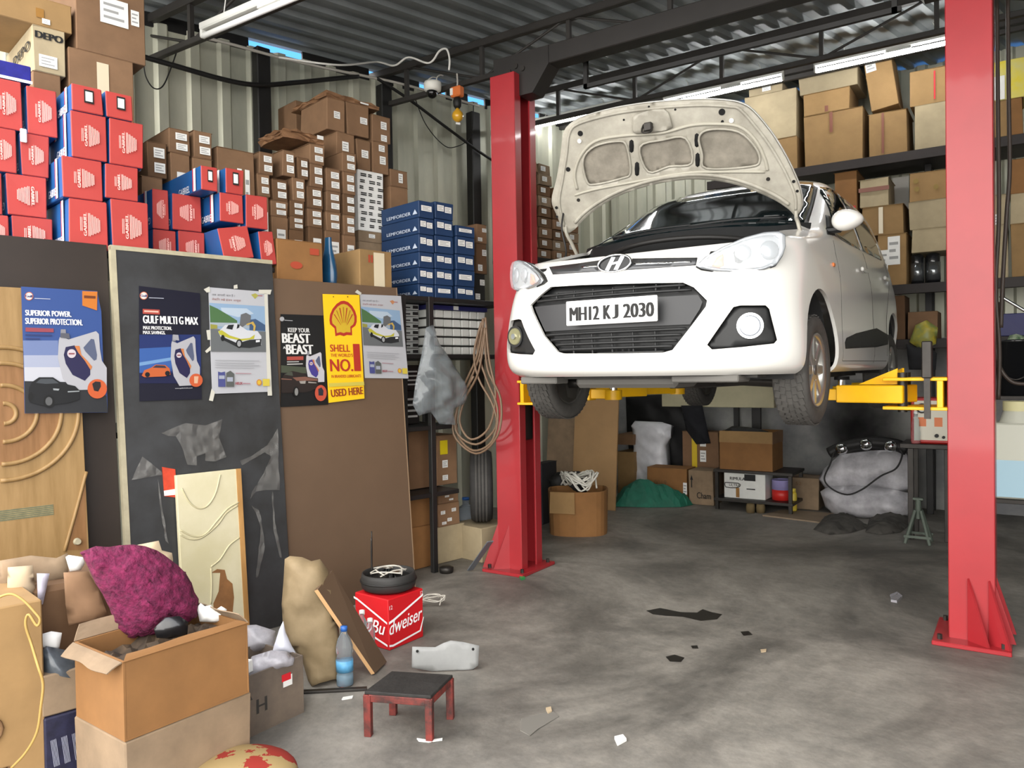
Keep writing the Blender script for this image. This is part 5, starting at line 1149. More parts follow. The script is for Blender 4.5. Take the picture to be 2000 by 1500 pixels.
# white car posters
def white_poster(F, mp, corners, label, k):
    P = Poster(F, mp, corners, ink('c3c5cc'), label)
    P.text('77777c', ('अब आपकी कार है ?', 900, 170, 1165, 205), name='header_lettering'); P.text('a86a66', ('लेकिन रखें इंजन अच्छा', 900, 225, 1235, 262), name='header_lettering')
    P.art('fan_logo', 'b9b44a' if k == 0 else 'd58a5a', [(1350, 180), (1400, 165), (1435, 190), (1395, 230)]); P.art('logo_line', 'b5707a', [(1430, 185), (1480, 188), (1480, 200), (1430, 198)])
    P.art('sky', '8fb2d6', [(870, 275), (1505, 315), (1515, 620), (882, 560)]); P.art('cloud', 'bcd0e4', [(1000, 330), (1300, 340), (1380, 400), (1200, 440), (1020, 390)])
    P.art('green_hill', '4f7a48', [(872, 300), (960, 340), (1080, 410), (1190, 480), (1190, 510), (880, 500)]); P.art('blue_hill', '3d5c86', [(1330, 470), (1400, 460), (1510, 530), (1512, 600), (1330, 590)])
    P.art('lake', 'a7b5c4', [(880, 500), (1330, 510), (1330, 570), (882, 540)]); P.art('field', 'a5a03c', [(880, 520), (960, 530), (960, 570), (882, 575)]); P.art('road', '6d7074', [(882, 575), (1515, 605), (1520, 838), (888, 835)])
    P.art('engine_part', '6b6d70', [(1230, 410), (1290, 390), (1345, 420), (1340, 490), (1240, 560), (1215, 540)]); P.art('car_body', 'd9dbe2', [(970, 610), (1050, 530), (1180, 510), (1300, 590), (1420, 600), (1465, 660), (1465, 760), (1330, 790), (1190, 770), (1010, 690)])
    P.art('car_lower', '2a2c30', [(1010, 660), (1190, 740), (1330, 700), (1465, 690), (1460, 770), (1330, 795), (1190, 785), (1020, 700)]); P.art('yellow_band', 'c9c42e', [(968, 600), (1010, 590), (1100, 650), (1230, 690), (1330, 680), (1390, 640), (1380, 690), (1240, 712), (1090, 680), (985, 640)]); P.art('yellow_hoop', 'd6b04a', [(1290, 520), (1370, 490), (1400, 540), (1390, 600), (1370, 600), (1375, 545), (1350, 515), (1305, 535)])
    P.art('car_windows', '23262c', [(1060, 570), (1085, 530), (1150, 525), (1130, 585)], [(1190, 520), (1215, 530), (1210, 560), (1180, 575)]); P.disc('car_wheel', '1c1d20', 1210, 745, 38, 50); P.disc('car_rim', 'a8abad', 1208, 745, 22, 34); P.disc('car_wheel', '1c1d20', 1020, 680, 22, 36); P.art('car_plate', 'eef0f4', [(1400, 705), (1445, 700), (1445, 725), (1400, 730)])
    P.art('text_lines', 'b0b2b8', *[[(930, y), (1440 - 60 * (i % 2), y + 8), (1440 - 60 * (i % 2), y + 16), (930, y + 8)] for i, y in enumerate((930, 960, 985, 1012))])
    P.art('blue_jug', '4a4f94', [(965, 1065), (1000, 1075), (1045, 1065), (1050, 1240), (968, 1240)]); P.art('grey_jug', '5d625f', [(1060, 1080), (1105, 1055), (1150, 1090), (1150, 1240), (1058, 1240)]); P.art('jug_shine', 'a9b0c4', [(975, 1110), (1040, 1110), (1040, 1150), (975, 1150)], [(1068, 1130), (1135, 1130), (1135, 1180), (1068, 1180)])
    P.text('b0404c', ('HELIX', 1165, 1185, 1245, 1215, .0008)); P.art('small_lines', 'b98a94', [(1165, 1080), (1345, 1085), (1345, 1093), (1165, 1090)], [(1250, 1195), (1335, 1198), (1335, 1210), (1250, 1208)])
    P.disc('scallop_mark', 'e08a2c', 1435, 1190, 30, 36); P.disc('scallop_mark_inner', 'efc52e', 1435, 1190, 19, 24); P.art('yellow_square', 'e8cf3c', [(1475, 1150), (1555, 1150), (1555, 1230), (1478, 1232)])
    return P.o
wp = white_poster(FP2, pB, [(862, 95), (1545, 150), (1575, 1295), (905, 1320), (885, 800)], 'white poster with a car and hills taped all round on the black board', 0)
TP = M('milky_tape', 'b9b7ac', .35)
for pts in ([(805, 120), (870, 88), (880, 150), (840, 158)], [(1150, 75), (1190, 65), (1195, 110), (1150, 115)], [(1435, 125), (1585, 125), (1570, 180), (1440, 170)], [(835, 590), (880, 585), (905, 700), (850, 700)], [(820, 830), (915, 740), (925, 790), (840, 852)], [(895, 1260), (935, 1300), (910, 1405), (865, 1395)], [(1500, 160), (1535, 170), (1590, 1340), (1540, 1340), (1525, 900)]):
    b = MB(); b.poly(FP2, [fat(FP2, *pB(*q)) for q in pts], .0075, .0005); b.build('tape_piece', TP, wp)
FP3 = lean(4.219)
def p6(x, y):  # the same print, higher up on the brown board
    s, t = (x - 862) / (1545 - 862), (y - 95) / (1295 - 95)
    cx, cy = 1078 + (1578 - 1078) * s + t * (30 + 35 * s), 92 + 1010 * t + 18 * s
    return pC(cx, cy)
wp2 = white_poster(FP3, p6, [(862, 95), (1545, 100), (1580, 1295), (900, 1310)], 'white poster with a car and hills at the edge of the brown board', 1)
b = MB(); b.poly(FP3, [fat(FP3, *pC(*q)) for q in ((1012, 70), (1040, 40), (1095, 80), (1075, 105))], .0085, .0005); b.build('tape_piece', TP, wp2)
# black beast poster
P = Poster(FP3, pC, [(110, 335), (635, 352), (690, 1400), (690, 1440), (110, 1470)], ink('151516'), 'black poster reading KEEP YOUR BEAST A BEAST beside the yellow sign')
P.disc('logo_ring', 'b4b4b8', 125, 395, 28); P.art('logo_line', 'b4b4b8', [(155, 405), (255, 412), (255, 420), (155, 414)])
P.text('f2f2f0', ('KEEP YOUR', 198, 505, 458, 558, .001), ('BEAST', 130, 572, 465, 690, .004), ('A', 138, 730, 168, 760, .001), ('BEAST', 180, 708, 500, 826, .004)); P.art('red_line', 'c2483c', [(185, 855), (385, 850), (385, 895), (185, 900)]); P.art('small_lines', 'b7b5b0', [(185, 912), (330, 910), (330, 922), (185, 926)], [(185, 940), (378, 936), (378, 950), (185, 956)])
P.art('green_grass', '4a5340', [(112, 960), (420, 985), (420, 1060), (112, 1050)]); jug(P, 415, 800, 225, 370, body='cfcdd4', label='43379a')
P.art('car_body', '2a1f1d', [(112, 1130), (150, 1060), (250, 1030), (380, 1060), (430, 1100), (560, 1120), (560, 1240), (420, 1290), (112, 1300)]); P.art('car_shine', '8a5a48', [(250, 1110), (400, 1100), (555, 1130), (555, 1150), (300, 1150)], [(112, 1120), (240, 1130), (240, 1140), (112, 1134)]); P.art('car_windows', '4b5244', [(150, 1075), (200, 1042), (245, 1042), (255, 1090)]); P.art('car_grille', 'a8a29a', [(330, 1155), (410, 1150), (405, 1185), (345, 1185)], [(440, 1160), (540, 1170), (540, 1182), (440, 1176)])
P.disc('car_wheel', '0a0a0a', 293, 1285, 38, 66); P.disc('car_rim', '8f8f8c', 295, 1285, 22, 46); P.disc('badge', 'dc5236', 592, 1300, 72, 98); P.art('badge_figure', '2b2d3a', [(560, 1250), (600, 1230), (625, 1270), (620, 1330), (565, 1330)])
# yellow sign
FP4 = lean(4.212)
P = Poster(FP4, pC, [(622, 90), (1070, 102), (1133, 1365), (697, 1418)], M('yellow_sign', 'e8b91c', .4), 'tall yellow sign with red scallop emblem and red lettering, USED HERE below', name='hanging_sign')
def shell(k, cx=872, cy=400):
    pts = [(-95, 205), (-105, 110), (-160, 60), (-168, 10), (-160, -60), (-130, -130), (-80, -190), (-30, -222), (10, -228), (60, -212), (110, -165), (145, -105), (165, -40), (165, 30), (150, 75), (105, 110), (110, 195), (45, 190), (8, 205), (-40, 190)]
    return [(cx + x * k + (1 - k) * 0, cy + y * k - (1 - k) * 6) for x, y in pts]
P.art('scallop_outline', 'd2301f', shell(1.0)); P.art('scallop_field', 'f0c420', shell(.82))
for k in range(7):
    a = radians(-150 + 20 * k); x0, y0 = 880 + 40 * cos(a), 500 + 60 * sin(a); x1, y1 = 872 + 128 * cos(a), 425 + 175 * sin(a); P.art('scallop_rib', 'c98a16' if k % 2 else 'd2301f', [(x0 - 2, y0), (x1 - 7, y1), (x1 + 7, y1), (x0 + 2, y0)])
P.text('d2301f', ('SHELL', 710, 708, 950, 795, .0014), ('NO.', 712, 885, 985, 1035, .003), ('1', 1000, 700, 1072, 1030, .003)); P.text('d2301f', ('THE WORLD\u2019S', 715, 818, 985, 858, .0004), ('IN BRANDED LUBRICANTS', 725, 1075, 1085, 1110, .0003)); P.text('a5331f', ('USED HERE', 720, 1240, 1108, 1330, .002, .05))
P.art('pale_foot', 'e6d24a', [(690, 1180), (1122, 1160), (1126, 1205), (692, 1225)])
for x in (748, 922): P.disc('nail_hole', '4a3a18', x, 125, 7)
# ================================================================ clutter in front of the boards
def cw(xc, yc, z=0.0): return _Rr * xc + _F * yc + V((0, 0, z))
def fl(px, py, z=0.0): return G.on(px, py, z)
def dep(px, py, d):
    r = G.ray(px, py); return EYE + r * (d / r.dot(_F))
def blob(name, mats, px, d, front, back, step=.03, amp=.004, power=.5, frame=None, y=None, z0=None, smooth=True, wrinkle=0.0, ws=9.0):
    """soft closed body: outline at distance d (or on frame plane y), domed to both sides"""
    if frame: pts = [frame.at(x, yy, y) for x, yy in px]; P2 = [(p.x, p.z) for p in pts]; w3 = lambda u, v, k: frame.w(u, y + k, v)
    else:
        o = dep(sum(p[0] for p in px) / len(px), sum(p[1] for p in px) / len(px), d); nrm = (EYE - o); nrm.z *= .2; nrm.normalize(); F = Face(o, V((-nrm.y, nrm.x, 0)), (0, 0, 1)); F.u = V((0, 0, 1)); 
        P2 = [fat(Face(o, V((-nrm.y, nrm.x, 0)), nrm.cross(V((-nrm.y, nrm.x, 0)).normalized())), a, c) for a, c in px]; F = Face(o, V((-nrm.y, nrm.x, 0)), nrm.cross(V((-nrm.y, nrm.x, 0)).normalized()))
        w3 = lambda u, v, k: F.p(u, v, -k)
    Q, T = fill2d(P2, step); seg = [(V(P2[i]), V(P2[(i + 1) % len(P2)])) for i in range(len(P2))]
    def ed(q):
        m = 9
        for a, c in seg:
            ab = c - a; t = max(0, min(1, (q - a).dot(ab) / max(ab.length_squared, 1e-9))); m = min(m, (a + ab * t - q).length)
        return m
    D = [ed(q) for q in Q]; mx = max(D) or 1
    ph = R.uniform(0, 6)
    def wr(q): return wrinkle * (sin(q[0] * ws * 2.1 + 3 * sin(q[1] * ws + ph)) + .6 * sin(q[1] * ws * 3.1 + 2 * sin(q[0] * ws * 1.3 + ph)))
    up = []; dn = []
    for q, dd in zip(Q, D):
        k = (dd / mx) ** power if dd > 1e-6 else 0
        up.append(w3(q[0] + R.uniform(-amp, amp) * (k > 0), q[1] + R.uniform(-amp, amp) * (k > 0), -front * k + (R.uniform(-amp, amp) + wr(q) * min(1, dd / mx * 4)) * (k > 0))); dn.append(w3(q[0], q[1], back * k + .001))
    if z0 is not None:
        for L_ in (up, dn):
            for v in L_: v.z = max(v.z, z0)
    b = MB(); n = len(up); cnt = {}
    for t in T:
        for i in range(3): cnt[(t[i], t[(i + 1) % 3])] = 1
    fs = list(T) + [tuple(i + n for i in t[::-1]) for t in T] + [(e[1], e[0], e[0] + n, e[1] + n) for e in cnt if (e[1], e[0]) not in cnt]
    b._add(up + dn, fs, smooth); return b.build(name, mats)
def boxat(name, c, size, yaw, mat, label, cat='carton', bev=.005, jit=.006, tilt=None, openbox=False, wall=.006):
    """box standing at base centre c, turned by yaw"""
    b = MB(); w, d, h = size
    if not openbox: b.box((0, 0, h / 2), (w, d, h), tilt, bev, 0, jit)
    else:
        b.bb((-w / 2, -d / 2, 0), (w / 2, d / 2, wall))
        for s in (-1, 1): b.box((s * (w / 2 - wall / 2), 0, h / 2), (wall, d, h), None, .001, 0, .001); b.box((0, s * (d / 2 - wall / 2), h / 2), (w - 2 * wall, wall, h), None, .001, 0, .001)
    o = b.build(name, mat, loc=c, rotz=yaw); tag(o, label, cat); return o
def bface(o, w, d, h, side='f', off=.004):
    return Face((-w / 2, -d / 2 - off, 0), (1, 0, 0), (0, 0, 1)) if side == 'f' else (Face((-w / 2 - off, d / 2, 0), (0, -1, 0), (0, 0, 1)) if side == 'l' else Face((w / 2 + off, -d / 2, 0), (0, 1, 0), (0, 0, 1)))
YW = LW.phi
# tall carton at the edge with printed oval
p = LW.w(.46, 3.15 + .26); o = boxat('cardboard_carton', (p.x, p.y, 0), (.56, .5, .70), YW, CARD[0], 'big tan carton with a printed oval at the edge, yellow rope over it')
F = bface(o, .56, .5, .70, off=.007); b = MB(); b.tube([F.p(.26 + .17 * cos(2 * pi * k / 24), .28 + .085 * sin(2 * pi * k / 24), .001) for k in range(24)], .005, 6, 1, closed=True); b.text('SEALED', F, .27, .28, .2, .05, .001, rot=.15); b.build('printed_oval', M('faded_ink', '6b4f33', .8), o)
b = MB()
for k in range(4): b.rect(F, .40 + .006 * k, .05, .43 + .006 * k, .14, .001)
b.build('printed_arrow', M('faded_ink', '6b4f33'), o)
ROPE = M('yellow_rope', 'a5874a', .6)
rp = [(-10, 1170), (20, 1160), (45, 1172), (68, 1196), (78, 1210), (72, 1222), (56, 1200), (50, 1220), (62, 1260), (74, 1300), (84, 1335), (80, 1380), (72, 1430), (50, 1470), (22, 1500)]
b = MB(); b.tube([dep(x, y, 2.66 if i < 9 else 2.60) for i, (x, y) in enumerate(rp)], .0045, 6, 5); tag(b.build('rope', ROPE), 'thin yellow rope looped over the big tan carton', 'rope')
# stack between the big cartons
q = dep(123, 1450, 2.88); 
o = boxat('printed_pack', (q.x, q.y, 0), (.17, .22, .27), YW, M('dark_blue_print', '26263f', .5, noise=.5, nscale=30), 'dark blue printed carton low between the big tan cartons', 'carton', jit=.002); F = bface(o, .17, .22, .27, off=.003); b = MB()
for k in range(4): b.text(['BLACK', 'HAWK', 'AUTO', 'PARTS'][k] if False else 'IIIII', F, .03 + .035 * k, .14, .018, .10, .001, rot=.1)
b.build('printed_bars', M('pale_ink2', 'a5a8b8', .6), o)
o2 = boxat('cardboard_carton', (q.x, q.y, .272), (.18, .2, .15), YW, CARD[4], 'small plain tan carton stacked on the dark blue printed one')
b2o = blob('plastic_pack', M('grey_blue_plastic', '50565c', .3, noise=.4, nscale=15, coat=.3), [(78, 1275), (90, 1262), (130, 1270), (150, 1290), (156, 1332), (120, 1338), (84, 1336)], 2.83, .05, .08, .02, .004, wrinkle=.006); tag(b2o, 'grey blue plastic pack lying on the small plain tan carton', 'pack')
o = blob('paper_scrap', PAPER, [(76, 1240), (100, 1233), (121, 1236), (116, 1266), (100, 1270), (80, 1264)], 2.84, .015, .02, .02, .004); tag(o, 'crumpled white paper on top of the plastic pack', 'paper')
# big open carton on a flattened one
A, B_ = cw(-1.29, 2.5), cw(-1.04, 2.84); dirx = (B_ - A); L1 = dirx.length; yw = atan2(dirx.y, dirx.x); n_ = V((-dirx.y, dirx.x, 0)).normalized()
W1, D1, H1, Z1 = .47, .34, .265, .30
c = A + dirx.normalized() * (W1 / 2) + n_ * (D1 / 2)
o = boxat('cardboard_carton', (c.x, c.y, 0), (.47, .35, .297), yw, CARD[4], 'flattened pale carton under the big open orange brown carton', jit=.012)
bigbox = boxat('open_carton', (c.x, c.y, Z1), (W1, D1, H1), yw, CARD[3], 'big open orange brown carton holding the pink mat', openbox=True, wall=.008)
for (sx, sy, ln, out, up_, nm) in ((0, -1, W1, -.035, .012, 'front'), (-1, 0, D1, .045, -.03, 'side'), (1, 0, D1, -.03, .035, 'end'), (0, 1, W1, .02, .05, 'back')):
    b = MB()
    def flap(u, v):
        t = (u - .5) * ln * (1 - .12 * v); w_ = .006 * sin(9 * u + sx) * v; o_ = out * v + w_ + .004; z_ = H1 + up_ * v + .012 * v * (1 - v)
        return (t, sy * (D1 / 2 + o_), z_) if sy else (sx * (W1 / 2 + o_), t, z_)
    b.grid(flap, 12, 4, smooth=False); o = b.build('carton_flap', CARD[4] if nm != 'front' else CARD[3], bigbox); md = o.modifiers.new('t', 'SOLIDIFY'); md.thickness = .004
b = MB(); rw = Matrix.Rotation(yw, 3, 'Z')
b.grid(lambda u, v: V((c.x, c.y, Z1)) + rw @ V(((u - .5) * (W1 - .03), (v - .5) * (D1 - .03), H1 - .055 + R.uniform(-.022, .022) + .02 * sin(7 * u + 3 * v))), 16, 12, smooth=False)
o = b.build('packing_scrap', M('scrap_fill', '5b4a38', .85, c2='2c2622', nscale=9)); md = o.modifiers.new('t', 'SOLIDIFY'); md.thickness = .01; tag(o, 'torn dark packing scrap filling the big open carton under the pink mat', 'packing')
pk = [(crop[0] / 3, 1000 + crop[1] / 3) for crop in ((470, 235), (560, 200), (640, 205), (700, 195), (780, 190), (850, 200), (920, 225), (960, 250), (1040, 310), (1090, 360), (1125, 420), (1140, 470), (1165, 510), (1160, 600), (1100, 650), (900, 725), (760, 735), (690, 700), (640, 560), (600, 480), (560, 420), (500, 290))]
mat_ = blob('shag_mat', M('pink_shag', '701b42', .95, c2='4c1230', nscale=40, bump=.8, bscale=90), pk, 2.90, .12, .05, .0105, .0055, .45, wrinkle=.004, ws=22); tag(mat_, 'crumpled magenta shaggy mat heaped in the big open carton', 'mat')
for pts, m, d, l, nm, ct in (
    ([(300, 1228), (322, 1206), (350, 1203), (368, 1215), (366, 1240), (330, 1248), (306, 1246)], M('black_bag', '161618', .3, coat=.4), 2.80, 'black plastic bundle tucked at the lower corner of the pink mat', 'plastic_bundle', 'bundle'),
    ([(384, 1186), (392, 1178), (400, 1184), (412, 1182), (420, 1192), (432, 1184), (443, 1190), (438, 1208), (420, 1216), (390, 1214)], PAPER, 2.98, 'crumpled white paper between the pink mat and the cream panel', 'paper_scrap', 'paper'),
    ([(128, 1088), (134, 1084), (162, 1088), (166, 1100), (158, 1114), (136, 1116)], PAPER, 3.1, 'crumpled white paper on the scrap heap left of the pink mat', 'paper_scrap', 'paper'),
    ([(265, 1065), (310, 1056), (316, 1075), (336, 1080), (338, 1092), (332, 1300), (322, 1452), (282, 1456), (272, 1300)], M('beige_scrap', 'b3a084', .8), 3.12, 'torn beige cardboard sheet standing behind the pink mat', 'cardboard_sheet', 'scrap'),
    ([(124, 1118), (172, 1116), (192, 1150), (210, 1200), (206, 1208), (134, 1222), (128, 1180)], CARD[1], 2.95, 'brown carton flap standing up beside the pink mat', 'cardboard_flap', 'cardboard'),
    ([(0, 1095), (60, 1085), (110, 1090), (132, 1080), (134, 1132), (90, 1146), (40, 1154), (0, 1150)], CARD[4], 3.05, 'flat dull cardboard sheets heaped against the tan door panel', 'cardboard_scrap', 'scrap'),
    ([(15, 1108), (64, 1104), (70, 1160), (40, 1172), (14, 1150)], M('beige_scrap', 'b3a084'), 2.95, 'crumpled beige paper sack under the flat cardboard sheets', 'paper_sack', 'sack'),
    ([(72, 1120), (97, 1120), (84, 1180), (74, 1184)], M('pale_violet_paper', 'b5b0bd', .6), 2.94, 'narrow pale strip hanging beside the crumpled beige sack', 'plastic_strip', 'strip')):
    tag(blob(nm, m, pts, d, .025, .03, .025, .004, wrinkle=.004), l, ct)
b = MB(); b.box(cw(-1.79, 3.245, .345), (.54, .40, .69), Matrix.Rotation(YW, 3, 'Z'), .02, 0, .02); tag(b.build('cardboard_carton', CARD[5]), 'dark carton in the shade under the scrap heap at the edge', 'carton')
# lower carton with clear bags
A, B_ = fl(462, 1453), fl(594, 1391); dx = B_ - A; yw = atan2(dx.y, dx.x); n_ = V((-dx.y, dx.x, 0)).normalized(); W2, D2, H2 = dx.length, .30, .255; c = (A + B_) / 2 + n_ * D2 / 2
GREYC = M('worn_grey_carton', '76685a', .7, c2='5b5149', nscale=5); o = boxat('open_carton', (c.x, c.y, 0), (W2, D2, H2), yw, GREYC, 'worn grey brown open carton with clear bags beside the open orange one', openbox=True, wall=.007)
F = bface(o, W2, D2, H2, off=.001); b = MB(); b.rect(F, W2 * .68, H2 * .58, W2 * .82, H2 * .76, .001, mi=1); b.rect(F, W2 * .66, H2 * .68, W2 * .80, H2 * .8, .0015, mi=0); b.build('red_sticker', [REDINK, PAPER], o)
b = MB(); b.text('H', F, W2 * .36, H2 * .45, .05, .06, .001, bold=.002); b.build('faded_print', M('smear_ink', '33302c', .8), o)
b = MB(); b.poly(F, [(W2 * .14, .05), (W2 * .19, .05), (W2 * .19, H2 * .6), (W2 * .23, H2 * .6), (W2 * .165, H2 * .78), (W2 * .10, H2 * .6), (W2 * .14, H2 * .6)], .0012); b.build('printed_arrow', M('smear_ink', '33302c'), o)
CLR = M('clear_bag', 'c9c7cf', .2, alpha=.55, noise=.3, nscale=20, coat=.5)
tag(blob('plastic_bag', CLR, [(470, 1320), (492, 1282), (530, 1270), (560, 1272), (576, 1285), (572, 1300), (520, 1318), (480, 1328)], 3.3, .07, .09, .02, .005, wrinkle=.008, ws=14), 'clear plastic bag of parts filling the worn grey brown carton', 'bag')
tag(blob('plastic_bag', M('white_thin_bag', 'd5d7e2', .3, alpha=.85), [(532, 1272), (545, 1230), (553, 1213), (558, 1235), (570, 1262), (580, 1280), (560, 1276)], 3.42, .03, .03, .015, .003), 'peaked white thin plastic bag standing out of the worn carton', 'bag')
tag(blob('plastic_bag', CLR, [(472, 1222), (500, 1220), (538, 1232), (534, 1268), (500, 1275), (466, 1274)], 3.55, .05, .05, .025, .004, wrinkle=.006), 'greyish clear bag with brown content behind the worn carton', 'bag')
o = boxat('paper_box', dep(470, 1318, 3.18), (.10, .05, .05), yw + .3, PAPER, 'small white printed box on the edge of the worn carton', 'box', .002, .001)
# floral cushion
c = cw(-.98, 2.72); b = MB(); bb2 = bmesh.new(); bmesh.ops.create_uvsphere(bb2, u_segments=32, v_segments=16, radius=1)
for v in bb2.verts: v.co = V((v.co.x * .2 * (1 + .05 * sin(5 * v.co.y)), v.co.y * .18, (v.co.z * .5 + .5) * .13))
b.join(bb2, smooth=True); bb2.free(); fmat = M('floral_cloth', '8f2a20', .8, c2='9a8459', nscale=5); fmat.node_tree.nodes['Color Ramp'].color_ramp.interpolation = 'CONSTANT'; fmat.node_tree.nodes['Color Ramp'].color_ramp.elements[1].position = .5
tag(b.build('cushion', fmat, loc=(c.x, c.y, .005)), 'red and cream floral cushion on the floor at the lower edge', 'cushion')
# kraft sack
sk = [(556, 1092), (566, 1086), (590, 1088), (608, 1096), (625, 1092), (640, 1112), (650, 1150), (662, 1230), (668, 1300), (662, 1330), (612, 1342), (602, 1330), (590, 1290), (570, 1262), (553, 1230), (550, 1180), (554, 1130)]
sack = blob('kraft_sack', M('kraft_paper', '8c7a5d', .7, c2='756448', nscale=5), sk, 3.72, .10, .11, .03, .006, .22, z0=.002, wrinkle=.006, ws=10); tag(sack, 'tall crumpled kraft paper sack standing before the black board', 'sack')
# leaning board with pale edge
A, T0 = fl(732, 1320), cw(-.936, 3.62, .465); Wv = cw(.035, .15, .0); Wt = Wv + V((0, 0, .05)); nrm = (T0 - A).cross(Wv).normalized(); 
if nrm.dot(EYE - A) < 0: nrm = -nrm
b = MB(); P = [A, A + Wv, T0 + Wt, T0]; b._add(P + [q_ - nrm * .02 for q_ in P], [(0, 1, 2, 3), (7, 6, 5, 4), (1, 5, 6, 2), (2, 6, 7, 3), (0, 4, 5, 1)]); b._add([P[0], P[3], P[3] - nrm * .02, P[0] - nrm * .02], [(0, 1, 2, 3)], mi=1)
o = b.build('plywood_board', [BRB, M('fresh_wood', 'd3a878', .6)], loc=(0, 0, .012)); tag(o, 'small brown board with pale sawn edge leaning on the kraft sack', 'board')
# beer carton
A, Rr_, Lr = fl(761, 1271), fl(827, 1244), None; dx = Rr_ - A; yw = atan2(dx.y, dx.x); W3 = dx.length + .01; D3 = .27; H3 = .275; n_ = V((-dx.y, dx.x, 0)).normalized(); c = (A + Rr_) / 2 + n_ * D3 / 2
REDC = M('beer_red', 'c5161f', .45, noise=.06); bc = boxat('beer_carton', (c.x, c.y, 0), (W3, D3, H3), yw, REDC, 'red beer carton with white script under the black pan', jit=.003)
F, Fl = bface(bc, W3, D3, H3), bface(bc, W3, D3, H3, 'l')
b = MB(); b.text('dweiser', F, W3 * .47, H3 * .48, W3 * .94, H3 * .27, .001, shear=.35, rot=.10, bold=.001); b.text('Bu', Fl, D3 * .72, H3 * .42, D3 * .4, H3 * .26, .001, shear=.35, bold=.001); b.build('lettering', WHITEINK, bc)
for FF, ww, pts in ((F, W3, ((.0, .52), (.12, .55), (.97, .86), (.97, .90), (.12, .60), (.0, .57))), (F, W3, ((0, .12), (.1, .1), (.86, .18), (.97, .42), (.99, .42), (.89, .15), (.1, .06), (0, .08))), (Fl, D3, ((.0, .92), (.1, .9), (.98, .56), (.98, .52), (.1, .86), (0, .88))), (Fl, D3, ((.3, .3), (.98, .12), (.98, .08), (.3, .26)))):
    b = MB(); b.poly(FF, [(u * ww, v * H3) for u, v in pts], .0009); b.build('printed_line', WHITEINK, bc)
b = MB(); b.text('12', F, W3 * .06, H3 * .84, W3 * .08, H3 * .08, .001); b.text('12', F, W3 * .93, H3 * .93, W3 * .07, H3 * .07, .001); b.build('printed_number', WHITEINK, bc)
t = empty('black_pan', (c.x - .02, c.y + .02, H3 + .004), 'round black pan full of wires and parts on the red beer carton', 'pan')
b = MB(); b.lathe([(0, .002), (.13, .002), (.15, .015), (.155, .05), (.152, .075), (.147, .095), (.14, .095), (.142, .06), (.135, .02), (0, .014)], seg=36); b.build('pan_body', M('black_rubberlike', '2c2b2a', .6), t)
b = MB(); b.lathe([(.150, .046), (.16, .05), (.16, .056), (.150, .06)], seg=36); b.build('pan_rim', BLKW, t)
b = MB()
for k in range(6): b.tube([(.1 * cos(k), .1 * sin(k), .09), (.06 * cos(k + 1), .08 * sin(k + 1), .11), (.11 * cos(k + 2.2), .1 * sin(k + 2.2), .10)], .004, 5, 5)
b.build('wire', GREYW, t)
for k, (x, y, r) in enumerate(((.05, .02, .035), (-.05, .05, .03), (.02, -.06, .03))):
    b = MB(); b.cyl((x, y, .02), (x, y, .10), r, seg=14); b.build('steel_part', CHROME if k < 2 else GREASE, t)
b = MB(); b.tube([(-.11, -.02, .03), (-.115, -.01, .2), (-.125, 0, .31)], .004, 5, 3); b.tube([(-.10, -.03, .03), (-.1, -.03, .2), (-.098, -.03, .28)], .005, 5, 3); b.build('rod', GREASE, t)
# bottles
WAT = M('pet_plastic', 'dfe7ec', .08, trans=.9, ior=1.2); WATER = M('water_blue', '9fc4d8', .1, trans=.6, ior=1.33)
c = fl(674, 1338, 0); t = empty('water_bottle', c, 'clear water bottle with blue cap standing before the kraft sack', 'bottle')
b = MB(); b.lathe([(0, .002), (.038, .002), (.041, .01), (.040, .05), (.037, .06), (.040, .07), (.040, .13), (.036, .15), (.041, .165), (.040, .19), (.03, .225), (.016, .25), (.014, .262), (.0, .262)], seg=24); b.build('bottle_body', WAT, t)
b = MB(); b.lathe([(0, .262), (.0165, .262), (.0165, .285), (0, .287)], seg=18); b.build('cap', M('cap_blue', '2b5ea8', .4), t)
b = MB(); b.lathe([(.0412, .072), (.0412, .125)], seg=24); lb = b.build('bottle_label', M('label_blue', '5fa3cf', .4, noise=.3, nscale=25), t)
b = MB(); b.lathe([(0, .006), (.036, .006), (.036, .068), (0, .068)], seg=20); b.build('water', WATER, t)
for k, (x, y, ax, l) in enumerate(((700, 1236, .5, 'small clear bottle with white cap lying against the beer carton, upper'), (716, 1252, .9, 'small clear bottle with white cap lying against the beer carton, lower'))):
    p0 = dep(x + 6, y - 10, 4.02); t = empty('small_bottle', p0, l, 'bottle', R.uniform(0, 1)); t.rotation_euler = (radians(-35), 0, radians(40))
    b = MB(); b.lathe([(0, -.07), (.026, -.07), (.028, -.05), (.028, .03), (.012, .06), (.012, .07), (0, .07)], seg=16); b.build('bottle_body', WAT, t)
    b = MB(); b.lathe([(0, .07), (.015, .07), (.015, .092), (0, .093)], seg=14); b.build('cap', PAPER, t)
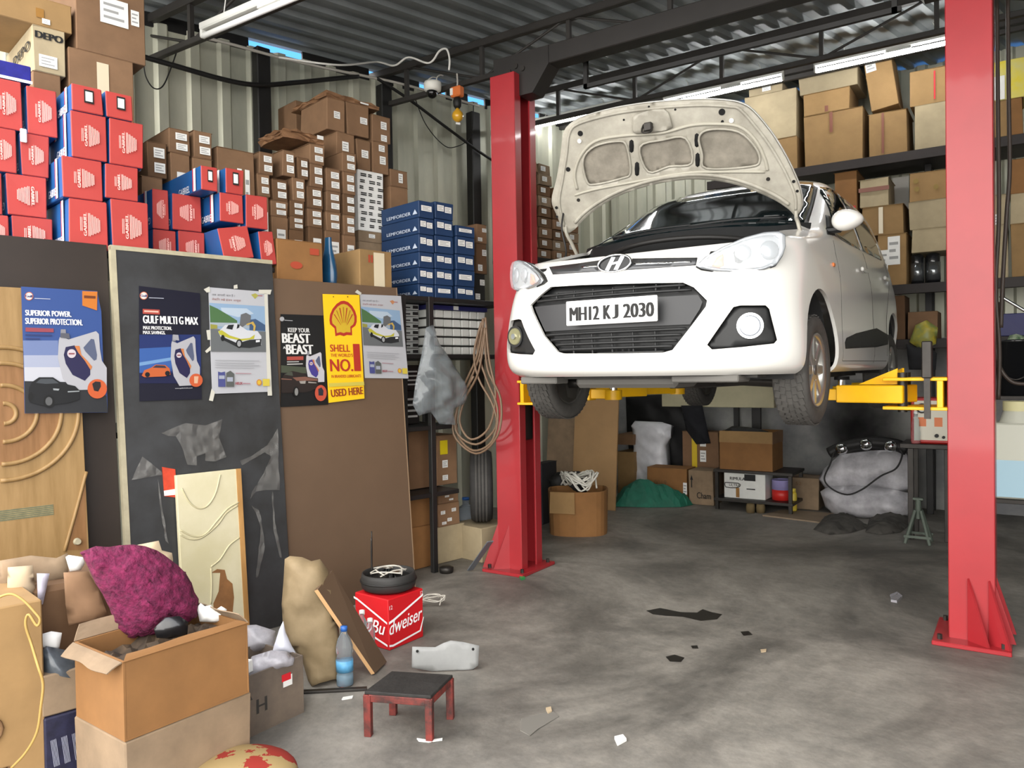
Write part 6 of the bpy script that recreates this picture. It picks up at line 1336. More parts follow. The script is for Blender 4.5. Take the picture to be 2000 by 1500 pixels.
# red stool
NL, NR, FR_, FL_ = fl(720, 1437), fl(840, 1447), fl(880, 1403), fl(769, 1395)
c = (NL + NR + FR_ + FL_) / 4; st = empty('low_stool', c, 'low red painted stool with a grimy black top', 'stool'); SRED = M('worn_red', '83322b', .6, c2='352421', nscale=16)
HS = .172
for P in (NL, NR, FR_, FL_):
    q = P - c; dxn = V((-q.x, -q.y, 0)).normalized(); b = MB(); b.box((q.x, q.y, HS / 2), (.03, .03, HS), Matrix.Rotation(radians(-11) + radians(33.7), 3, 'Z'), .002, 0, .0015); b.build('leg', SRED, st)
C4 = [P - c for P in (NL, NR, FR_, FL_)]
for i in range(4):
    a, d_ = C4[i], C4[(i + 1) % 4]; m_ = (a + d_) / 2; v_ = d_ - a; b = MB(); b.box((m_.x, m_.y, HS - .012), (v_.length + .03, .02, .03), Matrix.Rotation(atan2(v_.y, v_.x), 3, 'Z'), .002, 0, .001); b.build('apron', SRED, st)
b = MB(); b.prism([(q.x * 1.08, q.y * 1.08) for q in C4], .014, Matrix.Translation((0, 0, HS + .002)), bev=.003); b.build('seat', M('grimy_top', '2a2826', .75, noise=.4, nscale=14, bump=.4, bscale=40), st)
# bent grey sheet
gp = [(805, 1263), (850, 1264), (866, 1256), (880, 1251), (905, 1254), (936, 1261), (934, 1300), (922, 1314), (905, 1323), (870, 1316), (804, 1304)]
sh = blob('bent_sheet', M('grey_sheet_metal', '8f908f', .5, noise=.15, nscale=10), gp, 3.82, .006, .004, .03, 0, .2, z0=.003); tag(sh, 'bent grey sheet metal piece propped behind the red stool', 'sheet metal')
for (x, y) in ((815, 1272), (924, 1268)):
    p0 = dep(x, y, 3.80); b = MB(); b.cyl(p0, p0 + (EYE - p0).normalized() * .006, .007, seg=12); b.build('hole', DARK, sh)
# floor bits
def chip(name, mat, px, label, cat, h=.004, group=None):
    P = [fl(*q) for q in px]; b = MB(); z = V((0, 0, h)); n = len(P); b._add([p for p in P] + [p + z + V((R.uniform(-.002, .002), R.uniform(-.002, .002), 0)) for p in P], [tuple(range(n, 2 * n))] + [(i, (i + 1) % n, n + (i + 1) % n, n + i) for i in range(n)]); o = b.build(name, mat); o.location.z = .001; return tag(o, label, cat, group)
chip('paper_strip', PAPER, [(814, 1444), (838, 1447), (864, 1443), (864, 1447), (838, 1451), (818, 1449)], 'narrow white paper strip under the stool leg', 'paper strip')
chip('paper_scrap', PAPER, [(1200, 1444), (1216, 1440), (1224, 1448), (1206, 1458)], 'small white crumpled paper on the open floor', 'paper', .012)
chip('paper_scrap', M('beige_scrap', 'b3a084'), [(1066, 1386), (1076, 1384), (1078, 1392), (1070, 1396)], 'tiny beige scrap near the grey floor patch', 'scrap', .008)
chip('paper_scrap', PAPER, [(670, 1363), (690, 1360), (688, 1365), (668, 1368)], 'thin white scrap on the floor below the water bottle', 'scrap')
chip('paper_scrap', M('beige_scrap', 'b3a084'), [(1486, 1270), (1497, 1269), (1496, 1274), (1487, 1275)], 'tiny pale scrap in the middle of the floor', 'scrap')
chip('plastic_scrap', CLR, [(1738, 1166), (1752, 1160), (1762, 1168), (1752, 1178), (1740, 1176)], 'small clear plastic scrap on the floor beside the red lift post', 'scrap', .015)
chip('cap', M('green_plastic', '2d8f4d', .4), [(1014, 1128), (1022, 1126), (1026, 1131), (1018, 1134)], 'tiny green cap at the foot of the lift post', 'cap', .012)
chip('floor_flap', M('floor_plate', '6f6c66', .8), [(1018, 1405), (1080, 1390), (1092, 1400), (1050, 1425), (1035, 1438), (1016, 1428)], 'flat grey cardboard patch stuck to the floor', 'patch', .003)
OIL = M('oil_stain', '1f1d1b', .35)
for i, px in enumerate(([(1262, 1193), (1290, 1188), (1330, 1196), (1362, 1197), (1372, 1190), (1390, 1196), (1410, 1200), (1400, 1210), (1368, 1213), (1335, 1205), (1300, 1203), (1275, 1200)], [(1300, 1283), (1318, 1279), (1337, 1285), (1330, 1293), (1308, 1292)], [(1446, 1234), (1462, 1233), (1470, 1240), (1452, 1242)], [(1350, 1262), (1362, 1261), (1364, 1267), (1352, 1267)])):
    chip('oil_stain', OIL, px, ['long dark oil stain in the middle of the concrete floor', 'round dark oil spot below the long stain', 'small dark oil drip by the round spot', 'tiny dark oil drip above the round spot'][i], 'stain', .0006)
b = MB()
p0 = fl(842, 1185); 
for k in range(5): b.tube([p0 + V((.07 * cos(k * 1.3 + j), .06 * sin(k * 1.7 + j * 1.2), .02 + .05 * abs(sin(j + k)))) for j in range(5)], .004, 5, 5)
tag(b.build('wire_tangle', GREYW), 'small tangle of grey wire beside the red beer carton', 'wire')
p0 = fl(628, 1352); boxat('floor_strip', (p0.x, p0.y, 0), (.42, .03, .012), LW.phi - .7, GREASE, 'grey flat bar on the floor before the kraft sack', 'bar', .002, .001)
# ---------------------------------------------------------------- by the front lift post
PG = M('grey_clear_plastic', '8b9296', .22, alpha=.55, noise=.45, nscale=14, coat=.4)
ph_ = [(832, 640), (846, 634), (856, 668), (872, 690), (900, 735), (915, 768), (905, 790), (884, 800), (890, 830), (858, 828), (842, 805), (818, 812), (806, 790), (812, 745), (822, 700)]
bag = blob('plastic_bag', PG, ph_, None, .10, .02, .03, .007, .5, frame=LW, y=4.30, wrinkle=.016, ws=16); tag(bag, 'bundle of grey clear plastic bags hanging from the rack', 'bag bundle')
HOSE = M('brown_hose', '6f5a47', .5); b = MB()
pt = [[(944, 622), (932, 680), (950, 740), (972, 800), (962, 860), (925, 880), (895, 850), (893, 800), (915, 750), (938, 690), (944, 625)], [(948, 620), (955, 700), (968, 770), (955, 835), (920, 858), (898, 825), (908, 780), (935, 725), (948, 640)], [(940, 630), (926, 690), (935, 740), (962, 790), (968, 835), (930, 868), (890, 840), (900, 770), (930, 700), (942, 640)],
      [(946, 640), (952, 720), (978, 780), (972, 850), (930, 886), (886, 848), (896, 790), (925, 735)]]
for q in pt: b.tube([G.w(*G.at(x, y, 4.56 + R.uniform(-.02, .02))) for x, y in q], .0085, 7, 5)
tag(b.build('air_hose', HOSE), 'coil of brown air hose hanging beside the front lift post', 'hose')
def tyre(loc, rot, l):
    t = empty('spare_tyre', loc, l, 'tyre'); t.rotation_euler = rot; r = .285
    b = MB(); b.lathe([(.18, -.08), (.22, -.09), (.27, -.085), (r, -.06), (r, .06), (.27, .085), (.22, .09), (.18, .08), (.175, 0), (.18, -.08)], seg=40, axis='x'); b.build('tyre_body', M('old_tyre', '323130', .85, noise=.3, nscale=14), t)
    b = MB()
    for xx in (-.04, -.013, .013, .04): b.lathe([(r + .001, xx - .009), (r + .006, xx - .008), (r + .006, xx + .008), (r + .001, xx + .009)], seg=40, axis='x')
    b.build('tread', RUB, t)
p0 = LW.at(940, 940, 4.57); q0 = LW.w(p0.x, 4.57)
boxat('cardboard_carton', (q0.x, q0.y, 0), (.34, .36, .27), YW, CARD[2], 'low greyish carton under the standing tyre by the lift post'); tyre((q0.x, q0.y, .277 + .294), (0, 0, radians(36)), 'worn tyre standing upright on a low carton by the hose')
p0 = fl(914, 1066); t = empty('water_jar', (p0.x, p0.y - .02, 0), 'clear plastic water jar standing by the front lift post', 'jar')
b = MB(); b.lathe([(0, .003), (.125, .003), (.13, .02), (.13, .12), (.122, .13), (.13, .14), (.13, .26), (.11, .31), (.04, .35), (.028, .36), (.028, .40), (0, .40)], seg=28); b.build('jar_body', M('pet_jar', 'c3cdd6', .1, trans=.7, ior=1.2), t)
b = MB(); b.lathe([(0, .40), (.032, .40), (.032, .42), (0, .422)], seg=16); b.build('jar_cap', M('cap_blue', '2b5ea8'), t)
a, c = fl(918, 1116), dep(958, 1060, 5.45); b = MB(); v = c - a; b.box((a + c) / 2 + V((0, 0, .01)), (v.length, .05, .008), v.to_track_quat('X', 'Z').to_matrix(), .001); tag(b.build('metal_strip', M('dull_aluminium', '7d848c', .4, metal=.5)), 'flat aluminium strip leaning on the foot of the front lift post', 'strip')
p0 = fl(872, 1118); b = MB(); b.lathe([(0, .0), (.05, 0), (.055, .04), (.03, .05), (0, .05)], seg=16); tag(b.build('tin_lid', GREASE, loc=p0), 'small dark tin on the floor near the front lift post', 'tin')
# ================================================================ back of the garage
def c4(x, y): return 1440 + x / 3, 60 + y / 3
def cf(x, y): return 1040 + x / 2.439, 760 + y / 2.4375
SY = 8.1
shelf_rack = empty('steel_shelving', (0, SY, 0), 'tall dark steel shelving across the rear wall full of tan cartons', 'shelving')
x0 = G.at(1380, 330, SY).x; x1 = 1.9
zA = G.at(1700, 306, SY).z; zB = G.at(1800, 553, SY).z
for z, d in ((zA, .8), (zB, .8), (zB - .52, .7)):
    xs = x0 if z > zB - .1 else -1.0
    b = MB(); b.bb((xs, 0, z - .09), (x1, .03, z - .0), .003); b.bb((xs, .03, z - .03), (x1, d, z - .003)); b.build('shelf', M('dark_shelf', '2b2422', .6, noise=.3, nscale=5), shelf_rack)
for x in (x0 + .05, -.78, 1.6):
    for y in (.52, .76):
        if y < .6 and x < -2: continue
        b = MB(); b.bb((x - .03, y, 0), (x + .03, y + .04, zA - .03), .003); b.build('post', BLACKM, shelf_rack)
PT = M('purple_tape', '7a4a3a', .4)
def marks(o, F, w, h, d):
    t = MB()
    for u, v in ((.2, .7), (.22, .42), (.72, .42)): t.disc(F, w * u, h * v, w * .07, .0014, ry=h * .09)
    t.build('printed_mark', M('dim_print', '8a7440', .8), o)
BACK = [  # crop rect, y, depth, mat, label, opts
    ((355, 282, 715, 408), 0, .5, 2, 'flat greyish carton right under the glowing tube, top of its pile', {}),
    ((380, 378, 662, 548), 0, .5, 0, 'tan carton in the middle of the pile under the glowing tube', dict(tape=(.48, .05, .55, .3), tapemat=PT)),
    ((385, 505, 742, 800), 0, .5, 0, 'largest tan carton on the upper shelf beside the bonnet', dict(tape=(.45, .6, .5, .99), tapemat=PT)),
    ((760, 495, 1002, 735), 0, .5, 0, 'tan carton with a dark tape strip on the upper shelf', dict(tape=(.36, .04, .42, .98), tapemat=PT)),
    ((1030, 445, 1260, 695), 0, .5, 2, 'greyish tan carton with a white strap on the upper shelf by the red post', {}),
    ((1008, 245, 1250, 443), 0, .5, 0, 'tan carton on top of the strapped one beside the red post', dict(tape=(.6, .1, .64, .9), tapemat=REDINK)),
    ((40, 395, 350, 640), 0, .5, 2, 'wide grey tan carton half hidden by the raised bonnet edge', {}),
    ((200, 640, 352, 800), 0, .5, 0, 'tan carton low on the upper shelf touching the bonnet edge', {}),
    ((60, 345, 270, 393), 0, .4, 2, 'flat carton with a yellow sticker under the middle tube light', dict(st=[(.42, .3, .66, .9)])),
    ((1490, 420, 1590, 650), 0, .4, 0, 'narrow tan carton behind the hoses of the red post, upper shelf', {}),
    ((1592, 400, 1680, 640), 0, .4, 3, 'orange tan carton at the picture edge on the upper shelf', {}),
]
ib = []
for r, dy, dp, m, l, k in BACK:
    ib.append(item(G, SY + .02 + dy, dp, (*c4(*r[:2]), *c4(*r[2:])), mat=CARD[m], label=l, jit=.008, group='cartons on the upper rear shelf', **k))
resolve(ib, zA)
for i in ib: carton(i)
i = item(G, SY + .02, .45, (*c4(738, 265), *c4(945, 500)), mat=CARD[0], label='tilted tan carton with a white paper leaning over the dark taped one', st=[(.05, .72, .42, .95)], tilt=-.13, group='cartons on the upper rear shelf')
i['z0'] = max(q['z1'] for q in ib if 'dark tape' in q['label']) + .04; i['z1'] = i['z0'] + .52; i['x0'] += .03; i['x1'] -= .03; carton(i)
i = item(G, SY + .02, .4, (*c4(1480, 190), *c4(1690, 410)), mat=M('yellow_print', 'd8c63a', .5, c2='c9c489', nscale=6), label='yellow and white printed pack on the upper shelf beside the red post', name='printed_pack', cat='pack', plain=True); i['z0'] = max(q['z1'] for q in ib if 'narrow tan' in q['label']) + .004
def ypk(o, F, w, h, d):
    t = MB(); t.rect(F, w * .02, h * .02, w * .42, h * .62, .0015); t.build('white_panel', PAPER, o)
i['art'] = ypk; carton(i)
MID = [((560, 805, 720, 1000), 3, 'orange brown carton just above the car roof on the middle shelf', dict(tape=(.1, .62, .9, .7), tapemat=REDINK)), ((708, 880, 893, 1032), 2, 'tan carton with dark cross tape above the rear door', dict(tape='h', tapemat=PT)), ((722, 1040, 980, 1195), 0, 'tan carton with pale vertical tape behind the rear window', dict(tape=(.42, .05, .52, .95), tapemat=CLEARTAPE)),
       ((1002, 840, 1230, 1000), 0, 'tan carton with round printed marks by the red post', dict(art=marks)), ((1000, 1006, 1230, 1165), 2, 'plain tan carton under the one with round marks', {}), ((1015, 1168, 1230, 1300), 2, 'plain tan carton above the black tins', {}), ((820, 1200, 1000, 1345), 0, 'brown carton with white papers taped on behind the car tail', dict(st=[(.1, .3, .35, .7), (.35, .4, .75, .95)])),
       ((1580, 760, 1700, 955), 3, 'orange tan carton beyond the red post on the middle shelf', {}), ((1592, 960, 1700, 1130), 2, 'tan carton beyond the red post under the orange tan one', {}), ((1490, 965, 1585, 1130), 2, 'tan carton right behind the lift hoses on the middle shelf', dict(st=[(.1, .0, .4, .35)])), ((1500, 1140, 1590, 1300), 2, 'pale carton low behind the lift hoses', {}), ((1595, 1135, 1700, 1290), 0, 'tan carton low at the picture edge on the middle shelf', {})]
im = []
for r, m, l, k in MID: im.append(item(G, SY + .04, .45, (*c4(*r[:2]), *c4(*r[2:])), mat=CARD[m], label=l, jit=.008, group='cartons on the middle rear shelf', **k))
tin_z = zB
# black tins carry the cartons by the red post
TINS = [(1012, 1310, 1090, 1485, 'black tin with silver highlights on the middle shelf, inner of two'), (1102, 1302, 1188, 1485, 'black tin with silver highlights on the middle shelf beside the red post')]
tt = 0
for a0, b0, a1, b1, l in TINS:
    p, q = G.at(*c4(a0, b0), SY + .1), G.at(*c4(a1, b1), SY + .1); r = (q.x - p.x) / 2; h = p.z - zB; t = empty('oil_tin', ((p.x + q.x) / 2, SY + .1 + r, zB), l, 'tin', 0, 'black tins by the red post')
    b = MB(); b.lathe([(0, .002), (r, .002), (r, h * .92), (r * .9, h * .96), (r * .6, h), (0, h)], seg=24); b.build('tin_body', M('black_gloss', '1c1d1f', .18, coat=.6), t)
    b = MB(); b.lathe([(r + .002, h * .12), (r + .002, h * .7)], seg=24); b.build('tin_highlight', M('silver_highlight', '8c9092', .2, metal=.8), t); tt = max(tt, zB + h)  # silver band paints a reflection onto the black tin
resolve(im, lambda it: tt if it['label'] == 'plain tan carton above the black tins' or 'low behind' in it['label'] and False else zB)
for it in im: it['z1'] = min(it['z1'], zA - .1); carton(it)
for k, (px0, py0, px1, py1, mt, l) in enumerate(((790, 822, 895, 872, PAPER, 'white item behind the cross taped carton on the middle shelf'), (905, 815, 1010, 1020, M('pale_panel_white', 'b9b6ae', .6), 'tall pale panel standing behind the cartons on the middle shelf'), (1045, 785, 1190, 838, PAPER, 'pale sheet on top of the carton with round marks'))):
    i = item(G, SY + .6, .05, (*c4(px0, py0), *c4(px1, py1)), mat=mt, label=l, plain=True, name='pale_board', cat='board'); i['z0'] = zB + .003; i['z1'] = min(i['z1'], zA - .1); carton(i)
# lower shelf goods behind the car tail
for k, (px0, py0, px1, py1, mt, l) in enumerate(((1745, 560, 1768, 600, CARD[5], 'dark carton on the lower rear shelf behind the car tail'), (1772, 610, 1832, 660, CARD[1], 'brown carton on the lower rear shelf by the red post'), (1952, 555, 2010, 585, M('violet_blue', '26285e'), 'violet blue pack lying on the shelf beyond the red post'))):
    i = item(G, SY + .06, .4, (px0, py0, px1, py1), mat=mt, label=l); i['z0'] = (zB - .52) + .002 if k < 2 else zB - .52 + .002; i['z1'] = max(i['z1'], i['z0'] + .12) if k < 2 else i['z0'] + .2; i['z1'] = min(i['z1'], zB - .1); carton(i)
tag(blob('plastic_bag', M('yellow_print_bag', 'b5a22e', .4, c2='7d8a52', nscale=14), [(1776, 668), (1788, 635), (1810, 625), (1832, 640), (1828, 672), (1800, 684)], None, .06, .06, .03, .006, frame=G, y=8.04), 'yellow and green printed bag hanging beside the car tail', 'bag')
tag(blob('hanging_rag', M('dark_rag', '232427', .9), [(1770, 672), (1790, 678), (1815, 676), (1830, 690), (1828, 722), (1775, 722)], None, .06, .06, .03, .006, frame=G, y=8.03), 'dark rag bundle under the yellow printed bag', 'rag')

# ---- left rear corner: small parcels on a rack
cr = empty('corner_rack', LW.w(0, 5.45, 0), 'dark rack in the corner behind the front lift post with small parcels', 'rack', LW.phi)
xa, xb = LW.at(1020, 420, 5.5).x, LW.at(1100, 420, 5.5).x + .3; zc = LW.at(1060, 505, 5.5).z
for z in (zc,):
    b = MB(); b.bb((xa, 0, z - .035), (xb, .5, z - .002)); b.build('shelf', BLACKM, cr)
for x in (xa + .03, xb - .03):
    b = MB(); b.bb((x - .02, .02, 0), (x + .02, .06, zc - .035)); b.build('post', BLACKM, cr)
sp_ = []
ww = (xb - xa) / 4.5
for r in range(9):
    for k in range(4):
        i = dict(fr=LW, x0=xa + .05 + ww * k * 1.08, x1=xa + .05 + ww * (k * 1.08 + 1), z0=zc + .112 * r + .001, z1=zc + .112 * (r + 1) - .002, y0=5.5 - .0 + R.uniform(0, .03), y1=5.9, mat=CARD[R.choice((1, 5, 4))], jit=.008, plain=True, name='small_parcel', cat='parcel', group='small brown parcels heaped in the corner', label='small brown parcel heaped between the front lift post and the raised bonnet', st=[(.15, .3, .5, .75)])
        if r > 6 and k > 1: continue
        carton(i)

# ---- floor level behind the car
YB = 8.55
def standing(name, px, y, depth, mat, label, cat='carton', fr=G, z0=0.0, st=(), art=None, jit=.006, tape=None, tapemat=TAPE):
    i = item(fr, y, depth, px, mat=mat, label=label, cat=cat, name=name, st=st, art=art, jit=jit); i['z0'] = z0 + .001
    if tape: i['tape'] = tape; i['tapemat'] = tapemat
    return carton(i), i
b = MB(); pa, pb = G.at(1060, 700, 7.3), G.at(1202, 953, 7.3); m = Matrix.Translation((pa.x, 7.3, 0)) @ Matrix.Rotation(radians(-6), 4, 'X')
b.box((0, 0, 0), (1, 1, 1)); b.bm.clear(); w = pb.x - pa.x
b.join(MB().bb((0, 0, .002), (w * .40, .02, 1.65)).bm, m); bd = b.build('board_panel', CARD[4]); bd.name = 'plywood_sheet'; tag(bd, 'narrow dull plywood sheet leaning behind the rear wheel, darker one', 'board')
b = MB(); b.join(MB().bb((w * .40 + .002, -.02, .002), (w, .0, 1.7)).bm, m); tag(b.build('plywood_sheet', M('tan_ply', 'b08c60', .6, noise=.12, nscale=4)), 'tall tan plywood sheet leaning behind the carton full of cables', 'board')
standing('cardboard_carton', (1204, 848, 1238, 880), 8.35, .4, CARD[1], 'brown carton beside the white wrapped pile, upper', z0=.585)
standing('cardboard_carton', (1204, 882, 1240, 930), 8.35, .4, CARD[0], 'brown carton beside the white wrapped pile, lower', z0=.0)[0]
for o in [x for x in bpy.data.objects if x.get('label') == 'brown carton beside the white wrapped pile, lower']: pass
WRAP = M('white_wrap', 'dcdde2', .35, noise=.12, nscale=12, coat=.3)
pw = blob('wrapped_pile', WRAP, [(1234, 830), (1240, 822), (1290, 824), (1311, 830), (1310, 855), (1300, 870), (1304, 915), (1298, 990), (1243, 990), (1240, 925), (1238, 880)], None, .10, .22, .04, .008, .16, frame=G, y=8.5, z0=.002, wrinkle=.010, ws=8); tag(pw, 'pile of sheets wrapped in white plastic on the floor at the rear', 'wrapped pile')
tag(blob('black_sheet', M('black_sheet', '131315', .6, noise=.3), [(1222, 775), (1300, 770), (1345, 780), (1350, 850), (1345, 985), (1300, 985), (1240, 985), (1225, 850)], None, .05, .08, .06, .01, .35, frame=G, y=8.82, z0=.002, wrinkle=.01), 'black sheet hanging behind the white wrapped pile', 'sheet')
tag(blob('hanging_jacket', M('navy_cloth', '17181d', .9), [(1330, 792), (1372, 792), (1384, 850), (1388, 866), (1360, 868), (1340, 840)], None, .05, .03, .03, .008, .4, frame=G, y=8.465, wrinkle=.008), 'dark jacket hanging over the yellow taped carton', 'jacket')
cl_, ci_ = standing('cardboard_carton', (1331, 842, 1405, 914), 8.48, .2, CARD[1], 'brown carton with yellow tape and white labels beside the bench', tape=(.28, .02, .42, .98), tapemat=M('yellow_tape', 'd0b422', .4), st=[(.5, .78, .66, .95), (.5, .55, .66, .72)])
# cream cabinet rail
p, q = G.at(1292, 757, 8.5), G.at(1512, 797, 8.5); b = MB(); b.bb((p.x, 8.5, q.z), (q.x, 8.74, q.z + .27), .006); o = tag(b.build('cream_shelf_box', M('cream_paint', 'b9b394', .6, noise=.15, nscale=4)), 'long cream painted box shelf on the rear wall under the car', 'shelf')
b = MB(); b.bb((p.x + .3, 8.69, 0), (p.x + .42, 8.73, q.z - .002), .004); b.build('support', BLACKM, o); b = MB(); b.bb((q.x - .3, 8.69, 0), (q.x - .2, 8.73, q.z - .002), .004); b.build('support', BLACKM, o)
# green tarp
tp = [fl(*q) for q in ((1203, 974), (1240, 967), (1290, 968), (1335, 975), (1360, 985), (1330, 991), (1270, 992), (1202, 990))]
P2 = [(p.x, min(p.y, 8.06)) for p in tp]; Q, T = fill2d(P2, .05); sg = [(V(P2[i]), V(P2[(i + 1) % len(P2)])) for i in range(len(P2))]
b = MB()
def eds(q): return min((a + (c - a) * max(0, min(1, (q - a).dot(c - a) / (c - a).length_squared)) - q).length for a, c in sg)
mxx = max(eds(q) for q in Q); b._add([V((q[0], q[1], .004 + .26 * (eds(q) / mxx) ** .7 + (R.uniform(-.012, .012) if eds(q) > .01 else 0))) for q in Q], T, False); tag(b.build('green_tarp', M('green_tarp', '1f6a55', .55, noise=.3, nscale=10)), 'green tarpaulin heaped on the floor behind the cable carton', 'tarpaulin')
# cartons behind the tarp
def txt(s, u, v, w_, h_, mt=None, bold=.0):
    def f(o, F, w, h, d): t = MB(); t.text(s, F, w * u, h * v, w * w_, h * h_, .0014, bold=bold); t.build('lettering', mt or M('faded_ink', '6b4f33', .8), o)
    return f
standing('cardboard_carton', (1262, 912, 1343, 966), 8.1, .28, CARD[3], 'open orange brown carton with faded print behind the green tarpaulin', art=txt('0019', .35, .55, .3, .16), st=[(.9, .25, .99, .6)])
def cham(o, F, w, h, d):
    t = MB(); t.text('Cham', F, w * .62, h * .28, w * .55, h * .18, .0014, bold=.001); t.poly(F, [(w * .12, h * .5), (w * .16, h * .5), (w * .16, h * .72), (w * .2, h * .72), (w * .14, h * .86), (w * .08, h * .72), (w * .12, h * .72)], .0014); t.build('lettering', INK, o)
standing('cardboard_carton', (1344, 918, 1394, 980), 8.05, .3, CARD[4], 'dull brown carton printed with an arrow beside the bench leg', art=cham)
# bench with cartons
BY = 7.9; pl, pr = G.at(1393, 916, BY), G.at(1548, 914, BY); zt = pl.z; zl = G.at(1450, 980, BY).z
be = empty('work_bench', ((pl.x + pr.x) / 2, BY + .25, 0), 'low dark steel bench under the car holding a carton and a white sack', 'bench'); bw = pr.x - pl.x
for z in (zt, max(zl, .12)):
    b = MB(); b.bb((-bw / 2, -.25, z - .03), (bw / 2, .25, z), .003); b.build('bench_shelf', GREASE, be)
for sx in (-1, 1):
    for sy in (-1, 1):
        b = MB(); b.box((sx * (bw / 2 - .03), sy * .22, (zt - .03) / 2), (.035, .035, zt - .03), None, .002); b.build('leg', GREASE, be)
i = item(G, BY + .03, .40, (1405, 842, 1509, 916), mat=CARD[3], label='large orange brown open carton on the bench under the car', jit=.005); i['z0'] = zt + .002; w_, d_, h_ = i['x1'] - i['x0'], .4, i['z1'] - i['z0']
o = boxat('open_carton', ((i['x0'] + i['x1']) / 2, BY + .23, zt + .002), (w_, d_, h_), 0, CARD[3], i['label'], openbox=True)
b = MB(); b.box((0, -d_ / 2 - .004, h_ - .055), (w_, .004, .12), Matrix.Rotation(radians(-3), 3, 'X')); b.build('carton_flap', CARD[0], o)
b = MB(); b.box((w_ / 2 + .002, 0, h_ - .06), (.004, d_, .12)); b.build('carton_flap', CARD[1], o)
tag(blob('black_parts_bundle', BLKW, [(1412, 842), (1430, 832), (1460, 834), (1485, 838), (1502, 843), (1490, 850), (1420, 850)], None, .08, .1, .03, .008, frame=G, y=BY + .2), 'black bundle sticking out of the large carton on the bench', 'bundle')
i = item(G, BY + .02, .3, (1411, 921, 1495, 979), mat=M('sack_white', 'd8d9d4', .5, noise=.08, nscale=14), label='white sack of lubricant under the bench top, printed in black', jit=.006, name='printed_sack', cat='sack', plain=True); i['z0'] = max(zl, .12) + .002; i['x0'] = max(i['x0'], pl.x + .055); i['y0'] += .03; i['z1'] = min(i['z1'], zt - .034)
def rim_(o, F, w, h, d):
    t = MB(); t.text('RIMULA', F, w * .34, h * .78, w * .36, h * .12, .0016, bold=.001); t.build('lettering', INK, o); t = MB(); t.text('ULTRA', F, w * .27, h * .52, w * .26, h * .1, .0016); t.build('lettering', INK, o)
    t = MB(); t.rect(F, w * .5, h * .72, w * .76, h * .97, .0014); t.build('black_panel', INK, o)
    t = MB(); t.rect(F, w * .3, h * .05, w * .38, h * .42, .0018); t.build('tan_tape', TAPE, o)
    t = MB(); t.tube([F.p(w * a, h * c, .002) for a, c in ((.04, .6), (.36, .6), (.4, .5), (.3, .42), (.06, .42), (.04, .6))], .004, 5, 2); t.rect(F, w * .55, h * .38, w * .75, h * .42, .0016); t.build('printed_outline', INK, o)
i['art'] = rim_; carton(i)
p, q = G.at(1503, 938, BY + .1), G.at(1541, 981, BY + .1); r = (q.x - p.x) / 2; h = p.z - max(zl, .12); xcan = min((p.x + q.x) / 2, pl.x + bw - r - .01); t = empty('paint_can', (xcan, BY + .1 + r, max(zl, .12) + .002), 'round can, lilac above and red below, on the bench lower shelf', 'can')
b = MB(); b.lathe([(0, 0), (r, 0), (r, h * .52)], seg=28); b.build('red_half', M('can_red', 'c02a24', .4), t)
b = MB(); b.lathe([(r, h * .52), (r, h * .97), (r * 1.03, h * .98), (r * 1.03, h), (r * .9, h), (r * .9, h * .96), (0, h * .96)], seg=28); b.build('lilac_half', M('can_lilac', '9a93c4', .4), t)
for k in range(2):
    c = fl(1463 + 20 * k, 1003); b = MB(); b.lathe([(0, 0), (.04, 0), (.045, .05), (.04, .09), (.035, .09), (.035, .02), (0, .02)], seg=16); tag(b.build('clay_pot', M('dull_brown_pot', '6a5a3c', .8), loc=(c.x, c.y + .05, .001)), f'small brown pot under the bench, {"inner" if k else "outer"} one of the pair', 'pot')
standing('cardboard_carton', (1543, 932, 1600, 998), 8.3, .3, CARD[4], 'dull greyish carton on the floor behind the yellow bottle', art=txt('52', .3, .82, .2, .1))
p = fl(1550, 1000); t = empty('spray_bottle', (p.x, p.y, .014), 'slim yellow bottle standing on the floor plank', 'bottle')
b = MB(); b.lathe([(0, 0), (.032, 0), (.034, .01), (.034, .17), (.025, .19), (0, .19)], seg=18); b.build('bottle_body', M('bottle_yellow', 'c8b23c', .4), t)
b = MB(); b.lathe([(0, .19), (.024, .19), (.024, .225), (0, .23)], seg=16); b.build('cap', M('cap_yellow', 'd9c34a', .4), t)
b = MB(); P = [fl(*q) for q in ((1489, 1008), (1530, 997), (1630, 1005), (1610, 1023))]; b._add(P + [q + V((0, 0, .013)) for q in P], [(4, 5, 6, 7), (0, 1, 5, 4), (1, 2, 6, 5), (2, 3, 7, 6), (3, 0, 4, 7)]); tag(b.build('floor_plank', M('plank_dust', '8f7d68', .7, noise=.2)), 'flat dusty board lying on the floor before the dull carton', 'board')
# sacks with lamp bar
SK = M('grey_sack', 'c9c8cc', .5, c2='9a989c', nscale=6, coat=.15)
tag(blob('rag_sack', SK, [(1602, 960), (1618, 950), (1680, 948), (1740, 955), (1785, 965), (1790, 1000), (1760, 1020), (1640, 1015), (1612, 990)], None, .22, .25, .045, .008, .45, frame=G, y=8.25, z0=.003, wrinkle=.02, ws=7), 'lower pale grey sack of rags on the floor by the red post', 'sack')
tag(blob('rag_sack', SK, [(1598, 935), (1610, 915), (1640, 888), (1700, 880), (1760, 878), (1785, 900), (1792, 950), (1760, 962), (1680, 955), (1615, 958)], None, .18, .22, .045, .008, .45, frame=G, y=8.35, wrinkle=.022, ws=7), 'upper pale grey sack of rags under the lamp bar', 'sack')
lbr = empty('lamp_bar', G.at(1692, 878, 8.2), 'black bar with three round lamps lying on the grey sacks', 'lamp bar')
l0 = lbr.location
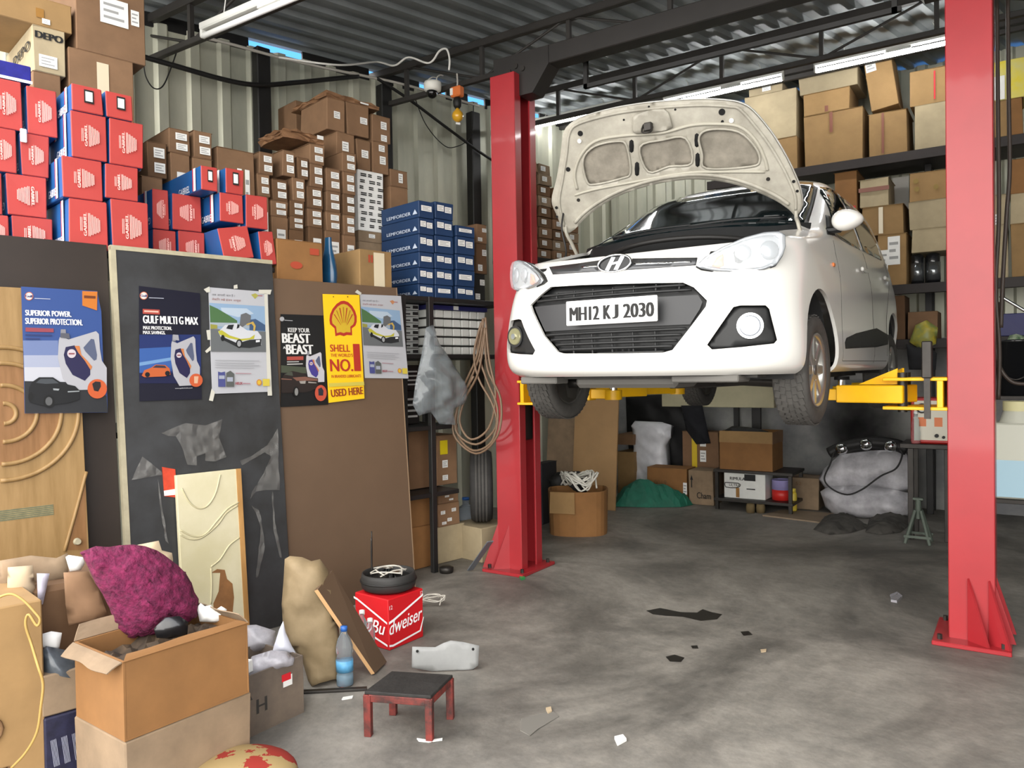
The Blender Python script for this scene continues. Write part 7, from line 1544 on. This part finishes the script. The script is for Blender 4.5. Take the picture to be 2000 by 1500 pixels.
b = MB(); b.tube([G.at(1620, 885, 8.22) - l0, G.at(1650, 872, 8.22) - l0, G.at(1700, 864, 8.22) - l0, G.at(1745, 868, 8.22) - l0, G.at(1772, 878, 8.22) - l0], .06, 10, 5); b.build('bar_body', BLKW, lbr)
for x, y in ((1643, 877), (1691, 868), (1739, 872)):
    q = G.at(x, y, 8.15) - l0; b = MB(); b.lathe([(0, -.03), (.03, -.026), (.052, -.008), (.06, .01), (.05, .05), (0, .06)], q, 20, 'y'); b.build('lamp', CHROME, lbr)
b = MB(); b.tube([G.at(x, y, 8.02) for x, y in ((1628, 885), (1622, 905), (1610, 935), (1625, 955), (1655, 966), (1685, 955), (1720, 930), (1750, 915), (1762, 890), (1758, 878))], .008, 6, 6); tag(b.build('power_cable', BLKW), 'black cable looping over the grey sacks below the lamp bar', 'cable')
for px, l in (([(1588, 1035), (1610, 1012), (1660, 1008), (1700, 1030), (1660, 1042), (1620, 1045)], 'dark rag spread on the floor before the grey sacks, inner'), ([(1690, 1040), (1700, 1005), (1740, 988), (1765, 1000), (1785, 1020), (1760, 1040), (1720, 1045)], 'dark trousers crumpled on the floor before the grey sacks, by the jack stand')):
    P2 = [(fl(*q).x, fl(*q).y) for q in px]; Q, T = fill2d(P2, .04); sg = [(V(P2[i]), V(P2[(i + 1) % len(P2)])) for i in range(len(P2))]; mxx = max(eds(q) for q in Q)
    b = MB(); b._add([V((q[0], q[1], .004 + .08 * (eds(q) / mxx) ** .6 + (R.uniform(-.015, .015) if eds(q) > .01 else 0))) for q in Q], T, True); tag(b.build('work_cloth', M('dark_cloth', '55524d', .9, c2='3a3835', nscale=8)), l, 'cloth')
# soot stain on the concrete wall
sm = M('soot', '141414', .95); n = sm.node_tree; tcn = n.nodes.new('ShaderNodeTexCoord'); gd = n.nodes.new('ShaderNodeTexNoise'); gd.inputs['Scale'].default_value = 2.6; gd.inputs['Detail'].default_value = 5
n.links.new(tcn.outputs['Object'], gd.inputs['Vector']); vl = n.nodes.new('ShaderNodeVectorMath'); vl.operation = 'LENGTH'; n.links.new(tcn.outputs['Object'], vl.inputs[0])
ma = n.nodes.new('ShaderNodeMath'); ma.operation = 'MULTIPLY_ADD'; ma.inputs[1].default_value = -1.5; ma.inputs[2].default_value = .75; n.links.new(vl.outputs['Value'], ma.inputs[0]); ad = n.nodes.new('ShaderNodeMath'); ad.operation = 'MULTIPLY'; ad.use_clamp = True; m2 = n.nodes.new('ShaderNodeMath'); m2.operation = 'MULTIPLY'; m2.inputs[1].default_value = 1.7
n.links.new(gd.outputs['Fac'], m2.inputs[0]); n.links.new(ma.outputs[0], ad.inputs[0]); n.links.new(m2.outputs[0], ad.inputs[1]); n.links.new(ad.outputs[0], n.nodes['Principled BSDF'].inputs['Alpha'])
p = G.at(1672, 822, 8.93); b = MB(); b.bb((-.75, -.002, -.5), (.75, 0, .45)); so = b.build('wall_soot_stain', sm, loc=(p.x, 8.935, p.z)); so['kind'] = 'structure'
# welding machine on a steel table
TYY = 7.3; p, q = G.at(1757, 866, TYY), G.at(1860, 866, TYY); zt2 = p.z; tb = empty('steel_table', ((p.x + q.x) / 2, TYY + .22, 0), 'dark steel table with the red welding machine beside the red post', 'table'); tw = q.x - p.x
b = MB(); b.bb((-tw / 2, -.22, zt2 - .04), (tw / 2, .22, zt2), .004); b.build('table_top', GREASE, tb)
for sx in (-.7, .95):
    for sy in (-1, 1): b = MB(); b.box((sx * (tw / 2 - .03), sy * .18, (zt2 - .04) / 2), (.045, .045, zt2 - .04), None, .003); b.build('leg', GREASE, tb)
p, q = G.at(1778, 776, TYY + .05), G.at(1862, 848, TYY + .05); ww, hh2 = q.x - p.x, p.z - zt2 - .01
wm = empty('welding_machine', ((p.x + q.x) / 2, TYY + .22, zt2 + .002), 'red welding machine with white front and dial on the steel table', 'welding machine')
b = MB(); b.bb((-ww / 2, -.17, 0), (ww / 2, .17, hh2), .012); b.build('case', M('machine_red', 'b3241f', .4), wm)
F = Face((-ww / 2, -.172, 0), (1, 0, 0), (0, 0, 1)); b = MB(); b.rect(F, .03, .03, ww - .03, hh2 - .02, .003, .003); b.build('front_panel', M('panel_cream', 'd8d3c2', .5), wm)
b = MB(); c = F.p(ww * .28, hh2 * .78, .003); b.cyl(c, c + F.n * .02, .042, seg=24); b.build('dial', BLKW, wm)
b = MB(); c = F.p(ww * .28, hh2 * .78, .02); b.cyl(c, c + F.n * .006, .028, seg=20); b.build('dial_face', PAPER, wm)
b = MB(); c = F.p(ww * .6, hh2 * .8, .003); b.cyl(c, c + F.n * .015, .018, seg=16); b.build('red_knob', REDINK, wm)
for u in (.28, .66): b = MB(); b.rect(F, ww * u - .03, hh2 * .38, ww * u + .03, hh2 * .58, .005, .004); b.build('orange_socket', M('orange_plastic', 'd8743a'), wm)
b = MB(); c = F.p(ww * .62, hh2 * .18, .003); b.cyl(c, c + F.n * .02, .016, seg=12); b.cyl(F.p(ww * .78, hh2 * .15, .003), F.p(ww * .78, hh2 * .15, .02), .012, seg=12); b.build('terminal', BLKW, wm)
p = G.at(1788, 858, TYY - .0); t = empty('water_bottle', (p.x, TYY + .03, zt2 + .002), 'clear plastic bottle standing before the red welding machine', 'bottle')
b = MB(); b.lathe([(0, 0), (.035, 0), (.036, .1), (.03, .12), (.036, .14), (.03, .19), (.014, .23), (.014, .25), (0, .25)], seg=20); b.build('bottle_body', WAT, t)
b = MB(); b.lathe([(0, .25), (.016, .25), (.016, .27), (0, .272)], seg=14); b.build('cap', PAPER, t)
# jack stand
p = fl(1808, 1044); t = empty('jack_stand', (p.x - .02, p.y - .36, 0), 'grey green jack stand on the floor beside the red post', 'jack stand'); JG = M('jack_green', '5c665c', .6, noise=.3)
for k in range(4): a = radians(45 + 90 * k); b = MB(); b.cyl((.13 * cos(a), .13 * sin(a), 0), (.03 * cos(a), .03 * sin(a), .27), .014, seg=8); b.build('leg', JG, t)
b = MB(); b.cyl((0, 0, .2), (0, 0, .36), .022, seg=12); b.box((0, 0, .365), (.08, .04, .02), None, .004); b.build('post', JG, t)
b = MB(); b.box((0, -.092, .06), (.2, .01, .02)); b.build('brace', JG, t); b = MB(); b.box((0, .092, .06), (.2, .01, .02)); b.build('brace', JG, t)
# carton with cables
c = fl(1132, 1040); cb = empty('cable_carton', (c.x, c.y, 0), 'bulging tan carton full of white cables before the leaning plywood', 'carton', radians(33.7))
W5, H5 = .52, .40
b = MB(); pr_ = [(-.25, -.12), (-.05, -.20), (.14, -.19), (.24, -.10), (.27, .1), (.2, .22), (-.2, .22), (-.28, .05)]
pr_ = [(q.x, q.y) for q in catmull([(a, c_, 0) for a, c_ in pr_], 3, True)]; n = len(pr_); vs = [V((x * .96, y * .96, 0)) for x, y in pr_] + [V((x, y, H5)) for x, y in pr_] + [V((x * .95, y * .95, H5)) for x, y in pr_] + [V((x * .9, y * .9, .02)) for x, y in pr_]
b._add(vs, [tuple(range(n))[::-1]] + [(k * n + i, k * n + (i + 1) % n, (k + 1) * n + (i + 1) % n, (k + 1) * n + i) for k in range(3) for i in range(n)] + [tuple(range(3 * n, 4 * n))], False); b.build('carton_body', CARD[3], cb)
b = MB(); b._add([(-.27, -.135, H5 + .0), (-.06, -.215, H5), (-.06, -.225, H5 - .19), (-.28, -.15, H5 - .19), (-.27, -.13, H5 - .005), (-.06, -.21, H5 - .005)], [(0, 1, 2, 3), (0, 1, 5, 4)]); b.build('carton_flap', CARD[0], cb)
cab = MB()
for k in range(9): 
    a = R.uniform(0, 6); pts = [V((.18 * cos(a + j * 1.1) * R.uniform(.5, 1.1), .14 * sin(a + j * 1.1) * R.uniform(.5, 1.1), H5 + .0 + .16 * abs(sin(j * 1.3 + a)))) for j in range(7)]; cab.tube(pts, .0085, 5, 6)
cc = cab.build('white_cables', M('cable_white', 'dedcd2', .5)); cc.name = 'cable_bundle'; cc.location = cb.location; tag(cc, 'tangle of white cables spilling out of the bulging carton', 'cable')
tag(blob('black_bag', BLKW, [(1072, 936), (1088, 922), (1130, 920), (1156, 930), (1156, 968), (1080, 972)], 7.3, .06, .1, .035, .006, wrinkle=.01), 'black bag standing behind the white cables', 'bag')
standing('dark_carton', (1040, 905, 1062, 1100), 6.3, .3, M('dark_navy_carton', '23252b', .6), 'dark carton squeezed between the front lift post and the cable carton')
# ---- beyond the red post
TZ = G.at(1990, 975, 6.4).z; t = empty('jerry_can', (G.at(1990, 975, 6.4).x, 6.5, TZ + .002), 'white plastic jerry can half full of blue liquid beyond the red post', 'jerry can')
hj = G.at(1975, 785, 6.4).z - TZ; wj = .17
b = MB(); b.prism(rrect(-wj, -.13, wj, .13, .04), hj * .78, bev=.012); b.cyl((0, 0, hj * .77), (0, 0, hj * .9), .12, .09, seg=24); b.build('can_body', M('milky_plastic', 'd9dacb', .35, trans=.25), t)
b = MB(); b.prism(rrect(-wj - .002, -.132, wj + .002, .132, .04), hj * .38, Matrix.Translation((0, 0, .012))); b.build('liquid_level', M('blue_liquid', 'a3c4d4', .3), t)
b = MB(); b.cyl((0, 0, hj * .9), (0, 0, hj), .095, seg=24); b.build('can_lid', M('lid_yellowish', 'cfc99a', .5), t)
st2 = empty('steel_stand', (t.location.x, 6.55, 0), 'dark steel stand carrying the jerry can and the black bucket', 'stand'); zbk = G.at(1975, 778, 6.4).z
b = MB(); b.bb((-.23, -.2, TZ - .03), (.6, .5, TZ), .003); b.build('stand_shelf', GREASE, st2)
b = MB(); b.bb((-.21, .3, zbk - .03), (.6, .62, zbk), .003); b.build('stand_shelf', GREASE, st2)
for x, y in ((-.2, -.17), (-.2, .58), (.57, -.17), (.57, .58)): b = MB(); b.box((x, y, (zbk if y > 0 else TZ) / 2 - .016), (.035, .03, (zbk if y > 0 else TZ) - .032)); b.build('leg', GREASE, st2)
bx = G.at(1975, 730, 6.95); t = empty('black_bucket', (bx.x + .03, 7.01, zbk + .002), 'glossy black bucket with printed rag beyond the red post', 'bucket')
b = MB(); b.lathe([(0, 0), (.12, 0), (.145, .40), (.152, .40), (.152, .42), (.14, .42), (.115, .02), (0, .02)], seg=28); b.build('bucket_body', M('black_gloss', '1c1d1f'), t)
b = MB(); b.tube([(-.15, 0, .40), (-.12, -.16, .22), (0, -.2, .12), (.12, -.16, .22), (.15, 0, .40)], .006, 6, 6); b.build('handle', GREASE, t)
tag(blob('printed_rag', M('green_white_rag', 'a9b39a', .7, c2='3f5a3c', nscale=22), [(1965, 668), (1972, 655), (1985, 652), (2000, 656), (2005, 672), (1980, 674)], 5.83, .04, .04, .02, .005), 'green and white rag on top of the black bucket', 'rag')
for k, px in enumerate(([(1947, 0), (1949, 200), (1951, 420), (1945, 560), (1952, 680), (1950, 780)], [(1968, -5), (1970, 180), (1972, 330), (1966, 420), (1958, 560), (1955, 640)])):
    b = MB(); b.tube([G.at(x, y, 5.25) for x, y in px], .011, 6, 6); tag(b.build('hydraulic_hose', M('hose_dark', '3a302a', .5)), ['dark hose hanging down close beside the red post, inner of two', 'dark hose hanging from the roof beside the red post, outer of two'][k], 'hose')
b = MB(); b.tube([G.at(x, y, 5.35) for x, y in ((1950, 590), (1943, 650), (1950, 710), (1975, 745), (2010, 750))], .012, 6, 6); tag(b.build('hydraulic_hose', M('hose_dark', '3a302a')), 'dark hose sweeping in a bow before the black bucket', 'hose')
b = MB(); b.cyl(G.at(1953, 578, 6.9), G.at(2010, 612, 6.9), .012, seg=10); tag(b.build('steel_rod', CHROME), 'bright steel rod slanting beyond the red post', 'rod')
